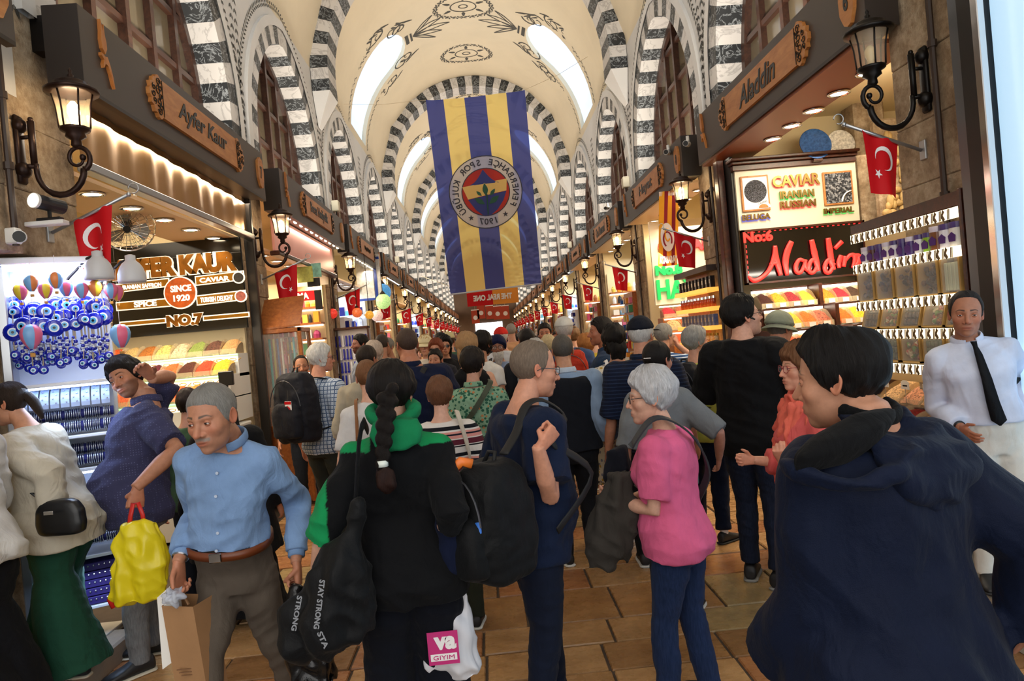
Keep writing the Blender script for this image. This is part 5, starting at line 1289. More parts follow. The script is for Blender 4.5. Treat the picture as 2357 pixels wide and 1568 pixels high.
# ================================================================== further shops
def bx(b, x0, x1, y0, y1, z0, z1): b.box(*sorted((x0, x1)), y0, y1, z0, z1)
PAL = ['#c8342c','#e8a030','#f0e8d8','#2c5aa8','#3a8a5a','#d87090','#8a5a3a','#e8d060','#7ab0d8','#a83a6a','#f4f4f4','#30343c']
gm = [M('goods_%d' % i, c, .35) for i, c in enumerate(PAL)]; gb = [M('goods_blue_%d' % i, c, .15) for i, c in enumerate(['#1428b0','#2c4ad0','#e8eef8','#58a8e0','#0c1870','#c8d4f0'])]
gg_ = M('goods_glow', '#fff4e0', .4, emit=2.2, ecol='#fff0d8'); ggc = M('goods_glow_cool', '#ffffff', .4, emit=2.4, ecol='#e4eeff')
def far_display(side, k):
    s = 1 if side == 'L' else -1; X = XL if side == 'L' else XR-.08; y1 = YB0+BAY*(k+1)-.50; y0 = YB0+BAY*k+.34
    w = 'left' if side == 'L' else 'right'; blue = (k+(side == 'R')) % 3 == 2; cool = blue
    t = thing('shop_display', '%s lit display of %s in the %s shop of the %s row' % ('white' if cool else 'warm', 'blue souvenirs' if blue else 'coloured boxes and jars', ORD[k], w), 'display', (X-s*.6, y1-.2, 0), group='displays of the further shops')
    mats = gb if blue else gm; rnd = random.Random(k*3+(side == 'R'))
    q = MB(); bx(q, X-s*.06, X-s*1.7, y1-.08, y1-.02, .1, 2.9); q.build('back_panel', M('disp_back_c', '#e8ecf4', .5) if cool else M('disp_back_w', '#e8cfa0', .5), t, world=True)
    zs = [.5, .85, 1.15, 1.42, 1.68, 1.94, 2.2, 2.46]
    q = MB()
    for z in zs: bx(q, X-s*.06, X-s*1.7, y1-.36, y1-.08, z-.03, z)
    q.build('shelves', m_owood if not cool else m_whitep, t, world=True)
    q = MB()
    for z in zs[1:]: bx(q, X-s*.08, X-s*1.66, y1-.14, y1-.11, z-.055, z-.032)
    q.build('light_strips', ggc if cool else gg_, t, world=True)
    q = MB()
    for z in zs:
        x = .1
        while x < 1.6:
            ww = rnd.uniform(.06, .13); h = rnd.uniform(.09, .21); q.mat(rnd.randrange(len(mats)))
            if rnd.random() < .55: bx(q, X-s*x, X-s*(x+ww), y1-.33+rnd.uniform(0,.06), y1-.2, z, z+h)
            else: q.lathe([(.001,0),(ww*.45,0),(ww*.5,h*.5),(ww*.3,h*.85),(.001,h)], (X-s*(x+ww/2), y1-.27, z), 8)
            x += ww+rnd.uniform(.01,.03)
    q.build('goods', mats, t, world=True, kind='stuff')
    # open stall at the front
    q = MB(); bx(q, X+s*.18, X-s*.5, y0+.9, y1-.5, .04, .88); q.build('counter', m_owood if not cool else m_whitep, t, world=True)
    q = MB(); x = y0+.95
    while x < y1-.6:
        d = rnd.uniform(.1,.2); h = rnd.uniform(.08,.3); q.mat(rnd.randrange(len(mats))); bx(q, X+s*.15, X-s*.2, x, x+d, .88, .88+h); bx(q, X-s*.22, X-s*.45, x, x+d, .88, .95+h*1.4); x += d+.02
    q.build('counter_goods', mats, t, world=True, kind='stuff')
    # goods hung on the pier side, facing the hall
    q = MB(); bx(q, X+s*.0, X+s*.08, y0-.02, y0+.75, .3, 2.3); q.build('pier_board', M('disp_back_c', '#e8ecf4', .5) if cool else m_owood, t, world=True)
    q = MB()
    for z in np.arange(.4, 2.25, .17):
        for yy in np.arange(y0+.04, y0+.72, .095):
            q.mat(rnd.randrange(len(mats))); a = rnd.uniform(.05,.08); bx(q, X+s*.08, X+s*rnd.uniform(.11,.17), yy, yy+a, z, z+rnd.uniform(.08,.14))
    q.build('pier_goods', mats, t, world=True, kind='stuff')
for side in 'LR':
    for k in range(1, NB):
        if (side, k) not in (('R', 1),): far_display(side, k)
# second left shop: pink shutter strip, red banner, hanging cards, jars
t = thing('shutter_strip', 'pink lit shutter strip under the second left sign box', 'shutter', (-2.5, 10, 3.0)); q = MB(); q.box(-2.52, -2.49, 8.5, 11.75, 3.0, 3.44); q.build('panel', m_pink, t, world=True); q = MB(); q.cbox(-2.56, -2.44, 8.5, 11.75, 2.94, 3.0, .01); q.build('rail', m_dwood, t, world=True)
for i in range(9): lamp('strip_spot', 'SPOT', (-2.40, 8.7+.36*i, 3.42), 3, (1, .9, .8), .02, rot=(0, math.radians(-16), 0), spot=1.5, blend=.8)
t = thing('red_banner', 'red banner with white capitals hanging in the second left shop', 'banner', at(688, 682, 10.6)); a, b_ = at(662, 686, 10.6), at(727, 678, 10.6)
q = MB(); q.M = frame('C', ((a.x+b_.x)/2, 10.6, (a.z+b_.z)/2)); q.box(-.24, .24, -.075, .075, -.004, .004); q.build('cloth', m_red, t, world=True); text(t, 'AMA', frame('C', ((a.x+b_.x)/2-.02, 10.594, (a.z+b_.z)/2)), m_wht, .2, .002, fit=(.26, .10), bold=.01)
t = thing('shop_board', 'cream board lettered with specials over the jars of the second left shop', 'sign', at(700, 615, 11.4)); a = at(706, 610, 11.4)
q = MB(); q.M = frame('C', (a.x, 11.4, a.z)); q.box(-.5, .32, -.35, .12, -.01, 0); q.build('board', m_board, t, world=True); text(t, 'SPECIALS', frame('C', (a.x+.02, 11.395, a.z+.02)), m_black, .2, .002, fit=(.46, .10), bold=.01)
t = thing('hanging_cards', 'black and white price cards hanging behind the second left flag', 'cards', at(705, 640, 9.8))
for i, (px, py, w, h, m_) in enumerate(((702, 632, .22, .22, M('card_olive', '#8a8a3a', .5, var=.4, vs=20)), (722, 650, .18, .12, m_black), (733, 690, .10, .28, m_black), (728, 622, .14, .2, M('card_photo', '#6a9a8a', .5, var=.5, vs=12)))):
    p = at(px, py, 9.7+.1*i); q = MB(); q.M = frame('C', p); q.box(-w/2, w/2, -h/2, h/2, -.004, .004); q.build('card', m_, t, world=True)
# necklace showcase with a tilted glass roof, left
t = thing('glass_showcase', 'timber framed glass showcase of bead strings with a lifted roof flap, second left pier', 'showcase', (-2.4, 7.95, 0))
def fb(b, x0, x1, y0, y1, z0, z1): b.cbox(x0, x1, y0, y1, z0, z1, .006)
q = MB()
for (x, y) in ((-2.5,7.72),(-2.08,7.72),(-2.5,8.1),(-2.08,8.1)): fb(q, x-.02, x+.02, y-.02, y+.02, .05, 2.0)
for z in (.9, 1.98): fb(q, -2.52, -2.06, 7.7, 7.74, z-.025, z+.025); fb(q, -2.1, -2.06, 7.7, 8.12, z-.025, z+.025)
q.build('frame', m_owood, t, world=True); q = MB(); fb(q, -2.5, -2.08, 7.74, 8.1, .05, .88); q.build('cupboard', m_owood, t, world=True)
q = MB(); q.box(-2.48, -2.1, 7.715, 7.72, .93, 1.95); q.box(-2.078, -2.073, 7.75, 8.08, .93, 1.95); q.build('glass_pane', glassy('pane_clear', '#ffffff', .1), t, world=True)
q = MB(); q.add([(-2.52,7.7,2.0),(-2.06,7.7,2.02),(-2.06,8.0,2.36),(-2.52,8.0,2.34),(-2.52,7.7,2.02),(-2.06,7.7,2.04),(-2.06,8.0,2.38),(-2.52,8.0,2.36)], [(0,3,2,1),(4,5,6,7),(0,1,5,4),(1,2,6,5),(2,3,7,6),(3,0,4,7)]); q.build('roof_flap', m_owood, t, world=True)
for i in range(9):
    x = -2.46+.045*i; c = ['#3aa8a0','#c8b040','#2c4a8a','#d8d0c0','#8a2c2c','#3a3a40','#58b0b8','#b08a3a','#d0d4dc'][i]
    o = thing('bead_necklace', '%s bead string in the glass showcase, %s from the left' % (('teal','yellow','navy','cream','dark red','black','pale blue','bronze','silver')[i], ORD[i]), 'necklace', (x, 7.85, 1.9), group='bead strings in the showcase')
    MB().tube([(0,0,0),(0,0,-.85)], .013, 6).build('string', M('beads_'+c[1:], c, .2, bmp=.6, bs=80), o)
# hanging mosaic lamps and trays
for i, (px, py, Y, r, c, lab) in enumerate(((765, 722, 11.9, .09, '#d83a2c', 'red'), (822, 720, 12.2, .09, '#e06a3a', 'orange'), (850, 725, 12.4, .08, '#e0a03a', 'yellow'), (880, 673, 15.6, .2, '#4a90c8', 'blue'), (882, 694, 15.2, .17, '#b8e890', 'pale green'), (868, 727, 15, .13, '#d8b0a0', 'pink'))):
    p = at(px, py, Y); o = thing('mosaic_lamp', '%s hanging mosaic glass lamp in the left row' % lab, 'lamp', p, group='hanging mosaic lamps')
    MB().ball((0,0,0), r, 16, 10).build('globe', M('mosaic_'+c[1:], c, .2, emit=.45, var=.6, vs=40), o, True); MB().lathe([(r*.3,r*.85),(r*.4,r*1.0),(.01,r*1.4)], n=10).build('cap', m_bronze, o); MB().tube([(0,0,r*1.3),(0,0,3.0-p.z+.4)], .006, 4).build('chain', m_bronze, o)
# rack of blue beads before the third left shop
t = thing('bead_rack', 'wire rack of blue evil eye key rings beside the third left shop', 'rack', (-2.3, 11.95, 0)); q = MB(); q.box(-2.75, -2.05, 12.02, 12.04, .3, 2.05); q.build('back_board', m_whitep, t, world=True); q = MB(); fb(q, -2.78, -2.75, 11.9, 12.06, .04, 2.08); fb(q, -2.05, -2.02, 11.9, 12.06, .04, 2.08); fb(q, -2.78,-2.02,11.9,12.06,2.05,2.09); q.build('frame', m_dwood, t, world=True)
q = MB()
for j in range(7):
    for i in range(12): q.mat(0 if (i+j) % 4 else 2); x, z = -2.72+.057*i, 1.95-.23*j; q.box(x-.012, x+.012, 11.97, 12.0, z-.17, z); q.lathe([(.001,-.01),(.022,-.01),(.022,.01),(.001,.01)], (x, 11.98, z-.17), 8, 'y')
q.build('key_rings', gb, t, world=True, kind='stuff')
# blue tile picture in the third left shop
p0, p1 = at(818, 590, 15.3), at(882, 690, 15.3)
t = thing('tile_picture', 'white tile panel with a blue border and floral vine, third left shop', 'picture', ((p0.x+p1.x)/2, 15.2, p1.z)); q = MB(); q.box(p0.x, p1.x, 15.2, 15.24, p1.z, p0.z); q.build('tiles', M('tile_print', '#e8e4da', .2, var=.35, vs=9), t, world=True)
q = MB(); bw = .05
for (a, b_, c, d) in ((p0.x,p1.x,p0.z-.12,p0.z-.06),(p1.x-.14,p1.x-.08,p1.z,p0.z-.06),(p0.x,p1.x,p1.z,p1.z+.05)): q.box(a, b_, 15.185, 15.2, c, d)
q.build('border', M('border_blue', '#24409a', .2), t, world=True)
# ------------------------------------------------------------------ banners across the hall
BY = 13.5
P = [at(980, 230, BY), at(1208, 207, BY), at(1247, 655, BY), at(1037, 680, BY)]
Wd = ((P[1]-P[0]).length+(P[2]-P[3]).length)/2; Hd = ((P[3]-P[0]).length+(P[2]-P[1]).length)/2; ctr = sum(P, Vector())/4
t = thing('hanging_banner', 'giant blue and yellow striped club banner with a round crest seen from behind', 'banner', (ctr.x, BY, ctr.z-Hd/2))
def cloth_mat(name, c):
    m, n = base_mat(name, .75, 0, .2); cc = srgb(c); n.b.inputs['Base Color'].default_value = (*cc, 1)
    tr = n.add('ShaderNodeBsdfTranslucent'); tr.inputs[0].default_value = (*cc, 1); tp = n.add('ShaderNodeBsdfTransparent'); tp.inputs[0].default_value = tuple(min(1, x*1.6+.1) for x in cc)+(1,)
    a = n.add('ShaderNodeMixShader'); a.inputs[0].default_value = .35; n.l(n.b.outputs[0], a.inputs[1]); n.l(tr.outputs[0], a.inputs[2])
    b = n.add('ShaderNodeMixShader'); b.inputs[0].default_value = .14; n.l(a.outputs[0], b.inputs[1]); n.l(tp.outputs[0], b.inputs[2])
    n.l(b.outputs[0], n.n['Material Output'].inputs['Surface']); return m
m_bb = cloth_mat('banner_blue', '#4a5192'); m_by = cloth_mat('banner_yellow', '#f4d684')
def bn(u, v, d=0):                                            # u,v in 0..1 from the top left as seen
    e = (P[0]*(1-u)+P[1]*u)*(1-v)+(P[3]*(1-u)+P[2]*u)*v
    fold = .05*math.sin(u*7+v*1.5)*(.35+v*.5)+.06*math.sin(u*16+v*5)*max(0, .3-v)*2*(abs(u-.5)*2)**2
    return e+Vector((0, fold-d, .035*math.sin(PI*u)*-(1-v)*1.0))
edges = [0, .175, .385, .60, .81, 1]
for i in range(5):
    q = MB(); nu, nv = 6, 28
    q.add([bn(edges[i]+(edges[i+1]-edges[i])*a/nu, b_/nv) for a in range(nu+1) for b_ in range(nv+1)], [(a*(nv+1)+b_, (a+1)*(nv+1)+b_, (a+1)*(nv+1)+b_+1, a*(nv+1)+b_+1) for a in range(nu) for b_ in range(nv)])
    q.build('stripe', m_by if i % 2 else m_bb, t, True, True)
q = MB(); q.tube([bn(u, .995) for u in np.linspace(0, 1, 14)], .016, 6); q.build('bottom_hem', M('hem_grey', '#b8bcc8', .5), t, world=True)
# round crest, drawn on the cloth: polar patches that follow the folds
asp = Wd/Hd; cu, cv = .50, .495; RR = .385                     # radius in units of the width
def cr(x, y, d): return bn(cu+RR*x, cv-RR*asp*y, d)
def disc(nm, R_, mt, d, R0_=0):
    q = MB(); n = 48; rs = np.linspace(R0_, R_, 8); vs = [cr(r*math.cos(2*PI*k/n), r*math.sin(2*PI*k/n), d) for r in rs for k in range(n)]
    q.add(vs, [(i*n+k, i*n+(k+1) % n, (i+1)*n+(k+1) % n, (i+1)*n+k) for i in range(7) for k in range(n)]); return q.build(nm, mt, cre if cre else t, True, True)
def patchp(nm, poly, mt, d):
    bm = bmesh.new(); bm.faces.new([bm.verts.new((x, y, 0)) for x, y in poly]); bmesh.ops.triangulate(bm, faces=bm.faces[:])
    bmesh.ops.subdivide_edges(bm, edges=bm.edges[:], cuts=3, use_grid_fill=True)
    bm.verts.index_update(); q = MB(); q.add([cr(v.co.x, v.co.y, d) for v in bm.verts], [[v.index for v in f.verts] for f in bm.faces]); bm.free(); return q.build(nm, mt, cre, True, True)
cre = None
cre = disc('crest', 1.0, cloth_mat('crest_white', '#c9c6d2'), .012)
m_ink = M('crest_ink', '#33323c', .8); m_cred = cloth_mat('crest_red', '#c0413a'); m_cg = cloth_mat('crest_green', '#3f6a58')
disc('outer_ring', 1.0, m_ink, .016, .975); disc('red_field', .66, m_cred, .016); disc('inner_ring', .66, m_ink, .02, .635)
tri = [(-.60+.6*s_, .22+.40*s_**1.0-.08*math.sin(PI*s_)) for s_ in np.linspace(0, 1, 7)]+[(.60*s_, .62-.40*s_-.08*math.sin(PI*s_)) for s_ in np.linspace(0, 1, 7)][1:]
patchp('shield_top', [(x*.68-.02, y) for x, y in tri], m_bb, .022)
patchp('shield_band', [(-.62,.20),(.60,.30),(.56,-.02),(-.50,-.15)], m_by, .022)
patchp('shield_low', [(-.50,-.16),(.56,-.03),(.45,-.28),(.28,-.5),(.08,-.64),(-.12,-.64),(-.32,-.46)], m_bb, .022)
for (bx_, by_, a, L) in ((0,-.12,PI/2+.05,.36),(-.06,-.34,2.45,.34),(.05,-.34,.6,.36),(-.12,-.1,2.3,.2),(.1,-.12,.85,.24)):
    lf = [(0,0),(.25,.1),(.45,.16),(.65,.14),(.85,.07),(1,0),(.85,-.07),(.65,-.14),(.45,-.16),(.25,-.1)]
    patchp('oak_leaf', [(bx_+L*(x*math.cos(a)-y*1.3*math.sin(a)), by_+L*(x*math.sin(a)+y*1.3*math.cos(a))) for x, y in lf], m_cg, .028)
q = MB(); q.tube([cr(.0+.02*s_, -.62+.55*s_, .03) for s_ in np.linspace(0, 1, 8)], .012, 5); q.build('oak_stem', m_cg, cre, world=True)
def ring_text(s_, a0, a1, rad, flip=False, sz=.17):           # letters mirrored, as seen through the cloth
    n = len(s_)
    for i, ch in enumerate(s_):
        if ch == ' ': continue
        a = a0+(a1-a0)*(i+.5)/n
        up = a if not flip else a+PI
        me = text_mesh(ch, .2, 0, bold=.004).copy(); me.materials.append(m_ink); co = np.array([v.co for v in me.vertices]); 
        for v in me.vertices:
            x, y = -v.co.x*sz/.145, v.co.y*sz/.145
            px, py = rad*math.cos(a), rad*math.sin(a); rt = up-PI/2
            v.co = cr(px+x*math.cos(rt)-y*math.sin(rt), py+x*math.sin(rt)+y*math.cos(rt), .024)
        link('lettering', me, cre, True)
# mirrored reading runs anticlockwise: from lower right over the top to lower left
ring_text('FENERBAHÇE SPOR KULÜBÜ', -.62, PI+.70, .81)
ring_text('1907', -PI/2+.33, -PI/2-.33, .82, True)
for a in (-PI/2-.62, -PI/2+.62): patchp('star', [(.81*math.cos(a)+x*.085, .81*math.sin(a)+y*.085) for x, y in star((0,0), 1, PI/2)], m_ink, .022)
for a, b_ in ((P[0], Vector((XC-R0*math.cos(.12)+.02, BY+1.2, ZC+R0*math.sin(.12)))), (P[1], Vector((XC+R0*math.cos(.35)-.02, BY+1.2, ZC+R0*math.sin(.35))))): q = MB(); q.tube([a, (a+b_)/2-Vector((0,0,.05)), b_], .004, 4); q.build('rope', m_cord, t, world=True)
b0, b1 = at(1075, 688, 30), at(1193, 680, 30)
t = thing('slogan_banner', 'red and orange banner with mirrored white capitals below the big club banner', 'banner', ((b0.x+b1.x)/2, 30, b0.z-.35)); zc_ = (b0.z+b1.z)/2; xm = (b0.x+b1.x)/2
q = MB(); q.box(b0.x, xm, 29.98, 30, zc_-.33, zc_+.33); q.build('red_half', m_red, t, world=True); q = MB(); q.box(xm, b1.x, 29.98, 30, zc_-.33, zc_+.33); q.build('orange_half', M('banner_orange', '#e8942a', .6), t, world=True)
text(t, 'THE REAL ONE', frame('C', (xm, 29.95, zc_)) @ Matrix.Scale(-1, 4, (1,0,0)), m_wht, .2, .004, fit=(1.7, .26), bold=.01)
q = MB(); q.tube([(b0.x, 29.99, zc_+.3), (XL, 29.99, zc_+1.2)], .01, 4); q.tube([(b1.x, 29.99, zc_+.3), (XR, 29.99, zc_+1.2)], .01, 4); q.build('rope', m_cord, t, world=True)
for i, (px, py) in enumerate(((1094, 726), (1107, 715), (1127, 716), (1145, 717), (1163, 716))):
    p = at(px, py, 42); o = thing('pennant', 'small orange red pennant of the row far down the hall, %s from the left' % ORD[i], 'pennant', p, group='row of small pennants')
    q = MB(); q.box(-.24, .24, -.01, .01, -.5, .3); q.build('cloth', M('pennant_red', '#b8442a', .7), o); q = MB(); q.lathe([(.14,-.02),(.14,-.011)], (0,0,-.15), 12, 'y'); q.build('crest', m_wht, o); q = MB(); q.box(-.24, .24, -.012, .012, .3, .36); q.build('top_band', m_wht, o)
    q = MB(); q.tube([(0,0,.33), (0,0,9.36-p.z)], .008, 4); q.build('rope', m_cord, o)
# ================================================================== figures
def smin(a, b, k): h = np.clip(.5+.5*(b-a)/k, 0, 1); return b*(1-h)+a*h-k*h*(1-h)
def smax(a, b, k): return -smin(-a, -b, k)
def sell(P, c, r):
    p = P-np.array(c); r = np.array(r); k0 = np.linalg.norm(p/r, axis=1); k1 = np.linalg.norm(p/r**2, axis=1)+1e-9; return k0*(k0-1)/k1
def scap(P, a, b, ra, rb):
    a, b = np.array(a, float), np.array(b, float); d = b-a; t = np.clip(((P-a)@d)/(d@d), 0, 1); return np.linalg.norm(P-a-t[:,None]*d, axis=1)-(ra+(rb-ra)*t)
def head_sdf(P, f):
    fe = f == 'f'; X = np.abs(P[:,0]); Q = np.stack([X, P[:,1], P[:,2]], 1)
    d = sell(Q, (0,-1.2,3.4), (7.3,9.2,8.5))
    d = smin(d, sell(Q, (0,2.4,-2.0), (6.1 if not fe else 5.8,6.4,8.2)), 2.0)
    d = smin(d, sell(Q, (0,2.9,-6.6), (5.2 if not fe else 4.4,5.2,4.6)), 2.0)
    d = smin(d, sell(Q, (0,6.6,-9.4), (2.2,2.1,1.8)), 1.6)
    d = smin(d, sell(Q, (4.1,5.4,-2.2), (2.0,2.0,2.0)), 2.0)
    d = smin(d, scap(Q, (0,7.9,1.9), (3.9,6.6,2.2), 1.15 if not fe else .8, .8), 1.2)
    d = smax(d, -sell(Q, (3.1,9.1,.2), (1.9,1.7,1.35)), 1.0)
    n = 1.0 if not fe else .86
    d = smin(d, scap(Q, (0,8.0,1.0), (0,8.6+2.0*n,-3.0), .75, 1.1*n), .9)
    d = smin(d, sell(Q, (1.25*n,8.7,-3.5), (.95*n,1.15,.8)), .6)
    d = smin(d, sell(Q, (0,7.4,-6.2), (2.9,1.7,2.2)), 1.2)
    d = smin(d, sell(Q, (0,8.75,-5.85), (2.2,.75,.5)), .5)
    d = smin(d, sell(Q, (0,8.7,-6.95), (1.9,.8,.6)), .5)
    d = smax(d, -sell(Q, (0,9.7,-6.38), (2.3,.7,.16)), .25)
    return d
_hc = {}
HO = np.array((0, .8, -.8))
def head_grid(f, q):
    if (f, q) in _hc: return _hc[(f, q)]
    n, m = ((132, 92), (84, 58), (44, 30))[q]
    a = np.linspace(-PI, PI, n, endpoint=False); az = a-.5*np.sin(a); pol = np.linspace(0, PI, m+1)
    pol = pol+.22*np.sin(2*pol)*.5
    A, Po = np.meshgrid(az, pol[1:-1], indexing='xy'); A = np.concatenate([[0], A.ravel(), [0]]); Po = np.concatenate([[0], Po.ravel(), [PI]])
    D = np.stack([np.sin(Po)*np.sin(A), np.sin(Po)*np.cos(A), np.cos(Po)], 1)
    r = np.full(len(D), 16.5)
    for _ in range(26): r -= np.clip(head_sdf(HO+D*r[:,None], f), -1, 3)*.85
    R = m-1; F = [(0, 1+k, 1+(k+1) % n) for k in range(n)]
    for i in range(R-1):
        o = 1+i*n; F += [(o+k, o+n+k, o+n+(k+1) % n, o+(k+1) % n) for k in range(n)]
    o = 1+(R-1)*n; L = o+n; F += [(o+k, L, o+(k+1) % n) for k in range(n)]
    _hc[(f, q)] = (D, r, F, A, Po); return _hc[(f, q)]
HL = {   # hairline height (cm, head frame) by azimuth 0..180, thickness
 'short':   ([6.6,6.2,4.6,-.5,-2.2,-2.8,-5.5,-6.8], 1.25), 'buzz': ([7.0,6.6,5.2,-.2,-2.0,-2.4,-5.5,-6.5], .45),
 'thick':   ([5.8,5.4,3.6,-1.5,-2.6,-3.0,-5.8,-7.2], 2.1), 'fade': ([6.0,5.8,4.2,-.2,-1.2,-1.8,-4.5,-5.6], 1.7),
 'recede':  ([9.6,9.4,8.6,1.5,-1.4,-2.2,-5.2,-6.5], .7), 'bald': ([14,14,13,3.5,1.2,.2,-3.5,-5.5], .3),
 'pixie':   ([5.2,4.8,3.2,-1.6,-2.4,-3.0,-6.4,-7.6], 2.2), 'bobf': ([4.6,4.2,1.0,-5.5,-6.5,-7.5,-8.5,-9.2], 2.5),
 'bob':     ([6.0,5.2,1.5,-6.5,-8.0,-9.0,-9.8,-10.2], 2.4), 'tied': ([6.8,6.2,3.6,-.4,-2.2,-3.4,-6.4,-7.6], 1.0),
 'full':    ([6.2,5.6,3.0,-6,-8.5,-9.5,-10.5,-10.8], 3.0)}
AZT = [0, 35, 58, 76, 92, 112, 145, 180]
def sstep(x): x = np.clip(x, 0, 1); return x*x*(3-2*x)
def set_col(me, cols, name='Col'):
    at_ = me.color_attributes.new(name, 'FLOAT_COLOR', 'POINT'); c = np.ones((len(me.vertices), 4), np.float32); c[:,:3] = cols; at_.data.foreach_set('color', c.ravel())
def set_vec(me, v, name='hv'):
    at_ = me.attributes.new(name, 'FLOAT_VECTOR', 'POINT'); at_.data.foreach_set('vector', np.asarray(v, np.float32).ravel())
def skin_mat():
    if 'skin' in _mats: return _mats['skin']
    m, n = base_mat('skin', .48, 0, .4); a = n.add('ShaderNodeAttribute'); a.attribute_name = 'Col'; v = tc(n)
    f = nz(n, v, 45, 3); mx = n.add('ShaderNodeMix', data_type='RGBA', blend_type='MULTIPLY'); mx.inputs[0].default_value = 1
    n.l(a.outputs['Color'], mx.inputs[6]); n.l(ramp(n, f, [(.3, (.88,.86,.86)), (.7, (1.06,1.04,1.04))]), mx.inputs[7]); n.l(mx.outputs[2], n.b.inputs['Base Color'])
    n.b.inputs['Subsurface Weight'].default_value = .0; bump(n, nz(n, v, 160, 4), .12, .002); _mats['skin'] = m; return m
def hair_mat(c, k=.35):
    nm = 'hair_'+c[1:]
    if nm in _mats: return _mats[nm]
    m, n = base_mat(nm, .5, 0, .2); a = n.add('ShaderNodeAttribute'); a.attribute_name = 'hv'; mp = n.add('ShaderNodeMapping'); mp.inputs['Scale'].default_value = (30, 30, 2.2); n.l(a.outputs['Vector'], mp.inputs[0])
    f = nz(n, mp.outputs[0], 2.2, 6, .7, .4); cc = srgb(c)
    n.l(ramp(n, f, [(.28, tuple(x*(1-k*1.4) for x in cc)), (.55, cc), (.8, tuple(min(1, x*(1+k*1.6)+.01) for x in cc))]), n.b.inputs['Base Color']); bump(n, f, .7, .006); _mats[nm] = m; return m
_fm = {}
def fabric(c, kind='plain', c2=None, c3=None, sc=1., rough=.85, wr=.85):
    key = (str(c), kind, str(c2), sc)
    if key in _fm: return _fm[key]
    m, n = base_mat('fabric_'+kind, rough, 0, .15); v = tc(n); n.b.inputs['Sheen Weight'].default_value = .03; n.b.inputs['Sheen Roughness'].default_value = .5
    cc = srgb(c) if c else (.5,.5,.5); f = nz(n, v, 7, 4)
    lo, hi = tuple(x*.86 for x in cc), tuple(min(1, x*1.1) for x in cc)
    out = ramp(n, f, [(.3, lo), (.7, hi)])
    def mix(fac, b):
        nonlocal out
        x = n.add('ShaderNodeMix', data_type='RGBA'); n.l(fac, x.inputs[0]); n.l(out, x.inputs[6]); x.inputs[7].default_value = (*srgb(b), 1); out = x.outputs[2]
    def wave(axis, scale, thr, w=.04):
        s = n.add('ShaderNodeSeparateXYZ'); n.l(v, s.inputs[0]); ma = n.add('ShaderNodeMath', operation='MULTIPLY'); n.l(s.outputs[axis], ma.inputs[0]); ma.inputs[1].default_value = scale
        fr = n.add('ShaderNodeMath', operation='FRACT'); n.l(ma.outputs[0], fr.inputs[0]); g = n.add('ShaderNodeMath', operation='LESS_THAN'); n.l(fr.outputs[0], g.inputs[0]); g.inputs[1].default_value = thr; return g.outputs[0]
    def stripes(axis, scale, stops):
        nonlocal out
        s = n.add('ShaderNodeSeparateXYZ'); n.l(v, s.inputs[0]); ma = n.add('ShaderNodeMath', operation='MULTIPLY'); n.l(s.outputs[axis], ma.inputs[0]); ma.inputs[1].default_value = scale
        fr = n.add('ShaderNodeMath', operation='FRACT'); n.l(ma.outputs[0], fr.inputs[0]); out = ramp(n, fr.outputs[0], [(p, srgb(x)) for p, x in stops], 'CONSTANT')
    if kind == 'attr':
        a = n.add('ShaderNodeAttribute'); a.attribute_name = 'Col'; x = n.add('ShaderNodeMix', data_type='RGBA', blend_type='MULTIPLY'); x.inputs[0].default_value = 1; n.l(a.outputs['Color'], x.inputs[6]); n.l(ramp(n, f, [(.3, (.86,.86,.86)), (.7, (1.08,1.08,1.08))]), x.inputs[7]); out = x.outputs[2]
    elif kind == 'plaid': mix(wave(2, 30*sc, .25), c2); mix(wave(0, 30*sc, .25), c2); mix(wave(2, 60*sc, .12), c3); mix(wave(0, 60*sc, .12), c3)
    elif kind == 'stripe': mix(wave(2, 40*sc, .3), c2)
    elif kind == 'stripes5': stripes(2, 6.6, [(0,'#d9d3cf'),(.22,'#17171d'),(.27,'#d9d3cf'),(.30,'#5a2230'),(.50,'#d9d3cf'),(.54,'#d8948c'),(.66,'#1c1e2c'),(.72,'#d9948a'),(.80,'#d9d3cf'),(.86,'#16181f')])
    elif kind == 'floral':
        vo = n.add('ShaderNodeTexVoronoi'); vo.inputs['Scale'].default_value = 42*sc; n.l(v, vo.inputs['Vector']); g = n.add('ShaderNodeMath', operation='LESS_THAN'); n.l(vo.outputs['Distance'], g.inputs[0]); g.inputs[1].default_value = .42; mix(g.outputs[0], c2)
        vo2 = n.add('ShaderNodeTexVoronoi'); vo2.inputs['Scale'].default_value = 25*sc; n.l(v, vo2.inputs['Vector']); g = n.add('ShaderNodeMath', operation='LESS_THAN'); n.l(vo2.outputs['Distance'], g.inputs[0]); g.inputs[1].default_value = .24; mix(g.outputs[0], c3)
    elif kind == 'dots':
        vo = n.add('ShaderNodeTexVoronoi'); vo.inputs['Scale'].default_value = 75*sc; vo.inputs['Randomness'].default_value = 0; n.l(v, vo.inputs['Vector']); g = n.add('ShaderNodeMath', operation='LESS_THAN'); n.l(vo.outputs['Distance'], g.inputs[0]); g.inputs[1].default_value = .22; mix(g.outputs[0], c2)
    elif kind == 'denim':
        g = nz(n, tc(n, 'Object', (160, 160, 20)), 1, 3); x = ramp(n, g, [(.35, tuple(q*.75 for q in cc)), (.7, tuple(min(1, q*1.35+.01) for q in cc))]); y = n.add('ShaderNodeMix', data_type='RGBA'); y.inputs[0].default_value = .6; n.l(out, y.inputs[6]); n.l(x, y.inputs[7]); out = y.outputs[2]
    n.l(out, n.b.inputs['Base Color'])
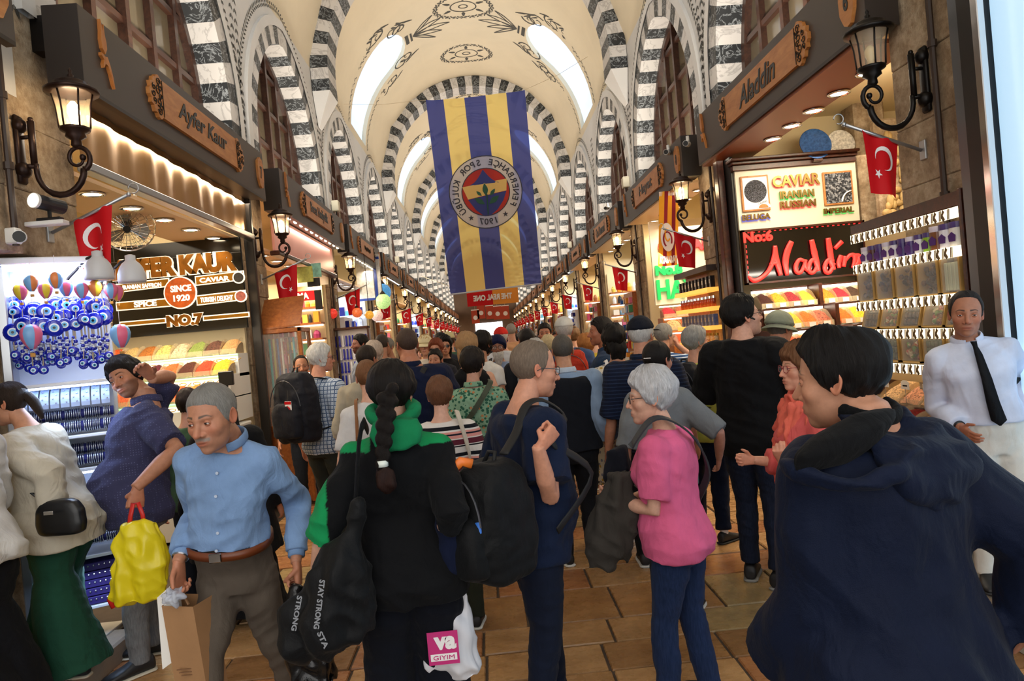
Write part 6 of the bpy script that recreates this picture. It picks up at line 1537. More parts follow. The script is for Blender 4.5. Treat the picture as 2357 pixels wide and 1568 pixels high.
    b1 = nz(n, tc(n, 'Object', (1, 1, .55)), 11, 3, .5, .8); b2 = nz(n, v, 420, 2); ad = n.add('ShaderNodeMath', operation='MULTIPLY_ADD'); n.l(b2, ad.inputs[0]); ad.inputs[1].default_value = .06; n.l(b1, ad.inputs[2]); bump(n, ad.outputs[0], wr, .018)
    _fm[key] = m; return m
def loft(b, rings, n=18, ex=2.3, cap=True):                   # rings: (center, right*rx, fwd*ry)
    vs = []
    for c, u, v in rings:
        for k in range(n):
            q = 2*PI*k/n; cs, sn = math.cos(q), math.sin(q)
            vs.append(c+u*(math.copysign(abs(cs)**(2/ex), cs))+v*(math.copysign(abs(sn)**(2/ex), sn)))
    m = len(rings); fs = [(i*n+k, i*n+(k+1) % n, (i+1)*n+(k+1) % n, (i+1)*n+k) for i in range(m-1) for k in range(n)]
    if cap: fs += [tuple(range(n-1, -1, -1)), tuple(range((m-1)*n, m*n))]
    return b.add(vs, fs)
def blob(b, vox, it=4, fac=.5):
    me = b.mesh('w', []); r = evaluated(me, [('REMESH', dict(mode='VOXEL', voxel_size=vox, use_smooth_shade=True)), ('SMOOTH', dict(factor=fac, iterations=it))]); bpy.data.meshes.remove(me); return r
def verts(me): a = np.empty(len(me.vertices)*3, np.float32); me.vertices.foreach_get('co', a); return a.reshape(-1, 3)
def setv(me, a): me.vertices.foreach_set('co', np.asarray(a, np.float32).ravel()); me.update()
def normals(me): a = np.empty(len(me.vertices)*3, np.float32); me.vertices.foreach_get('normal', a); return a.reshape(-1, 3)
def wrinkle(me, amp, fr=(9, 9, 5), seed=0, mask=None):
    P = verts(me); N = normals(me); d = np.array([noise.noise(Vector((p[0]*fr[0]+seed, p[1]*fr[1]+.6*p[2], p[2]*fr[2]+.8*p[0]))) for p in P])
    d2 = np.abs(np.array([noise.noise(Vector((p[0]*fr[0]*.6+seed*2, p[1]*fr[1]*.6, p[2]*fr[2]*2.2+p[0]*6))) for p in P]))
    k = amp*(d*.8-d2*.9)
    if mask is not None: k = k*mask(P)
    setv(me, P+N*k[:,None])
def joinm(name, parts, mat):                                  # [(verts, faces, cols)] -> mesh with Col
    V, F, Cc = [], [], []; o = 0
    for v, f, c in parts:
        V.append(v); F += [tuple(i+o for i in q) for q in f]; Cc.append(np.broadcast_to(c, (len(v), 3))); o += len(v)
    V = np.concatenate(V); me = bpy.data.meshes.new(name); me.from_pydata(V.tolist(), [], F); me.polygons.foreach_set('use_smooth', [True]*len(F)); set_col(me, np.concatenate(Cc)); me.materials.append(mat); me.update(); return me
def raw(me): return verts(me), [tuple(p.vertices) for p in me.polygons]
TOR = {'m': [(.455,.088,.068,-.004),(.50,.096,.074,-.010),(.55,.092,.066,-.002),(.60,.087,.062,.003),(.66,.091,.067,.006),(.72,.099,.071,.006),(.765,.104,.066,0),(.795,.094,.058,-.008),(.82,.070,.048,-.012),(.84,.050,.042,-.012),(.858,.038,.039,-.008),(.885,.035,.037,.0)],
       'f': [(.455,.098,.070,-.004),(.50,.103,.080,-.012),(.55,.094,.068,-.002),(.60,.080,.058,.002),(.66,.083,.064,.006),(.715,.090,.080,.014),(.765,.091,.064,.002),(.795,.082,.054,-.006),(.82,.060,.042,-.010),(.84,.043,.037,-.010),(.858,.033,.034,-.007),(.885,.030,.032,.0)]}
def ik(S, W, l1, l2, pole):
    d = W-S; L = d.length
    if L > (l1+l2)*.995: W = S+d*((l1+l2)*.995/L); d = W-S; L = d.length
    a = (l1*l1-l2*l2+L*L)/(2*L); h = math.sqrt(max(0, l1*l1-a*a)); u = d.normalized(); p = Vector(pole); p = p-u*p.dot(u); p = p.normalized() if p.length > 1e-5 else Vector((0,-1,0))
    return S+u*a+p*h, W
def hand_tubes(b, W, d, n, right, s, kind):
    d = d.normalized(); n = (n-d*n.dot(d)).normalized(); t = d.cross(n) if right else n.cross(d)
    loft(b, [(W+d*(-.02*s), t*.024*s, n*.018*s), (W+d*.02*s, t*.031*s, n*.019*s), (W+d*.06*s, t*.040*s, n*.017*s), (W+d*.098*s, t*.041*s, n*.0135*s)], 12, 2.6)
    cu = {'relax': (.25,.45,.35), 'fist': (1.25,1.5,1.1), 'open': (.05,.08,.06), 'grip': (.8,1.1,.8), 'scratch': (.35,.7,.4)}[kind]
    for i, (to, bo, L) in enumerate(((.030,.092,.074),(.0105,.097,.082),(-.0105,.093,.076),(-.030,.084,.060))):
        p = W+d*bo*s+t*to*s; a = 0; pts = [W+d*(bo-.03)*s+t*to*.9*s, p]; sp = (to*4 if kind == 'open' else to*1.2)
        for q, c in zip((.46,.31,.23), cu):
            a += c*(1+.12*i); dd = (d*math.cos(a)+n*math.sin(a)+t*sp*math.cos(a)).normalized(); p = p+dd*L*q*s; pts.append(p)
        b.tube(pts, [.0092*s,.0096*s,.0088*s,.0080*s,.0064*s], 8)
    o = W+d*.028*s+t*.024*s
    dd = (t*.75+d*.66+n*.28).normalized() if kind != 'fist' else (t*.4+d*.55+n*.75).normalized()
    d2 = (t*.35+d*.85+n*.4).normalized() if kind != 'fist' else (d*.5+n*.6-t*.6).normalized()
    b.tube([o-dd*.01*s, o+dd*.038*s, o+dd*.038*s+d2*.028*s, o+dd*.038*s+d2*.05*s], [.0135*s,.0115*s,.0100*s,.0072*s], 8)
def person(label, pos, h, rz, f='m', w=1., belly=0., lean=0, side=0, twist=0, head=(0,0,0), skin='#c98f70', q=1, L=None, R=None, top=None, legs=None, shoes='#1c1c20', sole=None,
           hair=('short','#2a1c14'), brow=None, stubble=0, stache=None, lip=None, z0=0, hs=1., cat='person', group=None, hairf=None, gaze=(0,0), headoff=(0,0,0)):
    """local frame: faces +Y, right hand +X; rz turns it (0: back to the camera, 180: towards it)"""
    vx = (.009, .013, .02)[q]; sk = np.array(srgb(skin)); P0 = Vector((0, 0, .49*h))
    def U(p, k=1.):
        p = Vector(p); t = min(1, max(0, (p.z/h-.47)/.16))*k
        m = Matrix.Rotation(math.radians(twist)*t, 3, 'Z') @ Matrix.Rotation(-math.radians(lean)*t, 3, 'X') @ Matrix.Rotation(math.radians(side)*t, 3, 'Y'); return P0+m @ (p-P0)
    def UR(t=1): return Matrix.Rotation(math.radians(twist)*t, 3, 'Z') @ Matrix.Rotation(-math.radians(lean)*t, 3, 'X') @ Matrix.Rotation(math.radians(side)*t, 3, 'Y')
    def ring(z, rx, ry, yo, ease=0., ww=None, drop=0):
        bl = belly*math.exp(-((z-.575)/.062)**2); zz = z*h
        t = min(1, max(0, (z-.47)/.16)); m = UR(t); k = w if z < .80 else w*.75+.25
        return (U((0, (yo+bl*.45)*h, zz)), m @ Vector((1,0,0))*((rx*k+bl*.25+ease)*h), m @ Vector((0,1,0))*((ry*(k*.6+.4)+bl*.55+ease)*h))
    sx = (.098 if f == 'm' else .084)*(.5+.5*w)
    arms = {}
    for sd, spec in ((-1, L), (1, R)):
        spec = dict(spec or {}); S = U((sd*sx*h, -.008*h, .782*h)); l1, l2 = .172*h, .150*h
        Wr = Vector(spec['w']) if 'w' in spec else U((sd*(.155*w)*h, .02*h, .485*h), spec.get('follow', 1)); E, Wr = ik(S, Wr, l1, l2, spec.get('pole', (sd*.12, -1, -.1)))
        fd = (Wr-E).normalized(); hd = Vector(spec['d']) if 'd' in spec else fd; nn = Vector(spec['n']) if 'n' in spec else Vector((-sd, .25, 0))
        arms[sd] = (S, E, Wr, hd, nn, spec.get('hand', 'relax'))
    # ---- skin: torso, neck, arms
    b = MB(); loft(b, [ring(*r, ease=-.008) for r in TOR[f]], 16)
    hr = Matrix.Rotation(math.radians(head[0]), 3, 'Z') @ Matrix.Rotation(math.radians(head[1]), 3, 'X') @ Matrix.Rotation(math.radians(head[2]), 3, 'Y')
    sc = .137*h/23.8*hs; nb = U((0, -.006*h, .845*h)); hcn = nb+UR() @ Vector((0, .014*h, .034*h))+hr @ Vector((0, .012*h, .052*h))+Vector(headoff)
    nk = .032*h if f == 'm' else .027*h
    b.tube([nb+UR() @ Vector((0,0,-.03*h)), nb+UR() @ Vector((0,.002*h,.012*h)), hcn+hr @ Vector((0,-1.4*sc,-5.0*sc)), hcn+hr @ Vector((0,-1.0*sc,-1*sc))], [nk*1.35, nk*1.08, nk*1.02, nk], 14)
    for sd, (S, E, Wr, hd, nn, hk) in arms.items():
        k = (.92 if f == 'f' else 1.)*(.55+.45*w)*h
        b.ball(S, .033*k, 10, 8); b.tube([S, S*.5+E*.5, E, E*.6+Wr*.4, Wr, Wr+(Wr-E).normalized()*.012*h], [.031*k, .0285*k, .0225*k, .0235*k, .0158*k, .0155*k], 12)
    me = blob(b, vx, 5); parts = [(*raw(me), sk)]; bpy.data.meshes.remove(me)
    for sd, (S, E, Wr, hd, nn, hk) in arms.items():
        b = MB(); hand_tubes(b, Wr+hd.normalized()*.006*h, hd, nn, sd > 0, h/1.75*(1 if f == 'm' else .9), hk); me = blob(b, (.0042, .0055, .008)[q], 3); v_, f_ = raw(me); parts.append((v_, f_, sk*np.array((1.02,.93,.9)))); bpy.data.meshes.remove(me)
    # ---- head
    D, r, F, A, Po = head_grid(f, q); C_ = HO+D*r[:,None]; X, Y, Z = np.abs(C_[:,0]), C_[:,1], C_[:,2]; c = np.tile(sk, (len(C_), 1)); front = sstep((Y-4)/3)
    def paint(m_, col, k=1.): c[:] = c*(1-(m_*k)[:,None])+np.array(srgb(col) if isinstance(col, str) else col)*(m_*k)[:,None]
    red = np.minimum(1, sk*np.array((1.05,.72,.66)))
    paint(np.exp(-((X-4.2)**2+(Z+2.6)**2)/5)*front, red, .5); paint(np.exp(-(X**2+(Z+3.2)**2)/2.6)*sstep((Y-8)/2), red, .55)
    hc = hair[1]; bc = brow or hc
    if stubble: paint(sstep((-3.6-Z+.25*X)/1.6)*sstep((Y+1)/3)*(1-np.exp(-((X/2.6)**2+((Z+6.4)/1.0)**2)*1.0)), tuple(sk*.30+np.array(srgb(hc))*.35), stubble)
    paint(np.exp(-((X/2.3)**4+((Z+6.4)/.95)**4))*front, lip or tuple(sk*np.array((.86,.52,.50))), .8); paint(np.exp(-((X/2.1)**4+((Z+6.38)/.17)**2))*front, '#4a201c', .8)
    zb = 2.75+.16*(X-1.4)-.28*np.maximum(0, X-3.0)**2; paint(sstep((.62-.09*(X-1)-np.abs(Z-zb))/.3)*sstep((X-.9)/.5)*sstep((5.3-X)/.6)*front, bc, .92 if f == 'm' else .75)
    if stache: paint(sstep((.75-np.abs(Z+4.95+.12*X))/.35)*sstep((3.2-X)/.5)*front, stache, .9)
    HM = Matrix.Translation(hcn) @ hr.to_4x4() @ Matrix.Scale(sc, 4); HMn = np.array(HM)
    tf = lambda p: p @ HMn[:3,:3].T+HMn[:3,3]
    parts.append((tf(C_), F, c))
    eb = MB(); eb.ball((0,0,0), 1.28, (36, 20, 12)[q], (28, 16, 10)[q]); ev = np.array(eb.v)
    for sd in (-1, 1):
        g = Vector((gaze[0], 1, gaze[1])).normalized(); x, y, z = ev[:,0]*sd, ev[:,1], ev[:,2]
        c = np.tile(sk*np.array((.95,.84,.8)), (len(ev), 1)); op = np.clip(1-(x/1.12)**2, 0, 1); up, lo = .40*op, -.32*op
        inn = (z < up) & (z > lo) & (y > .3); c[inn] = srgb('#e6e0da'); di = np.linalg.norm(ev-np.array(g)*1.28, axis=1); c[inn & (di < .62)] = srgb('#3a2418'); c[inn & (di < .28)] = srgb('#060504')
        c[(np.abs(z-up) < .11) & (y > .3) & (op > .02)] = srgb('#2a1a16')
        parts.append((tf(ev*np.array((1,.95,1))+np.array((sd*3.1, 7.05, .25))), eb.f, c))
    ng = (18, 12, 8)[q]; eb = MB(); eb.ball((0,0,0), 1, ng, ng-2); ev = np.array(eb.v)
    for sd in (-1, 1):
        u, v = ev[:,1], ev[:,2]; rr = np.sqrt(u*u+v*v); th = .75*ev[:,0]*(1-.2*rr)
        out_ = ev[:,0] > 0; th = th+np.where(out_, .55*np.exp(-((rr-.82)/.16)**2)-.45*np.exp(-((u-.1)**2+(v+.05)**2)/.16), 0)
        e = np.stack([sd*(7.15+th*.8+.55*(-u)*.9), -1.1+1.75*u*(1-.22*(v < 0)*-v)-.35*v, -.3+3.0*v], 1); parts.append((tf(e), eb.f if sd > 0 else [x[::-1] for x in eb.f], sk*np.array((1.02,.8,.74))))
    body = link('person', joinm('person', parts, skin_mat())); body.location = (pos[0], pos[1], z0); body.rotation_euler = (0, 0, math.radians(rz)); tag(body, label, cat, group)
    info = dict(o=body, HM=HM, sc=sc, h=h, U=U, UR=UR, ring=ring, arms=arms, f=f, q=q, tf=tf, w=w, vx=vx, hcn=hcn, nb=nb, hr=hr)
    # ---- hair
    if hair[0] and hair[0] in HL:
        tab, th = HL[hair[0]]; az = np.degrees(np.abs(A)); zh = np.interp(az, AZT, tab); m_ = sstep((C_[:,2]-zh)/1.5+.35)
        nz_ = np.array([noise.noise(Vector((D[i,0]*5, D[i,1]*5, D[i,2]*3+h*7))) for i in range(len(D))]); fn = np.array([noise.noise(Vector((math.sin(A[i])*17, math.cos(A[i])*17, Po[i]*2.5+h))) for i in range(len(D))])
        t = th*(.75+.35*np.clip(D[:,2], 0, 1)+.3*nz_+.34*fn)
        if hairf: t, m_ = hairf(D, C_, t, m_)
        rh = np.where(m_ > .03, r+t*m_-.15*(1-m_), r-1.2)
        V = tf(HO+D*rh[:,None]); me = bpy.data.meshes.new('hair'); me.from_pydata(V.tolist(), [], F); me.polygons.foreach_set('use_smooth', [True]*len(F)); set_vec(me, np.stack([np.cos(A)*.5, np.sin(A)*.5, Po], 1)); me.materials.append(hair_mat(hc)); me.update(); info['hair'] = link('hair', me, body)
    # ---- top
    if top:
        e = top.get('ease', .012); hem = top.get('hem', .47); fl = top.get('flare', 0); b = MB(); rs = []
        zs = [r for r in TOR[f] if r[0] > hem+.02 and r[0] < top.get('topz', .85)]; T0 = TOR[f][0]
        rr0 = [np.interp(hem, [r[0] for r in TOR[f]], [r[i] for r in TOR[f]]) for i in (1, 2, 3)] if hem > .455 else list(T0[1:])
        rs.append(ring(hem, *rr0, ease=e+fl))
        for r_ in zs: k = max(0, (.62-r_[0])/(.62-min(hem, .5))); rs.append(ring(*r_, ease=(e if r_[0] < .8 else e*.6)+fl*k))
        loft(b, rs, 20)
        sl = min(.99, top.get('sleeve', .55)); se = top.get('sease', .012)
        for sd, (S, E, Wr, hd, nn, hk) in arms.items():
            k = (.92 if f == 'f' else 1.)*(.55+.45*w)*h; pts = [S, S*.5+E*.5, E, E*.55+Wr*.45, Wr]; rad = [.033, .030, .0245, .0245, .0165]; s_ = [0, .25, .5, .77, 1.]
            if sl <= 0: continue
            n_ = [i for i in range(5) if s_[i] < sl-.03]; i = len(n_)-1; u = (sl-s_[i])/(s_[i+1]-s_[i]); PP = [pts[j] for j in n_]+[pts[i].lerp(pts[i+1], u)]; RR = [rad[j] for j in n_]+[rad[i]+(rad[i+1]-rad[i])*u]
            inn = U((sd*.030*h, -.010*h, .826*h)); cf = top.get('cuff', 0); b.ball(S, (.034+se)*k, 14, 10); b.tube([inn, inn.lerp(S, .6)+UR() @ Vector((0,0,.006*h)), S], [.022*h, (.026+se*.6)*k, (.030+se)*k], 12)
            b.tube(PP, [(x+se*(1 if j < 2 else 1.1)+(cf if j == len(RR)-1 else 0))*k for j, x in enumerate(RR)], 14)
        if top.get('extra'): top['extra'](b, info)
        me = blob(b, vx, top.get('it', 4)); wrinkle(me, top.get('wr', .014)*h/1.75, top.get('fr', (9, 9, 6)), seed=h*13)
        if 'colf' in top: set_col(me, top['colf'](verts(me)))
        me.materials.append(top['mat']); o = link(top.get('name', 'shirt'), me, body); info['top'] = o
        if top.get('label'): o['label'] = top['label']
        if top.get('collar'):
            cb = MB(); m = UR(); pts = []
            for a in np.linspace(.35, 2*PI-.35, 17): pts.append(nb+m @ Vector((math.sin(a)*nk*1.42, math.cos(a)*nk*1.42+.002*h-.004*h, .006*h-.016*h*max(0, math.cos(a)))))
            cb.tube(pts, [(.013*h, .004*h)]*17, 8, up=m @ Vector((0,0,1)));
            ca = blob(cb, .004 if q < 2 else .008, 2); ca.materials.append(top.get('cmat', top['mat']))
            if 'colf' in top: set_col(ca, top['colf'](verts(ca)))
            link('collar', ca, body)
    # ---- legs
    if legs:
        b = MB(); fs = legs.get('feet', [(-.062*h, 0, 8), (.062*h, 0, -8)]); lw = legs.get('lw', 1.); hm = legs.get('hem', .035); fl = legs.get('flare', 0)
        e = .004; loft(b, [ring(.445, .085, .066, -.004, e), ring(.475, .096, .073, -.008, e), ring(.50, .097, .074, -.010, e), ring(.55, .093, .067, -.002, e), ring(legs.get('waist', .585), .088, .062, .002, e-.002)], 18)
        for sd, (fx, fy, yaw) in zip((-1, 1), fs):
            Hp = Vector((sd*.048*h*w, -.004*h, .475*h)); An = Vector((fx, fy, .05*h)); Kn, An2 = ik(Hp, An, .205*h, .224*h, legs.get('pole', (0, 1, 0))); An = An2
            Hm = An+(Kn-An)*max(0, (hm-.05)/.235) if hm > .05 else An-Vector((0, 0, (.05-hm)*h)); k = lw*h*(.6+.4*w)
            pts = [Hp+Vector((0, 0, .02*h)), Hp*.72+Kn*.28, Hp*.35+Kn*.65, Kn, Kn*.6+Hm*.4, Kn*.2+Hm*.8, Hm]
            b.tube(pts, [.054*k, .054*k, .045*k, (.038+fl*.4)*k, (.036+fl*.6)*k, (.032+fl*.9)*k, (.033+fl)*k], 14)
            if hm > .06 or legs.get('socks'):
                s_ = MB(); s_.tube([Kn*.3+An*.7, An, Vector((fx, fy, .02*h))], [.026*h, .019*h, .02*h], 12); mm = s_.build('ankle', legs.get('socks') or M('skin_leg', skin, .5), body, True)
        if legs.get('extra'): legs['extra'](b, info)
        me = blob(b, vx, 4); wrinkle(me, legs.get('wr', .012)*h/1.75, (8, 8, 7), seed=h*5); me.materials.append(legs['mat']); info['legs'] = link(legs.get('name', 'trousers'), me, body)
        if shoes:
            for (fx, fy, yaw) in fs:
                a = math.radians(yaw); fw = Vector((-math.sin(a), math.cos(a), 0)); rt = Vector((fw.y, -fw.x, 0)); b = MB(); c0 = Vector((fx, fy, 0)); s_ = h*(1 if f == 'm' else .93)
                def rg(d, wx, z0_, z1): return (c0+fw*d*s_+Vector((0, 0, (z0_+z1)/2*s_)), rt*wx*s_, Vector((0, 0, (z1-z0_)/2*s_)))
                loft(b, [rg(-.040,.014,.010,.040), rg(-.034,.021,.006,.055), rg(-.01,.023,.005,.062), rg(.02,.025,.005,.055), (rg(.05,.028,.005,.040)), rg(.08,.028,.005,.031), rg(.102,.021,.006,.024), rg(.112,.010,.008,.018)], 14, 2.4)
                me = blob(b, (.006, .009, .014)[q], 2); me.materials.append(M('shoe_'+shoes[1:], shoes, .5)); so = link('shoe', me, body)
                b = MB(); loft(b, [rg(d, wx+.002, .0, .010) for d, wx in ((-.043,.014),(-.036,.022),(0,.024),(.05,.029),(.08,.029),(.104,.022),(.115,.010))], 12, 2.6); b.build('sole', M('sole_'+(sole or '#d8d6d0')[1:], sole or '#d8d6d0', .6), so, True)
    return info
# ---- accessories, all in head (cm) or body coordinates
def acc(info, name, b, mat, head=False, smooth=True, parent=None):
    if head: b.v = [tuple(info['HM'] @ Vector(p)) for p in b.v]
    return b.build(name, mat, parent or info['o'], smooth)
def glasses(info, col='#1c1c20', rnd=False, dark=False):
    b = MB()
    for sd in (-1, 1):
        b.tube([(sd*3.3+2.3*math.copysign(abs(math.cos(a))**(1 if rnd else .6), math.cos(a)), 9.35-.06*abs(sd*3.3+2.3*math.cos(a))**1.4*.5, .1+1.75*math.copysign(abs(math.sin(a))**(1 if rnd else .6), math.sin(a))) for a in np.linspace(0, 2*PI, 25)], .17, 5)
        b.tube([(sd*5.6, 8.6, .7), (sd*7.0, 6.5, .8), (sd*7.9, .5, .9), (sd*7.7, -1.6, -.3)], .17, 5)
    b.tube([(-1.0, 9.4, .5), (0, 9.9, .75), (1.0, 9.4, .5)], .15, 5); o = acc(info, 'glasses', b, M('glasses_'+col[1:], col, .25), True)
    b = MB()
    for sd in (-1, 1): b.add([(sd*3.3+2.2*math.cos(a), 9.3, .1+1.65*math.sin(a)) for a in np.linspace(0, 2*PI, 17)[:-1]], [tuple(range(16))])
    acc(info, 'lens', b, M('dark_lens', '#14110f', .05) if dark else glassy('spectacle_lens', '#ffffff', .10), True, parent=o, smooth=False)
def shell(info, test, th, name, mat, q=1, rad=None):
    D, r, F, A, Po = head_grid(info['f'], q); C_ = HO+D*r[:,None]; m_ = np.clip(test(C_, D, A, Po), 0, 1); rr = np.where(m_ > .02, r+th*m_ if rad is None else rad(D, r)*m_+r*(1-m_), r-1.4)
    V = info['tf'](HO+D*rr[:,None]); me = bpy.data.meshes.new(name); me.from_pydata(V.tolist(), [], F); me.polygons.foreach_set('use_smooth', [True]*len(F)); set_vec(me, np.stack([np.cos(A)*.5, np.sin(A)*.5, Po], 1)); me.materials.append(mat); me.update(); return link(name, me, info['o'])
def cap(info, mat, back=False, name='cap'):
    o = shell(info, lambda C, D, A, P: (C[:,2]-3.6)/.5, 2.3, name, mat)
    b = MB(); s = 1; n = 12; vs = []
    for i in range(n+1):
        a = -1.15+2.3*i/n
        for k, (ra, zz) in enumerate(((7.6, 4.2), (11.5, 3.9), (14.5-abs(a)*1.2, 3.2))): vs.append((ra*math.sin(a)*(.95), ra*math.cos(a)*1.05+1.5, zz-.5*a*a*.6))
    m = [(3*i+k, 3*i+k+1, 3*i+k+4, 3*i+k+3) for i in range(n) for k in (0, 1)]; vv = vs+[(x, y, z-.35) for x, y, z in vs]; N = len(vs)
    b.add(vv, m+[tuple(N+i for i in q[::-1]) for q in m]+[(3*i+2, N+3*i+2, N+3*i+5, 3*i+5) for i in range(n)]); b.v = [tuple(info['HM'] @ Vector(p)) for p in b.v]; b.build('peak', mat, o, True); return o
def brimhat(info, mat, bw=6, drop=2.5, name='hat'):
    o = shell(info, lambda C, D, A, P: (C[:,2]-2.6)/.5, 2.6, name, mat); b = MB(); n = 28; vs = []
    for ra, zz in ((7.9, 3.2), (7.9+bw*.5, 3.0-drop*.4), (7.9+bw, 3.0-drop), (7.9+bw, 2.6-drop), (7.9, 2.7)):
        for i in range(n): a = 2*PI*i/n; vs.append((ra*math.sin(a), (ra+1.4)*math.cos(a)-.8, zz+.3*math.sin(3*a)))
    b.add(vs, [(k*n+i, k*n+(i+1) % n, (k+1)*n+(i+1) % n, (k+1)*n+i) for k in range(4) for i in range(n)]); b.v = [tuple(info['HM'] @ Vector(p)) for p in b.v]; b.build('brim', mat, o, True); return o
def htube(info, pts, rad, mat, name='hair_lock', n=10, head=True, it=2, vox=None, wr=.0):
    b = MB(); b.tube([info['HM'] @ Vector(p) for p in pts] if head else pts, [(r*info['sc'] if not hasattr(r, '__len__') else (r[0]*info['sc'], r[1]*info['sc'])) for r in rad] if head else rad, n)
    if vox: me = blob(b, vox, it)
    else: me = b.mesh(name, [], True)
    v = verts(me); c = v-v.mean(0); set_vec(me, np.stack([c[:,0]*6, c[:,1]*6, v[:,2]*5], 1)); me.materials.append(mat)
    if wr: wrinkle(me, wr, (60, 60, 6))
    return link(name, me, info['o'])
def strap(info, pts, mat, wd=.02, th=.004, name='strap'):
    b = MB(); P = []
    pts = [Vector(p) for p in pts]
    for i in range(len(pts)-1):
        p0, p1, p2, p3 = pts[max(i-1,0)], pts[i], pts[i+1], pts[min(i+2,len(pts)-1)]
        for s_ in np.linspace(0, 1, 5, endpoint=False): P.append(.5*((2*p1)+(p2-p0)*s_+(2*p0-5*p1+4*p2-p3)*s_**2+(3*p1-p0-3*p2+p3)*s_**3))
    P.append(pts[-1]); ax = Vector((0, 0, .7*info['h'])); vs = []; m = len(P)
    for i, p in enumerate(P):
        t = (P[min(i+1,m-1)]-P[max(i-1,0)]).normalized(); out = Vector((p.x, p.y, 0))
        if p.z > .8*info['h']: out = Vector((p.x*.5, p.y*.5, .1))
        out = (out-t*out.dot(t)).normalized(); s_ = t.cross(out)
        vs += [p+s_*wd+out*th, p-s_*wd+out*th, p-s_*wd-out*th, p+s_*wd-out*th]
    b.add(vs, [(4*i+k, 4*i+(k+1) % 4, 4*i+4+(k+1) % 4, 4*i+4+k) for i in range(m-1) for k in range(4)]+[(3,2,1,0), tuple(4*(m-1)+k for k in range(4))]); return acc(info, name, b, mat, smooth=False)
def at_top(px, py, Y, z0=0):                                  # ground position and standing height from the top of a head
    p = at(px, py, Y); return (p.x, p.y), p.z-z0
# ================================================================== the people
def PP(px, py, Y, z0=0): p = at(px, py, Y); return (p.x, p.y), (p.z-z0)/1.012
def LP(pos, rz, px, py, Y, z0=0):                              # pixel at depth Y -> the person's own coordinates
    p = at(px, py, Y)-Vector((pos[0], pos[1], z0)); return Matrix.Rotation(-math.radians(rz), 3, 'Z') @ p
def carried(name, label, cat, info=None, group=None):
    t = thing(name, label, cat, group=group)
    if info: t.location = info['o'].location; t.rotation_euler = info['o'].rotation_euler
    return t
def cushion(b, c, w, d, h, n=14, ex=3.2, top=.8, fx=Vector((1,0,0)), fy=Vector((0,1,0)), fz=Vector((0,0,1))):
    c = Vector(c); loft(b, [(c+fz*h*(z-.5), fx*w/2*k, fy*d/2*k2) for z, k, k2 in ((0,.8,.7),(.06,.95,.92),(.3,1,1),(.7,.97,.95),(.92,top,.75),(1,top*.75,.5))], n, ex)
def backpack(info, label, c, size, col='#1d1e22', extra=True, pocket=True, yaw=0, shoulder=True):
    t = carried('backpack', label, 'backpack', info); w, d, h = size; m = fabric(col, 'plain', rough=.6); R_ = Matrix.Rotation(math.radians(yaw), 3, 'Z'); fx, fy = R_ @ Vector((1,0,0)), R_ @ Vector((0,1,0)); c = Vector(c)
    b = MB(); cushion(b, c, w, d, h, fx=fx, fy=fy); me = blob(b, .012, 4); wrinkle(me, .012, (14,14,9), 3); me.materials.append(m); link('pack_body', me, t)
    if pocket:
        b = MB(); cushion(b, c-fy*d*.45-Vector((0,0,h*.16)), w*.78, d*.45, h*.5, fx=fx, fy=fy); me = blob(b, .012, 3); wrinkle(me, .008, (14,14,9), 5); me.materials.append(m); link('front_pocket', me, t)
    b = MB(); b.tube([c+fx*-.03+Vector((0,0,h*.47)), c+fx*-.02+fy*.02+Vector((0,0,h*.56)), c+fx*.02+fy*.02+Vector((0,0,h*.56)), c+fx*.03+Vector((0,0,h*.47))], .009, 6); b.build('grab_handle', M('webbing', '#0f0f11', .7), t, True)
    if shoulder:
        hh = info['h']; b = MB()
        for sd in (-1, 1):
            p = [c+fx*sd*w*.25+fy*d*.4+Vector((0,0,h*.4)), info['U']((sd*.062*hh, -.04*hh, .835*hh)), info['U']((sd*.066*hh, .045*hh, .80*hh)), info['U']((sd*.075*hh, .085*hh, .72*hh)), info['U']((sd*.10*hh, .03*hh, .62*hh)), c+fx*sd*w*.35+fy*d*.4-Vector((0,0,h*.35))]
            b.tube(p, [(.006,.024)]*6, 8, up=(0,0,1), sm=5)
        b.build('shoulder_strap', M('webbing'), t, True)
    b = MB(); b.tube([c+fx*w*.42*math.cos(a)-fy*d*.5+Vector((0,0,h*(.0+.40*math.sin(a)))) for a in np.linspace(.1, PI-.1, 12)], .004, 5); b.build('zip', M('zip', '#4a4b50', .3, .6), t)
    return t
def belt(info, mat, z=.583, th=.012, buckle=True, wd=.016):
    h = info['h']; c, u, v = info['ring'](z, .089, .064, .002, .008 if th is None else th*.7); b = MB(); n = 40; vs = []
    for k in range(n):
        q = 2*PI*k/n; cs, sn = math.cos(q), math.sin(q); p = c+u*math.copysign(abs(cs)**.87, cs)+v*math.copysign(abs(sn)**.87, sn); vs += [p+Vector((0,0,wd)), p-Vector((0,0,wd))]
    vs2 = vs+[c+(p-c)*.94 for p in vs]; N = 2*n
    b.add(vs2, [(2*k, 2*k+1, (2*k+3) % N, (2*k+2) % N) for k in range(n)]+[(2*k, (2*k+2) % N, N+(2*k+2) % N, N+2*k) for k in range(n)]+[(2*k+1, N+2*k+1, N+(2*k+3) % N, (2*k+3) % N) for k in range(n)]); o = b.build('belt', mat, info['o'], True)
    if buckle: f = c+v; b = MB(); b.cbox(f.x-.025, f.x+.025, f.y-.0, f.y+.008, f.z-wd*1.1, f.z+wd*1.1, .003); b.build('buckle', m_chrome, o)
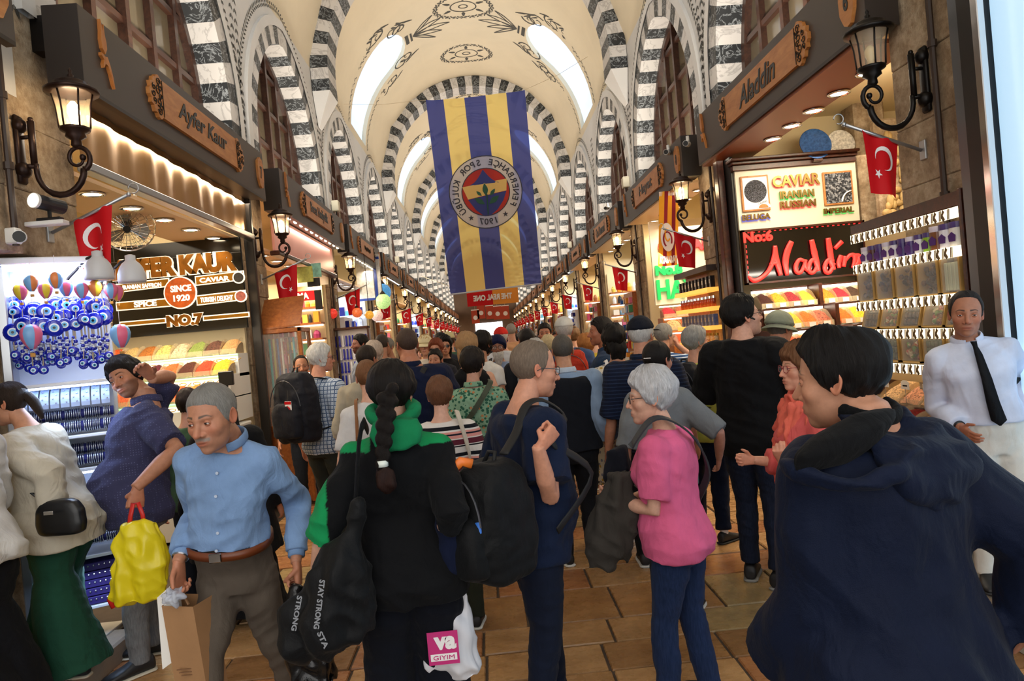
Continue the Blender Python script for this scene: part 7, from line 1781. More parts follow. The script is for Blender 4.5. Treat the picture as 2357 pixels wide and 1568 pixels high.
def buttons(info, zs, mat, ease=.012, name='button'):
    for z in zs:
        rr = [np.interp(z, [r[0] for r in TOR[info['f']]], [r[i] for r in TOR[info['f']]]) for i in (1, 2, 3)]; c, u, v = info['ring'](z, *rr, ease); p = c+v*1.0
        b = MB(); b.lathe([(.006,-.002),(.006,.002)], p, 10, 'y'); b.build(name, mat, info['o'])
WATCH = M('watch_steel', '#8a8a8e', .2, .9)
def watch(info, sd, mat=WATCH):
    S, E, Wr, hd, nn, hk = info['arms'][sd]; d = (Wr-E).normalized(); h = info['h']; b = MB(); b.tube([Wr-d*.014*h, Wr-d*.006*h], .0185*h, 14); b.build('watch', mat, info['o'], True)
# -------------------------------------------------- the man in the light blue shirt
pos = at(538, 1250, 2.9); pos = (pos.x, pos.y); rz = 178
blue = person('elderly man in light blue shirt and brown belt walking towards the camera', pos, 1.665, rz, 'm', .86, .035, lean=13, side=-6, twist=0, head=(-12, -12, 3), skin='#b98266', q=0, hs=1.14, headoff=(0,.02,-.035),
    R=dict(w=LP(pos, rz, 412, 1288, 2.74), d=(.05,.15,-1), n=(-1,.2,0), hand='grip', pole=(.1,-1,0)), L=dict(w=LP(pos, rz, 682, 1288, 2.84), d=(-.05,.1,-1), n=(1,.2,0), hand='fist', pole=(-.1,-1,0)),
    top=dict(mat=fabric('#7c9bc6', wr=.95), sleeve=.95, sease=.013, hem=.585, ease=.012, collar=True, wr=.02, topz=.835), legs=dict(waist=.60, mat=fabric('#5b5249', wr=.7), lw=1.08, feet=[(-.12,-.30,6),(.10,.26,-4)], wr=.016), shoes='#1a1614',
    hair=('buzz', '#8b8985'), brow='#4a4038', stubble=.22, stache='#7d746c', gaze=(.1,-.1))
belt(blue, M('belt_brown', '#6b3418', .4), z=.582, th=.02); buttons(blue, [.60,.645,.69,.735,.785], M('button_pearl', '#b8c4d8', .3)); watch(blue, 1)
for sd, (S, E, Wr, hd, nn, hk) in blue['arms'].items():
    d = (Wr-E).normalized(); b = MB(); b.tube([Wr-d*.075, Wr-d*.012], [.036, .034], 14); b.build('cuff', fabric('#7c9bc6', wr=.95), blue['o'], True)
# things he carries
t = thing('paper_bag', 'brown paper carrier bag with white tissue held by the man in the light blue shirt', 'bag', at(412, 1390, 2.72))
o0 = t.location.copy(); A_, B_ = at(372, 1395, 2.74)-o0, at(444, 1397, 2.68)-o0; H_ = Vector((.03, 0, -.40)); dp = Vector((.03, .12, 0))
b = MB(); b.add([A_, B_, B_+H_, A_+H_, A_+dp, B_+dp, B_+dp+H_, A_+dp+H_], [(0,3,2,1),(4,5,6,7),(1,2,6,5),(3,0,4,7),(2,3,7,6)]); b.build('bag_body', M('kraft_paper', '#a57c55', .8, var=.1, vs=6, bmp=.15, bs=20), t)
b = MB(); b.add([A_+Vector((-.02,.01,.03)), A_+Vector((.06,.0,.09)), A_+Vector((.07,.02,-.2)), A_+Vector((-.03,.02,-.26)), A_+Vector((-.02,.03,.03)), A_+Vector((.06,.03,.09)), A_+Vector((.07,.035,-.2)), A_+Vector((-.03,.035,-.26))], [(0,1,2,3),(7,6,5,4),(0,4,5,1),(1,5,6,2),(2,6,7,3),(3,7,4,0)]); b.build('tissue', M('tissue', '#efece6', .8), t)
b = MB(); hp = at(400, 1350, 2.72)-o0; b.tube([A_+Vector((.02,.03,0)), hp+Vector((-.01,0,0)), hp+Vector((.02,0,0)), B_+Vector((-.03,.03,0))], .005, 6); b.build('handle', M('kraft_dark', '#8a6442', .8), t)
c = (A_+B_)/2+H_*.62+Vector((0,-.003,0)); b = MB()
for i in range(3): b.box(c.x-.04+.008*i, c.x+.04-.008*i, c.y-.004, c.y-.002, c.z-.012*i, c.z-.012*i+.004)
b.build('print', M('print_brown', '#7a5638', .8), t, kind='stuff')
o = carried('crumpled_wrapper', 'clear crumpled wrapper in the right hand of the man in the light blue shirt', 'wrapper'); o.location = at(400, 1372, 2.68); b = MB(); b.ball((0,0,0), (.045,.035,.04), 14, 10); me = blob(b, .007, 0); wrinkle(me, .03, (40,40,40), 2); me.materials.append(glassy('wrapper', '#c8d0e0', .55, .1)); link('film', me, o)
t = thing('plastic_bag', 'black shiny plastic bag hanging from the left hand of the man in light blue', 'bag', at(690, 1345, 2.80)); b = MB(); loft(b, [(Vector((0,0,.0)), Vector((.03,0,0)), Vector((0,.02,0))), (Vector((.01,0,-.12)), Vector((.075,0,0)), Vector((0,.05,0))), (Vector((.02,0,-.30)), Vector((.095,0,0)), Vector((0,.07,0))), (Vector((.03,0,-.42)), Vector((.09,0,0)), Vector((0,.07,0)))], 16); me = blob(b, .010, 2); wrinkle(me, .04, (18,18,6), 4); me.materials.append(M('black_film', '#141416', .22, bmp=.4, bs=30)); link('bag_body', me, t)
# -------------------------------------------------- the man scratching his head
pos = (at(345, 1500, 4.0).x, 4.02); rz = 118
scr = person('dark haired man in dotted indigo polo shirt scratching his head beside the bead cabinet', pos, 1.80, rz, 'm', 1.16, .065, lean=-7, side=5, head=(52, -4, 24), skin='#b57f63', q=0,
    L=dict(w=LP(pos, rz, 318, 1118, 3.60), d=(.0,.2,-1), n=(1,.2,0), hand='fist', pole=(-.3,-1,0)), R=dict(w=LP(pos, rz, 352, 872, 4.02), d=LP(pos, rz, 320, 838, 3.92)-LP(pos, rz, 352, 872, 4.02), n=(-.7,.2,-.5), hand='scratch', pole=(1,-.6,.3)),
    top=dict(mat=fabric('#3d3e5e', 'dots', '#5a5c80', wr=.5), sleeve=.44, sease=.018, hem=.455, ease=.02, collar=True, wr=.02, topz=.838), legs=dict(mat=fabric('#6d6f72', 'denim', wr=.95), feet=[(-.13,.06,14),(.12,-.02,-20)], lw=1.0), shoes='#17181b', sole='#cfc8b6', hair=('thick', '#1a1412'), stubble=.75, gaze=(.1,0), headoff=(.015,.02,-.01))
t = thing('shopping_bag', 'bright yellow plastic shopping bag with red handles held by the man in the indigo polo', 'bag', at(318, 1170, 3.56)); o0 = t.location.copy()
def bagpt(px, py, Y=3.54): return at(px, py, Y)-o0
b = MB(); loft(b, [(bagpt(322,1385), Vector((.145,0,.01)), Vector((0,.05,0))), (bagpt(320,1360), Vector((.165,0,.02)), Vector((0,.07,0))), (bagpt(320,1310), Vector((.160,0,.02)), Vector((0,.075,0))), (bagpt(318,1255), Vector((.14,0,.01)), Vector((0,.06,0))), (bagpt(322,1215), Vector((.10,0,.0)), Vector((0,.045,0))), (bagpt(322,1200), Vector((.09,0,0)), Vector((0,.04,0)))], 20); me = blob(b, .009, 3); wrinkle(me, .035, (16,16,4), 9); me.materials.append(M('yellow_film', '#e6d41c', .35, bmp=.15, bs=14)); link('bag_body', me, t)
b = MB(); b.tube([bagpt(296,1228), bagpt(300,1190), bagpt(306,1160), bagpt(318,1158), bagpt(328,1185), bagpt(332,1215)], [(.012,.004)]*6, 6); b.tube([bagpt(258,1370), bagpt(252,1382), bagpt(262,1400)], [(.014,.004)]*3, 6); b.build('handle', M('red_film', '#c8241e', .4), t, True)
# -------------------------------------------------- women at the left edge
pos = (at(170, 1520, 3.74).x, 3.74); rz = 84
w1 = person('woman with dark ponytail in cream top and wide green trousers leaning to a shop window', pos, 1.60, rz, 'f', 1.14, .03, lean=16, head=(8, -12, 0), skin='#c99376', q=0, z0=.117,
    L=dict(w=LP(pos, rz, 118, 1192, 3.6, .11), d=(0,.1,-1), hand='relax', pole=(-.3,-1,0)), R=dict(w=(.25,.35,.8)),
    top=dict(mat=fabric('#c4bcab', wr=.95), sleeve=.93, sease=.022, hem=.43, ease=.026, flare=.012, wr=.022), legs=dict(mat=fabric('#1d4636', wr=.95), lw=1.25, flare=.05, hem=.03, feet=[(-.08,-.08,4),(.07,.16,0)]), shoes='#16202a', sole='#cfc8b4', hair=('tied', '#2e231d'))
htube(w1, [(0,-7.5,3),(0,-11,1.5),(-.5,-13.5,-3),(-1,-15,-9),(-1,-15.5,-14)], [2.6,2.9,3.0,2.3,.8], hair_mat('#2e231d'), 'ponytail', 14)
htube(w1, [(0,-9.2,2.6),(0,-10.2,2.0)], [2.9,2.9], m_black, 'hair_tie', 12)
t = carried('shoulder_bag', 'black leather shoulder bag with steel clasp beside the woman in cream top', 'bag', w1); b = MB(); c = LP(pos, rz, 140, 1190, 3.52, .117); cushion(b, c, .09, .26, .18); me = blob(b, .01, 4); me.materials.append(M('black_leather', '#131417', .35)); link('bag_body', me, t); b = MB(); b.tube([c+Vector((0,.1,.1)), w1['U']((-.12,.02,1.05)), w1['U']((-.10,0,1.30)), w1['U']((-.02,.06,1.33)), w1['U']((.1,.1,1.1))], [(.004,.014)]*5, 6, up=(0,0,1)); b.build('strap', M('black_leather'), t, True); b = MB(); b.cbox(c.x-.09, c.x-.082, c.y-.03, c.y+.02, c.z+.03, c.z+.05, .003); b.build('clasp', m_chrome, t)
pos = (at(-62, 1500, 3.2).x, 3.2); rz = 70
w0 = person('woman in white top and long black skirt cut off by the left edge', pos, 1.62, rz, 'f', 1.12, .02, lean=6, head=(10,-8,0), q=1, z0=.117, R=dict(w=(.26,.3,.85)),
    top=dict(mat=fabric('#cfcdca'), sleeve=.8, sease=.03, hem=.46, ease=.025, flare=.02, wr=.03), legs=dict(mat=fabric('#101116'), name='skirt', lw=1.5, flare=.075, hem=.06, feet=[(-.07,0,0),(.07,.05,0)]), shoes='#35322f', hair=('bob', '#241a16'))
# -------------------------------------------------- man in green and woman in black behind the blue shirt
p_, h = PP(428, 893, 4.75); person('young man in plain green t-shirt seen from behind at the spice counter', p_, h, 8, 'm', 1.0, q=1, top=dict(mat=fabric('#4c6444'), sleeve=.5), legs=dict(mat=fabric('#22252c')), hair=('thick', '#2a1d16'))
p_, h = PP(512, 893, 4.5); i_ = person('person in black dress and black headscarf behind the man in light blue', p_, h, 12, 'f', 1.15, q=1, hair=(None, '#101012'), top=dict(mat=fabric('#0e0e11'), sleeve=1, sease=.03, ease=.03, hem=.3, flare=.05), legs=dict(mat=fabric('#0e0e11'), name='skirt', lw=1.4, flare=.06)); shell(i_, lambda C, D, A, P: (np.interp(np.degrees(np.abs(A)), [0,35,50,180], [8,5,-14,-20])*-1+C[:,2])/1.0+.3, 1.6, 'headscarf', fabric('#0e0e11'))
b = MB(); b.tube([i_['hcn']+Vector((0,-.01,-.02)), i_['nb'], i_['U']((0,-.01,1.22))], [.075,.085,.13], 14); me = blob(b, .013, 3); me.materials.append(fabric('#0e0e11')); link('scarf_drape', me, i_['o'])
# -------------------------------------------------- white haired man with the big backpack
p_, h = PP(728, 790, 6.1); i_ = person('white haired man in blue checked shirt carrying a large black backpack', p_, h, -28, 'm', 1.1, .02, q=1, head=(-42,0,0), skin='#c48a72', top=dict(mat=fabric('#c6d2e2', 'plaid', '#43587c', '#7d93b4'), sleeve=.45, sease=.018, hem=.46, ease=.014), legs=dict(mat=fabric('#2e322e'), feet=[(-.1,.05,8),(.1,-.02,-10)]), hair=('full', '#d4d2cf'), hairf=lambda D, C, t, m: (t*.8, m*sstep((C[:,2]+7)/2)), brow='#b8b4ae')
glasses(i_); t = backpack(i_, 'large black travel backpack with red white maple leaf tag on the white haired man', i_['U']((-.03, -.27, 1.25)), (.40, .28, .60), '#1c1d25')
b = MB(); c = i_['U']((.03, -.425, 1.26)); b.cbox(c.x-.035, c.x+.035, c.y-.012, c.y-.006, c.z-.06, c.z+.06, .002); tg = b.build('luggage_tag', m_wht, t); b = MB(); b.box(c.x-.035, c.x+.035, c.y-.014, c.y-.0125, c.z+.035, c.z+.058); b.box(c.x-.035, c.x+.035, c.y-.014, c.y-.0125, c.z-.058, c.z-.035); b.build('red_band', m_red, tg)
lf = [(0,-.03),(.004,-.008),(.02,-.012),(.016,-.004),(.026,.006),(.014,.007),(.015,.016),(.006,.01),(0,.027)]; lf = lf+[(-x, y) for x, y in lf[::-1][1:-1]]; b = MB(); b.M = frame('C', (c.x, c.y-.0125, c.z)); b.prism(lf, 0, .0015); b.build('maple_leaf', m_red, tg); b = MB(); b.tube([c+Vector((0,-.01,.06)), c+Vector((0,.0,.15))], .003, 5); b.build('tag_cord', m_black, tg)
# -------------------------------------------------- the woman with the braid
pos, h = PP(893, 828, 2.66); rz = 6; GR = np.array(srgb('#14884f')); BK = np.array(srgb('#0c0d10'))
def hoodcol(P):
    c = np.tile(BK, (len(P), 1)); x = P[:,0]; ax = np.abs(x); g = ((ax > .255) & (P[:,1] < .03) & (P[:,2] > .95) & (x < 0)) | ((ax > .275) & (P[:,2] > .95) & (x > 0)) | ((P[:,2] > 1.315) & (ax > .09)) | ((x < -.16) & (P[:,1] > .06) & (P[:,2] < 1.1)); c[g] = GR; return c
braid = person('woman with a long dark braid in black and green hooded jacket seen from behind', pos, h, rz, 'f', 1.12, .03, head=(-16,0,0), skin='#d3a48c', q=0, hs=1.06,
    L=dict(w=LP(pos, rz, 728, 1335, 2.56), d=(-.2,.1,-.9), hand='relax', pole=(-.25,-1,0)), R=dict(w=LP(pos, rz, 1005, 1235, 2.68), hand='relax', pole=(.3,-1,0)),
    top=dict(mat=fabric(None, 'attr'), colf=hoodcol, sleeve=.62, sease=.018, hem=.45, ease=.022, flare=.016, wr=.022, name='jacket', topz=.845), legs=dict(mat=fabric('#0d1019'), lw=1.3, flare=.02, feet=[(-.12,0,8),(.12,.05,-8)]), hair=('tied', '#16100e'), hairf=lambda D, C, t, m: (t*1.6+1.2*np.exp(-((D[:,2]-.25)/.5)**2)*(D[:,1] < .3), m))
b = MB(); U_ = braid['U']; b.tube([U_((.085*math.cos(a)*1.0, -.012-.085*math.sin(a)*.9, 1.435-.025*math.sin(a)+.02*math.cos(a)**2)) for a in np.linspace(-.6, PI+.6, 15)], [(.03,.028)]*15, 10); loft(b, [(U_((.01,-.115,1.43)), Vector((.085,0,0)), Vector((0,.03,0))), (U_((.012,-.135,1.38)), Vector((.105,0,0)), Vector((0,.036,0))), (U_((.012,-.145,1.335)), Vector((.085,0,0)), Vector((0,.028,0))), (U_((.012,-.145,1.315)), Vector((.04,0,0)), Vector((0,.018,0)))], 14); me = blob(b, .008, 4); wrinkle(me, .012, (16,16,10), 4); me.materials.append(fabric('#147a4c')); link('hood', me, braid['o'])
hm_ = hair_mat('#16100e'); px_ = [(880+ (-14 if i % 2 else 8) if False else 0) for i in range(2)]
b = MB(); b0_, b1_ = LP(pos, rz, 893, 905, 2.50), LP(pos, rz, 880, 1060, 2.44)
n = 11; BP = [b0_.lerp(b1_, i/(n-1))+Vector((0,-.02*math.sin(PI*i/(n-1)),0)) for i in range(n)]
for i, p in enumerate(BP):
    r = .036-.014*i/n
    for e in (-1, 1): b.ball(p+Vector((e*r*.5, -.004*(i % 2), e*.004+(.011 if (i+(e > 0)) % 2 else -.011))), (r*.72, r*.7, .024), 8, 6)
me = blob(b, .0065, 1, .35); v = verts(me); set_vec(me, np.stack([v[:,0]*5, v[:,2]*4, v[:,2]*2], 1)); me.materials.append(hm_); link('braid', me, braid['o'])
b = MB(); p = BP[-1]-Vector((0,0,.012)); b.tube([p+Vector((0,0,.012)), p-Vector((0,0,.01))], .02, 10); b.build('hair_tie', M('tie_white', '#dfe8e0', .5), braid['o'], True)
b = MB(); q_ = LP(pos, rz, 893, 1140, 2.42); b.tube([p, p.lerp(q_, .3), p.lerp(q_, .7), q_], [.018,.036,.042,.008], 12); me = blob(b, .008, 2); wrinkle(me, .02, (40,40,8), 2); v = verts(me); set_vec(me, np.stack([v[:,0]*5, v[:,1]*5, v[:,2]*2], 1)); me.materials.append(hair_mat('#2a1611')); link('braid_tail', me, braid['o'])
b = MB(); b.tube([tuple(Vector((7.7, -1.2, -4.2))+Vector((.3*0, .9*math.cos(a), .9*math.sin(a)))) for a in np.linspace(0, 2*PI, 13)], .14, 5); acc(braid, 'earring', b, M('gold_ring', '#d8a84a', .2, .9), True)
t = carried('gym_bag', 'large slouchy black gym bag printed with white capitals on the woman with the braid', 'bag'); t.location = at(775, 1390, 2.42); o0 = t.location.copy(); g = lambda px, py, Y=2.42: at(px, py, Y)-o0
b = MB(); loft(b, [(g(755,1500), Vector((.10,0,.02)), Vector((0,.06,0))), (g(758,1462), Vector((.165,0,.02)), Vector((0,.11,0))), (g(760,1400), Vector((.175,0,.02)), Vector((0,.13,0))), (g(775,1330), Vector((.145,0,.02)), Vector((0,.12,0))), (g(797,1260), Vector((.085,0,.0)), Vector((0,.07,0))), (g(812,1205), Vector((.04,0,0)), Vector((0,.035,0))), (g(818,1150), Vector((.026,0,0)), Vector((0,.02,0)))], 20, 2.1); me = blob(b, .010, 3); wrinkle(me, .05, (13,13,3.5), 6); me.materials.append(fabric('#131416', rough=.55)); link('bag_body', me, t)
b = MB(); b.tube([g(818,1165), g(822,1090,2.45), g(826,1020,2.49), g(832,985,2.56), g(838,972,2.66), g(846,990,2.78)], [(.006,.022)]*6, 8, up=(1,0,0)); b.build('strap', fabric('#15161a'), t, True)
m_bt = M('bag_print', '#8d9096', .6)
def bagtext(s_, p0, p1, hpx, Y):
    a, c = at(*p0, Y)-o0, at(*p1, Y)-o0; d = (c-a); L_ = d.length; d.normalize(); up = Vector((0,-1,0)).cross(d) if False else d.cross(Vector((0,1,0))); m4 = Matrix(((d.x, up.x, 0, (a.x+c.x)/2), (d.y, up.y, -1, (a.y+c.y)/2), (d.z, up.z, 0, (a.z+c.z)/2), (0,0,0,1))); text(t, s_, m4, m_bt, .2, .001, fit=(L_, hpx*Y/FPX), world=False, bold=.006)
bagtext('STAY STRONG', (742, 1335), (728, 1448), 13, 2.262); bagtext('STA', (735, 1455), (752, 1492), 13, 2.285); bagtext('STRONG', (690, 1372), (676, 1452), 12, 2.30)
o = carried('magazine', 'rolled glossy paper tucked in the hand above the gym bag', 'paper'); o.location = at(745, 1290, 2.5); MB().tube([(-.03,0,-.09),(.03,.02,.09)], [.03,.035], 12).build('roll', M('glossy_blue', '#5a6a9a', .2, var=.6, vs=14), o, True)
# white carrier bag on her right
t = carried('carrier_bag', 'white plastic carrier bag with pink square and letters hanging at knee height', 'bag'); t.location = at(1030, 1370, 2.66); o0 = t.location.copy(); g = lambda px, py, Y=2.66: at(px, py, Y)-o0
b = MB(); loft(b, [(g(1045,1560), Vector((.10,0,-.012)), Vector((0,.035,0))), (g(1042,1535), Vector((.115,0,-.012)), Vector((0,.055,0))), (g(1036,1480), Vector((.10,0,-.005)), Vector((0,.06,0))), (g(1034,1420), Vector((.085,0,0)), Vector((0,.045,0))), (g(1036,1375), Vector((.072,0,0)), Vector((0,.02,0))), (g(1036,1366), Vector((.068,0,0)), Vector((0,.012,0)))], 18); me = blob(b, .008, 3); wrinkle(me, .03, (20,20,4), 5); me.materials.append(M('white_film', '#dcdce2', .35)); link('bag_body', me, t)
b = MB(); b.tube([g(1020,1368), g(1028,1330), g(1036,1300), g(1044,1330), g(1052,1368)], [(.008,.003)]*5, 6); b.build('handle', M('pink_film', '#c82e7c', .4), t, True)
q_ = g(1020, 1487, 2.582); b = MB(); b.M = Matrix.Translation(q_) @ Matrix.Rotation(.0, 4, 'Y'); b.box(-.058, .058, -.002, .0, -.07, .055); b.build('pink_square', M('pink_print', '#c42a76', .5), t); text(t, 'va', Matrix.Translation(q_+Vector((.008,-.004,.012))) @ frame('C', (0,0,0)), m_wht, .2, .001, fit=(.085,.05), bold=.01, world=False); b = MB(); b.M = Matrix.Translation(q_); b.cbox(-.05, .05, -.005, -.003, -.055, -.028, .001); b.build('white_band', m_wht, t); text(t, 'GIYIM', Matrix.Translation(q_+Vector((.0,-.006,-.0415))) @ frame('C', (0,0,0)), M('pink_print'), .2, .0008, fit=(.08,.016), world=False)
# -------------------------------------------------- broad bald man in navy, women in front of him
p_, h = PP(935, 750, 5.25); i_ = person('broad shouldered bald man in navy shirt with crossbody strap, back to the camera', p_, h, 10, 'm', 1.42, .03, q=1, head=(14,0,0), skin='#b5785c', hs=1.02, top=dict(mat=fabric('#121a35'), sleeve=.95, sease=.02, ease=.02, hem=.45, collar=True), legs=dict(mat=fabric('#1b2030')), hair=('bald', '#4a3a32')); glasses(i_)
strap(i_, [i_['U']((-.2,-.02,1.1)), i_['U']((-.05,-.175,1.3)), i_['U']((.09,-.13,1.50)), i_['U']((.12,.0,1.52))], M('webbing'), .02, .004)
p_, h = PP(1008, 866, 4.0); i_ = person('short woman with cropped auburn hair in a striped sweater seen from behind', p_, h, 2, 'f', 1.18, .02, q=1, head=(-3,2,0), skin='#d2a28c', hs=1.04, top=dict(mat=fabric(None, 'stripes5'), sleeve=.95, sease=.022, ease=.018, hem=.46, wr=.016), legs=dict(mat=fabric('#2a2e24'), feet=[(-.1,0,6),(.1,.04,-8)]), hair=('pixie', '#6b4630'), R=dict(w=(.27,.1,.78)))
strap(i_, [i_['U']((.15,-.02,.9)), i_['U']((.145,-.10,1.05)), i_['U']((.105,-.085,1.24)), i_['U']((.09,-.01,1.29))], M('strap_cream', '#c9c0b2', .7), .014)
p_, h = PP(1082, 798, 4.8); i_ = person('woman with short dark hair in green flowered blouse and olive bag strap', p_, h, -6, 'f', 1.2, .02, q=1, head=(-8,0,0), skin='#b98a74', hs=1.03, top=dict(mat=fabric('#7fa287', 'floral', '#2c5a48', '#b07a50'), sleeve=.7, sease=.02, ease=.016, collar=True), legs=dict(mat=fabric('#2a2c30')), hair=('pixie', '#1d1715')); strap(i_, [i_['U']((-.18,-.04,1.0)), i_['U']((0,-.16,1.2)), i_['U']((.12,-.10,1.37)), i_['U']((.12,.0,1.40))], M('strap_olive', '#39402f', .7), .018)
p_, h = PP(1072, 765, 5.8); i_ = person('woman with long blond hair in sleeveless black top', p_, h, 4, 'f', 1.15, q=1, skin='#cf9c82', top=dict(mat=fabric('#131316'), sleeve=0, ease=.01), legs=dict(mat=fabric('#20242c')), hair=('full', '#a8825a')); htube(i_, [(0,-6,2),(0,-8.5,-6),(.3,-9,-14),(.3,-9.5,-21)], [(8,5),(9,5),(8,3.6),(5,1.6)], hair_mat('#a8825a'), 'long_hair', 16, vox=.013, wr=.02)
p_, h = PP(1104, 760, 6.5); person('woman with dark hair in white sleeveless top beside the blond woman', p_, h, -30, 'f', 1.05, q=1, skin='#a8755a', top=dict(mat=fabric('#dedcd8'), sleeve=.25), legs=dict(mat=fabric('#30343c')), hair=('bob', '#15100e'))
p_, h = PP(842, 824, 4.45); i_ = person('woman with light brown tied hair in white t-shirt near the braid', p_, h, 12, 'f', 1.0, q=1, skin='#d0a088', top=dict(mat=fabric('#d3d0cf'), sleeve=.4), legs=dict(mat=fabric('#22304a')), hair=('tied', '#7a5236')); b = MB(); b.ball((0,-9.5,1), (3.4,2.6,3.6), 12, 9); b.v = [tuple(i_['HM'] @ Vector(p)) for p in b.v]; me = b.mesh('hair_bun', hair_mat('#7a5236'), True); v = verts(me); set_vec(me, v*4); link('hair_bun', me, i_['o']); strap(i_, [i_['U']((-.12,-.02,.9)), i_['U']((-.10,-.12,1.15)), i_['U']((-.09,-.06,1.36)), i_['U']((-.08,.02,1.37))], M('strap_tan', '#8a5a34', .6), .010)
p_, h = PP(838, 790, 5.5); i_ = person('balding man in beige shirt behind the woman with light brown hair', p_, h, -10, 'm', 1.05, q=1, head=(-15,0,0), skin='#a8745a', top=dict(mat=fabric('#a39a88'), sleeve=.6, collar=True), legs=dict(mat=fabric('#3a3a3c')), hair=('recede', '#2a201a'))
# -------------------------------------------------- the man in the navy t-shirt, profile to the right
pos, h = PP(1212, 780, 2.98); pos = (pos[0]-.06, pos[1]); rz = -68
nav = person('man with thin grey hair and spectacles in navy t-shirt gripping his bag strap', pos, h, rz, 'm', 1.08, .045, lean=4, head=(-6,-8,0), skin='#cf9478', q=0, hs=1.10,
    R=dict(w=LP(pos, rz, 1240, 1035, 2.64), d=LP(pos, rz, 1272, 995, 2.66)-LP(pos, rz, 1240, 1035, 2.64), n=(-.9,-.3,.2), hand='fist', pole=(.9,-.5,-1)), L=dict(w=LP(pos, rz, 1265, 1105, 3.12), d=LP(pos, rz, 1312, 1140, 3.12)-LP(pos, rz, 1265, 1105, 3.12), n=(.2,.3,.9), hand='open', pole=(-.5,-1,-.3)),
    top=dict(mat=fabric('#141f38'), sleeve=.38, sease=.028, hem=.44, ease=.018, flare=.006, wr=.02, topz=.838), legs=dict(mat=fabric('#11182a'), lw=1.12, feet=[(-.1,.10,6),(.1,-.08,-6)]), hair=('recede', '#7a6a5c'), hairf=lambda D, C, t, m: (t*.9, np.maximum(m, .6*sstep((C[:,2]-7.6)/1.2)*sstep((5.6-C[:,1])/2))), brow='#8a7868', stubble=.10)
glasses(nav, '#4a4c52')
t = backpack(nav, 'big black rucksack hanging at the side of the man in the navy t-shirt', Vector((.22, -.25, .99)), (.28, .32, .46), '#111214', shoulder=False, yaw=18)
b = MB(); U_ = nav['U']; b.tube([Vector((.26,-.2,1.24)), U_((.19,-.14,1.30)), U_((.14,-.07,1.40)), U_((.125,.02,1.415)), U_((.14,.11,1.34)), LP(pos, rz, 1262, 1010, 2.72), U_((.2,.2,1.1)), Vector((.27,0.0,.9))], [(.006,.022)]*8, 8, up=(0,0,1), sm=5); b.build('shoulder_strap', M('webbing'), t, True)
b = MB(); c = Vector((.20,-.43,1.0)); cushion(b, c, .22, .14, .36); me = blob(b, .012, 3); wrinkle(me, .02, (14,14,8), 3); me.materials.append(fabric('#0f1730')); link('tied_sweater', me, t)
b = MB(); b.tube([Vector((.22,-.42,1.19)), Vector((.24,-.37,1.235)), Vector((.25,-.33,1.22))], [(.02,.012)]*3, 8); b.build('orange_tag', M('orange_plastic', '#e8782a', .4), t, True); b = MB(); b.tube([Vector((.34,-.36,1.02)), Vector((.35,-.36,.9))], [.012,.014], 8); b.build('blue_clip', M('blue_plastic', '#3a78d8', .3), t, True)
# -------------------------------------------------- man in the dark waistcoat
p_, h = PP(1292, 766, 4.95); i_ = person('man with cropped grey hair in dark waistcoat over pale blue shirt, back to the camera', p_, h, 2, 'm', 1.2, .02, q=1, head=(-4,0,0), skin='#b58468', hs=1.05, top=dict(mat=fabric('#7f95b2'), sleeve=.82, sease=.026, ease=.008, hem=.5, collar=True, cmat=fabric('#b8c4d4')), legs=dict(mat=fabric('#16171b'), feet=[(-.1,0,10),(.1,.03,-12)]), hair=('buzz', '#55504b'), shoes='#15120f', L=dict(w=(-.27,.06,.80)), R=dict(w=(.28,.05,.82)))
b = MB(); rs = [i_['ring'](*r, ease=.020) for r in TOR['m'] if .47 < r[0] < .83]; loft(b, rs, 18); me = blob(b, .012, 4); wrinkle(me, .012, (8,8,5), 3); me.materials.append(fabric('#14161d')); link('waistcoat', me, i_['o'])
# -------------------------------------------------- woman in pink
pos, h = PP(1508, 852, 2.98); pos = (pos[0]+.03, pos[1]); rz = 52
pink = person('woman with short white hair in bright pink t-shirt with dark bag strap across her back', pos, h, rz, 'f', 1.08, .02, lean=3, head=(26,-2,0), skin='#d6a68e', q=0, hs=1.2,
    L=dict(w=LP(pos, rz, 1418, 1150, 3.05), hand='grip', n=(.6,.2,.6), pole=(-.4,-1,-1)), R=dict(w=(.20,.28,.86), pole=(.5,-1,-.4)),
    top=dict(mat=fabric('#dd648e', wr=.8), sleeve=.40, sease=.022, hem=.462, ease=.016, flare=.006, wr=.018, topz=.845), legs=dict(mat=fabric('#1a2a4c', 'denim'), lw=1.05, feet=[(-.08,.06,4),(.09,-.06,-10)], flare=.004), shoes='#2a2c32', hair=('pixie', '#c4c3c6'), hairf=lambda D, C, t, m: (t*1.15, m), brow='#b8b0a8')
glasses(pink, '#2a2a2e', rnd=True); U_ = pink['U']
strap(pink, [U_((-.16,.08,1.18)), U_((-.115,-.01,1.285)), U_((-.03,-.075,1.262)), U_((.06,-.135,1.15)), U_((.15,-.125,1.0)), U_((.20,-.03,.86))], M('strap_grey', '#2f3338', .6), .018, .004)
t = carried('draped_jacket', 'grey brown jacket draped over the arm of the woman in pink', 'jacket'); t.location = at(1400, 1180, 3.0); o0 = t.location.copy(); g = lambda px, py, Y=3.0: at(px, py, Y)-o0
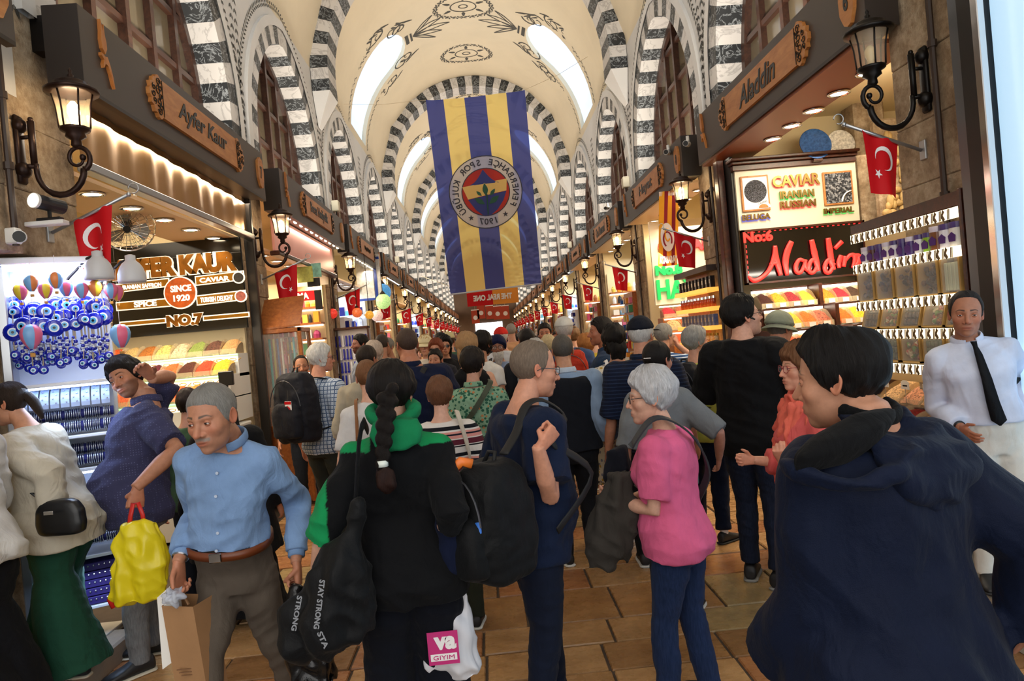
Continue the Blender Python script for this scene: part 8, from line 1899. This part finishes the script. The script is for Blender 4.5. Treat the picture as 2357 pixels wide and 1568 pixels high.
b = MB(); loft(b, [(g(1385,1312), Vector((.07,0,.0)), Vector((0,.03,0))), (g(1392,1270), Vector((.095,0,.02)), Vector((0,.05,0))), (g(1402,1200), Vector((.10,0,.02)), Vector((0,.06,0))), (g(1412,1130), Vector((.085,0,.02)), Vector((0,.07,0))), (g(1425,1085), Vector((.06,0,.01)), Vector((0,.06,0)))], 16); loft(b, [(g(1445,1305), Vector((.02,0,0)), Vector((0,.02,0))), (g(1440,1240), Vector((.05,0,.02)), Vector((0,.04,0))), (g(1432,1150), Vector((.06,0,0)), Vector((0,.05,0)))], 12); me = blob(b, .009, 3); wrinkle(me, .045, (16,16,5), 8); me.materials.append(fabric('#3b3733')); link('cloth', me, t)
t = carried('folded_jacket', 'black folded jacket between the waistcoat man and the woman in pink', 'jacket'); t.location = at(1425, 1080, 3.12); b = MB(); loft(b, [(Vector((-.02,0,-.16)), Vector((.06,0,0)), Vector((0,.04,0))), (Vector((0,0,0)), Vector((.075,0,0)), Vector((0,.05,0))), (Vector((-.01,0,.1)), Vector((.05,0,0)), Vector((0,.04,0)))], 14); me = blob(b, .01, 3); wrinkle(me, .03, (14,14,6), 5); me.materials.append(fabric('#15171f')); link('cloth', me, t)
# -------------------------------------------------- cap man, floral dress, moustache, grey tee, yellow tee
p_, h = PP(1470, 728, 4.75); i_ = person('white haired man in black cap and navy striped polo shirt, back to the camera', p_, h, -14, 'm', 1.15, .02, q=1, head=(-20,0,0), skin='#b98268', hs=1.04, top=dict(mat=fabric('#141b30', 'stripe', '#232f4a'), sleeve=.52, sease=.024, ease=.02, collar=True), legs=dict(mat=fabric('#15161a')), hair=('short', '#c9c7c4'), L=dict(w=(-.3,.03,.80))); cap(i_, fabric('#141722')); glasses(i_)
p_, h = PP(1412, 746, 5.3); i_ = person('woman with long dark hair in pale flowered dress', p_, h, 8, 'f', 1.1, q=1, head=(0,0,0), skin='#b98468', top=dict(mat=fabric('#ddd6c4', 'floral', '#8a8a9a', '#c8a040', .8), name='dress', sleeve=.3, ease=.014, hem=.3, flare=.03), legs=dict(mat=fabric('#ddd6c4', 'floral', '#8a8a9a', '#c8a040', .8), name='skirt', lw=1.2, flare=.05, hem=.1), hair=('full', '#14100f')); htube(i_, [(0,-5,3),(0,-8,-6),(.3,-8.5,-15)], [(8,5),(8.4,4.4),(5.5,2)], hair_mat('#14100f'), 'long_hair', 16, vox=.013, wr=.015)
strap(i_, [i_['U']((-.14,-.05,1.15)), i_['U']((-.12,-.12,1.3)), i_['U']((-.10,-.05,1.43)), i_['U']((-.09,.02,1.43))], m_wht, .012)
p_, h = PP(1388, 725, 5.9); i_ = person('man with dark moustache and sunglasses on his head looking left', p_, h, 68, 'm', 1.08, .02, q=1, head=(20,0,0), skin='#a86a50', top=dict(mat=fabric('#2a3c58'), sleeve=.9, collar=True), legs=dict(mat=fabric('#22252c')), hair=('short', '#1c1614'), stache='#1c1614'); b = MB()
for sd in (-1, 1): b.ball((sd*3.4, 5.6, 10.6), (2.9, .8, 1.8), 12, 8)
b.tube([(-7.6, 1, 6.5), (-6.5, 5, 10), (0, 6.2, 10.9), (6.5, 5, 10), (7.6, 1, 6.5)], .2, 6); acc(i_, 'sunglasses', b, M('dark_lens', '#14110f', .05), True)
p_, h = PP(1505, 782, 3.95); i_ = person('woman with dark pinned up hair in grey t-shirt behind the woman in pink', p_, h, -22, 'f', 1.02, q=1, head=(-26,0,0), skin='#b98672', hs=1.04, top=dict(mat=fabric('#72777c'), sleeve=.5, sease=.02, ease=.02), legs=dict(mat=fabric('#1c2230')), hair=('tied', '#14100f'), R=dict(w=(.30,.1,.88), pole=(1,-1,0))); glasses(i_); b = MB(); b.ball((0,-8.5,3.5), (3.6,2.6,3.4), 12, 9); b.v = [tuple(i_['HM'] @ Vector(p)) for p in b.v]; me = b.mesh('hair_bun', hair_mat('#14100f'), True); set_vec(me, verts(me)*4); link('hair_bun', me, i_['o']); b = MB(); b.cbox(-2.6,2.6,-11.4,-10.9,2.4,3.0,.2); acc(i_, 'hair_clip', b, m_wht, True, False); strap(i_, [i_['U']((-.12,-.03,1.32)), i_['U']((0,-.14,1.2)), i_['U']((.12,-.14,1.05)), i_['U']((.19,-.02,.9))], M('webbing'), .018)
pos, h = PP(1592, 750, 5.2); rz = -42; i_ = person('grey haired woman in yellow t-shirt with sandals and a black daypack holding a phone', pos, h, rz, 'f', 1.12, .02, q=1, head=(-34,0,0), skin='#c9947c', hs=1.04, top=dict(mat=fabric('#c3c45a'), sleeve=.48, sease=.024, ease=.018), legs=dict(mat=fabric('#151d33'), lw=1.1, hem=.06, socks=m_wht, feet=[(-.1,.05,10),(.14,-.05,-14)]), shoes='#24262a', sole='#2c2d30', hair=('short', '#9a9894'), hairf=lambda D, C, t, m: (t*1.7, m), R=dict(w=(.10,.30,1.24), d=(-.4,.5,.8), hand='grip', pole=(1,-.3,-1)), L=dict(w=(-.06,.34,1.24), d=(.3,.5,.8), hand='grip', pole=(-1,-.3,-1))); glasses(i_, '#8a2c20')
backpack(i_, 'black daypack on the woman in yellow', i_['U']((.0,-.20,1.18)), (.27,.17,.40), '#15161c')
p_, h = PP(1522, 742, 6.4); i_ = person('grey haired man with glasses lifting a phone behind the black cap', p_, h, -32, 'm', 1.0, q=1, head=(-24,0,0), skin='#b5846a', top=dict(mat=fabric('#2a4a78', 'stripe', '#c8d0dc'), sleeve=.5), legs=dict(mat=fabric('#2a2c30')), hair=('short', '#8a8782'), R=dict(w=(.06,.26,1.46), d=(-.3,.3,.9), hand='grip', pole=(1,-.3,-1))); glasses(i_)
# -------------------------------------------------- the young man in black and the man with the bucket hat
pos, h = PP(1702, 664, 4.25); rz = -34
yng = person('tall young man in black t-shirt with earphones looking up at the red sign', pos, h, rz, 'm', .96, .01, q=0, lean=-2, head=(-48,10,0), skin='#cf9c84', hs=1.08, headoff=(0,0,-.035), top=dict(mat=fabric('#0d0d0f'), sleeve=.50, sease=.03, ease=.024, hem=.445, wr=.018), legs=dict(mat=fabric('#141c30', 'denim'), lw=1.05, hem=.06, socks=M('sock_black', '#101012', .9), feet=[(-.09,.04,8),(.10,-.06,-10)]), shoes='#1b1b1f', sole='#8a8a88', hair=('fade', '#120e0c'), stubble=.25, R=dict(w=(.15,.28,1.15), pole=(1,-.6,-.3), n=(-.5,.2,-.8)), L=dict(w=(-.12,.30,1.13), pole=(-1,-.6,-.3)))
glasses(yng, '#2a2a2c', rnd=True); b = MB(); b.tube([(8.3,.2,-.6),(8.4,2.2,-2.2)], [.6,.45], 8); acc(yng, 'earphone', b, m_black, True)
p_, h = PP(1782, 714, 4.75); i_ = person('man in sage bucket hat and patterned white shirt bending towards the spice rack', p_, h, -30, 'm', 1.0, q=1, head=(-34,-12,0), skin='#b07a60', top=dict(mat=fabric('#d4d6dc', 'floral', '#2c3c5a', '#d4d6dc', .7), sleeve=.5, collar=True), legs=dict(mat=fabric('#2c3038')), hair=('short', '#5a544e')); brimhat(i_, fabric('#8a8f7c'), 4.5, 3.2, 'bucket_hat')
# -------------------------------------------------- woman with red glasses and coral scarf
pos, h = PP(1852, 786, 3.2); rz = 78
red = person('woman with auburn bob and red framed glasses wrapped in a coral scarf', pos, h, rz, 'f', 1.1, .02, q=0, head=(12,0,0), skin='#cf987e', hs=1.06, top=dict(mat=fabric('#d4605e'), sleeve=.9, ease=.02, sease=.02), legs=dict(mat=fabric('#2a3040')), hair=('bobf', '#6f4a30'), hairf=lambda D, C, t, m: (t*1.1, m*sstep((C[:,2]+9.2)/2)), L=dict(w=LP(pos, rz, 1800, 1062, 3.08), d=LP(pos, rz, 1792, 1030, 3.02)-LP(pos, rz, 1800, 1062, 3.08), hand='grip', n=(.8,-.2,0), pole=(-1,-1,-.5)), R=dict(w=(.05,.26,.98), hand='grip'))
glasses(red, '#8c1c30'); U_ = red['U']; b = MB(); hh = red['h']
b.tube([U_((.075*math.sin(a)*hh/1.6, .085*math.cos(a)*hh/1.6+.0, (.845+.014*math.cos(a)*-1)*hh)) for a in np.linspace(0, 2*PI, 18)], [(.036,.032)]*18, 10)
for e in (-1, 1): loft(b, [(U_((e*.06, .07, .83*hh)), Vector((.07,0,0)), Vector((0,.04,0))), (U_((e*.05, .13, .74*hh)), Vector((.085,0,0)), Vector((0,.035,0))), (U_((e*.05, .15, .62*hh)), Vector((.085,0,0)), Vector((0,.03,0))), (U_((e*.05, .15, .55*hh)), Vector((.075,0,0)), Vector((0,.02,0)))], 14)
loft(b, [(U_((0,-.02,.825*hh)), Vector((.16,0,0)), Vector((0,.09,0))), (U_((0,-.02,.78*hh)), Vector((.21,0,0)), Vector((0,.12,0))), (U_((-.01,-.01,.70*hh)), Vector((.21,0,0)), Vector((0,.13,0)))], 18)
me = blob(b, .009, 3); wrinkle(me, .045, (22,22,7), 6); me.materials.append(fabric('#dc6a58', wr=.8)); link('scarf', me, red['o'])
watch(red, -1, M('bracelet_dark', '#3a2a26', .4))
# -------------------------------------------------- the man in the hooded navy jacket, closest to the camera
pos = at(2035, 1300, 1.62); pos = (pos.x, 1.62); rz = 22
jk = person('dark haired man in a navy hooded jacket, closest figure on the right', pos, 1.655, rz, 'm', 1.20, .03, lean=2, head=(24,-6,0), skin='#c08c70', q=0, hs=1.12, headoff=(0,.01,-.02), R=dict(w=LP(pos, rz, 2400, 1450, 1.62), pole=(.4,-1,.2)), L=dict(w=LP(pos, rz, 1800, 1500, 1.74), pole=(-.2,-1,0), hand='relax'),
    top=dict(mat=fabric('#0a142b', wr=.9, rough=.7), name='jacket', sleeve=1.04, sease=.028, cuff=.012, hem=.40, ease=.034, flare=.04, wr=.024, fr=(9,9,2.2), it=6, topz=.83), legs=dict(mat=fabric('#1a1c22')), hair=('short', '#0f0c0c'), hairf=lambda D, C, t, m: (t*1.4, m*(1-.99*np.exp(-(((C[:,0]-1)/3.6)**2+((C[:,1]+3.2)/4.2)**2)**2)*(C[:,2] > 6))))
hmn = hair_mat('#0f0c0c')
U_ = jk['U']; hh = jk['h']; b = MB()
b.tube([U_((.098*math.cos(a), .0-.088*math.sin(a), (.853-.030*math.sin(a)+.02*abs(math.cos(a)))*hh)) for a in np.linspace(-.05, PI+.05, 17)], [(.012,.012),(.022,.02)]+[(.030,.026)]*13+[(.022,.02),(.012,.012)], 10)
loft(b, [(U_((0,-.10,.852*hh)), Vector((.115,0,0)), Vector((0,.05,0))), (U_((.0,-.135,.825*hh)), Vector((.155,0,0)), Vector((0,.058,0))), (U_((.01,-.155,.79*hh)), Vector((.150,0,0)), Vector((0,.052,0))), (U_((.015,-.165,.757*hh)), Vector((.105,0,0)), Vector((0,.038,0))), (U_((.02,-.165,.735*hh)), Vector((.045,0,0)), Vector((0,.02,0)))], 18)
b.tube([LP(pos, rz, *q) for q in ((1812,1072,1.50),(1850,1092,1.45),(1915,1108,1.42),(1990,1110,1.41),(2060,1080,1.42),(2110,1030,1.46))], .024, 10, sm=4); me = blob(b, .008, 5); wrinkle(me, .03, (9,9,9), 4); me.materials.append(fabric('#0a142b', wr=.9, rough=.7)); link('hood', me, jk['o'])
b = MB(); lp_ = lambda px, py, Y: LP(pos, rz, px, py, Y); b.tube([U_((.074*math.cos(a), -.004-.066*math.sin(a), (.875-.016*math.sin(a))*hh)) for a in np.linspace(-.1, PI+.1, 18)], [(.022,.014)]*18, 8); loft(b, [(lp_(2015,945,1.53), Vector((.065,0,0)), Vector((0,.02,0))), (lp_(1965,985,1.50), Vector((.125,0,.01)), Vector((0,.045,0))), (lp_(1930,1030,1.48), Vector((.125,0,.0)), Vector((0,.04,0))), (lp_(1895,1075,1.475), Vector((.085,0,0)), Vector((0,.02,0)))], 14); me = blob(b, .007, 3); me.materials.append(fabric('#08090c')); link('hood_lining', me, jk['o'])
# -------------------------------------------------- man in white shirt and tie
pos = (at(2305, 1235, 3.42).x, 3.42); rz = 158
wsh = person('man in white shirt, black tie and white trousers standing by the front spice counter', pos, 1.50, rz, 'm', .98, .012, side=9, lean=3, head=(-10,-4,-4), skin='#a87258', q=0, z0=.212, hs=1.12, R=dict(w=LP(pos, rz, 2212, 985, 3.36, .21), hand='relax', pole=(.2,-1,0)), L=dict(w=LP(pos, rz, 2352, 955, 3.45, .21), hand='relax', pole=(-.3,-1,0)),
    top=dict(mat=fabric('#c9d0e4', wr=.5), sleeve=.97, sease=.020, ease=.016, hem=.555, collar=True, wr=.018, topz=.85), legs=dict(mat=fabric('#cfccc4', wr=.7), lw=1.12, feet=[(-.12,.02,8),(.09,.06,-10)]), shoes='#101012', sole='#1a1a1c', hair=('recede', '#2a2624'), hairf=lambda D, C, t, m: (t*1.1, np.maximum(m, .8*sstep((C[:,2]-8)/1.5)*sstep((5-C[:,1])/2.5))), brow='#1a1412', stubble=.18, gaze=(0,0))
belt(wsh, M('belt_black', '#0c0c0e', .4), z=.578); watch(wsh, 1, M('watch_black', '#101012', .3)); hh = wsh['h']; b = MB(); vs = []
TP = [(.842,.055,.014),(.825,.062,.010),(.80,.078,.016),(.72,.100,.022),(.64,.102,.028),(.575,.098,.033),(.555,.094,.004)]
for z, y, wd in TP:
    p = wsh['U']((0, y*hh+.012, z*hh)); vs += [p+Vector((-wd,0,0)), p+Vector((wd,0,0)), p+Vector((-wd,.008,0)), p+Vector((wd,.008,0))]
b.add(vs, [(4*i+a, 4*i+c, 4*i+4+c, 4*i+4+a) for i in range(6) for a, c in ((2,3),(1,0),(0,2),(3,1))]); b.build('tie', fabric('#08090e', rough=.6), wsh['o'], True)
# ================================================================== people further down the hall
def q_(px, py, Y, label, rz, f, skin, topc, hairs, q=1, w=1.05, legc='#22262e', kind='plain', c2=None, c3=None, sl=.5, **kw):
    p_, h = PP(px, py, Y); return person(label, p_, max(1.45, h), rz, f, w, q=q, skin=skin, top=dict(mat=fabric(topc, kind, c2, c3), sleeve=sl), legs=dict(mat=fabric(legc)), hair=hairs, **kw)
i_ = q_(1143, 772, 7.6, 'bearded man in navy turban and black glasses facing the camera', 178, 'm', '#8a5a44', '#7d8eae', ('short', '#1a1414'), brow='#2a2422', stubble=0); glasses(i_)
shell(i_, lambda C, D, A, P: (C[:,2]-np.interp(np.degrees(np.abs(A)), [0,60,110,180], [5.0,2.2,-2.5,-4]))/.6, 3.6, 'turban', fabric('#141a3a')); b = MB(); loft(b, [(Vector((0,6,-4.5)), Vector((6.6,0,0)), Vector((0,3.4,0))), (Vector((0,7.2,-8)), Vector((6.4,0,0)), Vector((0,4.2,0))), (Vector((0,7.0,-13)), Vector((5.6,0,0)), Vector((0,3.6,0))), (Vector((0,6.2,-20)), Vector((3.2,0,0)), Vector((0,2.2,0))), (Vector((0,6,-23)), Vector((1,0,0)), Vector((0,1,0)))], 16); b.v = [tuple(i_['HM'] @ Vector(p)) for p in b.v]; me = blob(b, .010, 3); wrinkle(me, .012, (50,50,10), 3); v = verts(me); set_vec(me, np.stack([v[:,0]*5, v[:,1]*5, v[:,2]*2], 1)); me.materials.append(hair_mat('#b9b6b2')); link('beard', me, i_['o'])
strap(i_, [i_['U']((.12,.10,1.2)), i_['U']((.11,.10,1.35)), i_['U']((.09,.0,1.46))], M('webbing'), .022)
i_ = q_(1152, 752, 8.6, 'man in bright red cap walking away behind the turban', 8, 'm', '#b9826a', '#c9cdd4', ('short', '#c0bcb8')); cap(i_, fabric('#c22a22'))
q_(1211, 752, 6.6, 'man with thinning black hair behind the profile of the navy t-shirt', 0, 'm', '#a87258', '#1a1c22', ('recede', '#151010'))
i_ = q_(1296, 728, 6.6, 'man in white cap and blue shirt with a red backpack', -6, 'm', '#b98268', '#3a4e74', ('short', '#bdb9b5'), w=1.15); cap(i_, fabric('#c9c8c4')); backpack(i_, 'red backpack on the man in the white cap', i_['U']((.03,-.2,1.28)), (.34,.2,.46), '#b0331f')
q_(1252, 741, 8.2, 'dark haired man with moustache facing the camera beside the white cap', 172, 'm', '#a86e54', '#24262e', ('short', '#1a1412'), stache='#2a1e1a', stubble=.3)
q_(1350, 768, 7.2, 'woman with curly copper hair near the man with the moustache', 30, 'f', '#c9937a', '#2a3a5a', ('full', '#b0723c'))
q_(1365, 755, 8.0, 'woman with pale blond hair behind the copper curls', 20, 'f', '#d0a088', '#c8b040', ('full', '#c9b48a'))
q_(1318, 752, 9.4, 'woman with long light brown hair right of the white cap', 5, 'f', '#c99478', '#5a5a62', ('full', '#7a5a3c'))
q_(1232, 778, 6.2, 'grey haired woman low between the navy t-shirt man and the waistcoat man', 15, 'f', '#cfa08a', '#8a9098', ('pixie', '#b9b7b4'))
q_(1262, 770, 7.0, 'blond woman with tied hair in front of the white cap', 10, 'f', '#d0a088', '#c8c4bc', ('pixie', '#cbb78e'))
i_ = q_(977, 770, 8.6, 'smiling woman in wide straw sun hat facing the camera', 176, 'f', '#cf9a80', '#d8cfc0', ('bob', '#b08a54')); brimhat(i_, fabric('#d8cba4'), 7, 3.5, 'sun_hat')
i_ = q_(1003, 778, 8.2, 'woman with auburn hair and dark sunglasses facing the camera', 170, 'f', '#c08a70', '#2c2c34', ('bob', '#7a3c24')); glasses(i_, '#151515', dark=True)
i_ = q_(1022, 772, 8.9, 'woman with long black hair and sunglasses facing the camera', 184, 'f', '#b98468', '#17171b', ('full', '#100c0b')); glasses(i_, '#151515', dark=True); htube(i_, [(0,-4,3),(0,-6,-6),(0,-6,-18)], [(8.4,6),(9,6),(7,3)], hair_mat('#100c0b'), 'long_hair', 14, vox=.016)
q_(1002, 800, 7.2, 'dark haired woman in red top turned to the camera', 165, 'f', '#b07c62', '#a02a34', ('tied', '#140f0d'))
q_(875, 766, 8.4, 'short haired man in cream shirt left of the bald man', -12, 'm', '#a8745a', '#c9c4b6', ('buzz', '#3a302a'))
q_(893, 775, 9.6, 'grey haired man looking down left of the bald man', 150, 'm', '#a8745a', '#4a4a52', ('short', '#7a7670'))
q_(832, 766, 9.2, 'bearded man in pale shirt standing inside the third left shop', 120, 'm', '#a8705a', '#8a94a4', ('short', '#14100e'), stubble=.9)
q_(690, 815, 7.2, 'bearded shop assistant with dark hair in the second left shop', 200, 'm', '#b07a5c', '#d4cfc4', ('recede', '#241a14'), stubble=.9)
i_ = q_(1032, 763, 10.2, 'person in beige cap in the middle distance', 10, 'm', '#b98a70', '#3a5a4a', ('short', '#3a2a20')); cap(i_, fabric('#b8ae86'))
q_(1175, 742, 11.2, 'man in tan shirt behind the red cap', 0, 'm', '#a87860', '#b48a68', ('buzz', '#8a8580'))
q_(935+78, 765, 9.8, 'young man with black hair in the crowd behind the sunglasses', 5, 'm', '#b07c62', '#2a2e3a', ('thick', '#0e0b0a'))
q_(858, 785, 7.4, 'woman in pale headscarf near the cream shirt', 0, 'f', '#b98a74', '#8a8a84', ('full', '#b9a99c'))
# ---- the far crowd: six figures built once, then copied with shared meshes
crowd = [tuple(o.location[:2]) for o in bpy.data.objects if o.name.startswith('person')]
pal = [('#15161a','black'),('#d4d0ca','white'),('#2a3a5c','blue'),('#8a2c2c','red'),('#4a5a44','green'),('#8a7a66','tan'),('#5a5c64','grey'),('#c8a86a','yellow')]
protos = []
for j, (f, hs_, sk_, rz) in enumerate((('m',('short','#17110f'),'#b07c62',4),('f',('full','#1a1210'),'#c08c74',-6),('m',('thick','#2a1e18'),'#a87258',176),('f',('bob','#5a3a26'),'#c9957c',182),('m',('buzz','#6a6660'),'#b58066',10),('f',('tied','#221814'),'#b9866c',-12))):
    protos.append((f, hs_, sk_, rz))
rnd = random.Random(5); pr = {}
for i in range(64):
    j = i % 6; f, hs_, sk_, rz = protos[j]; Y = 10.2+i*.52+rnd.uniform(-.2,.2); c, cn = pal[rnd.randrange(8)]
    x = max((XC+rnd.uniform(-1.75, 1.75)*(1 if Y > 14 else .8) for _ in range(12)), key=lambda x: min([9]+[math.hypot(x-a, Y-b) for a, b in crowd])); crowd.append((x, Y)); hgt = (1.74, 1.63)[f == 'f']
    lab = '%s in %s top in the distant crowd, %s' % ('man' if f == 'm' else 'woman', cn, ('short dark hair, walking away','long black hair, walking away','thick brown hair, seen from the front','brown bob, seen from the front','cropped grey hair, walking away','dark tied hair, walking away')[j])+(', left' if x < -.5 else ', right' if x > .8 else ', centre')
    if j not in pr:
        inf = person(lab, (x, Y), hgt, rz, f, 1.08, q=2, skin=sk_, top=dict(mat=fabric(c), sleeve=.5), legs=dict(mat=fabric('#22252d')), hair=hs_); pr[j] = inf['o']; o = inf['o']
    else:
        o = dup(pr[j]); o.location = (x, Y, 0)
    o.rotation_euler = (0, 0, math.radians(rz+rnd.uniform(-25, 25))); s_ = rnd.uniform(.95, 1.05); o.scale = (s_, s_, s_); o['label'] = lab; o['group'] = 'distant crowd of shoppers'
    for ch in o.children:
        if ch.name.startswith('shirt'): ch.material_slots[0].link = 'OBJECT'; ch.material_slots[0].material = fabric(c)
bpy.data.scenes.remove(TMP)
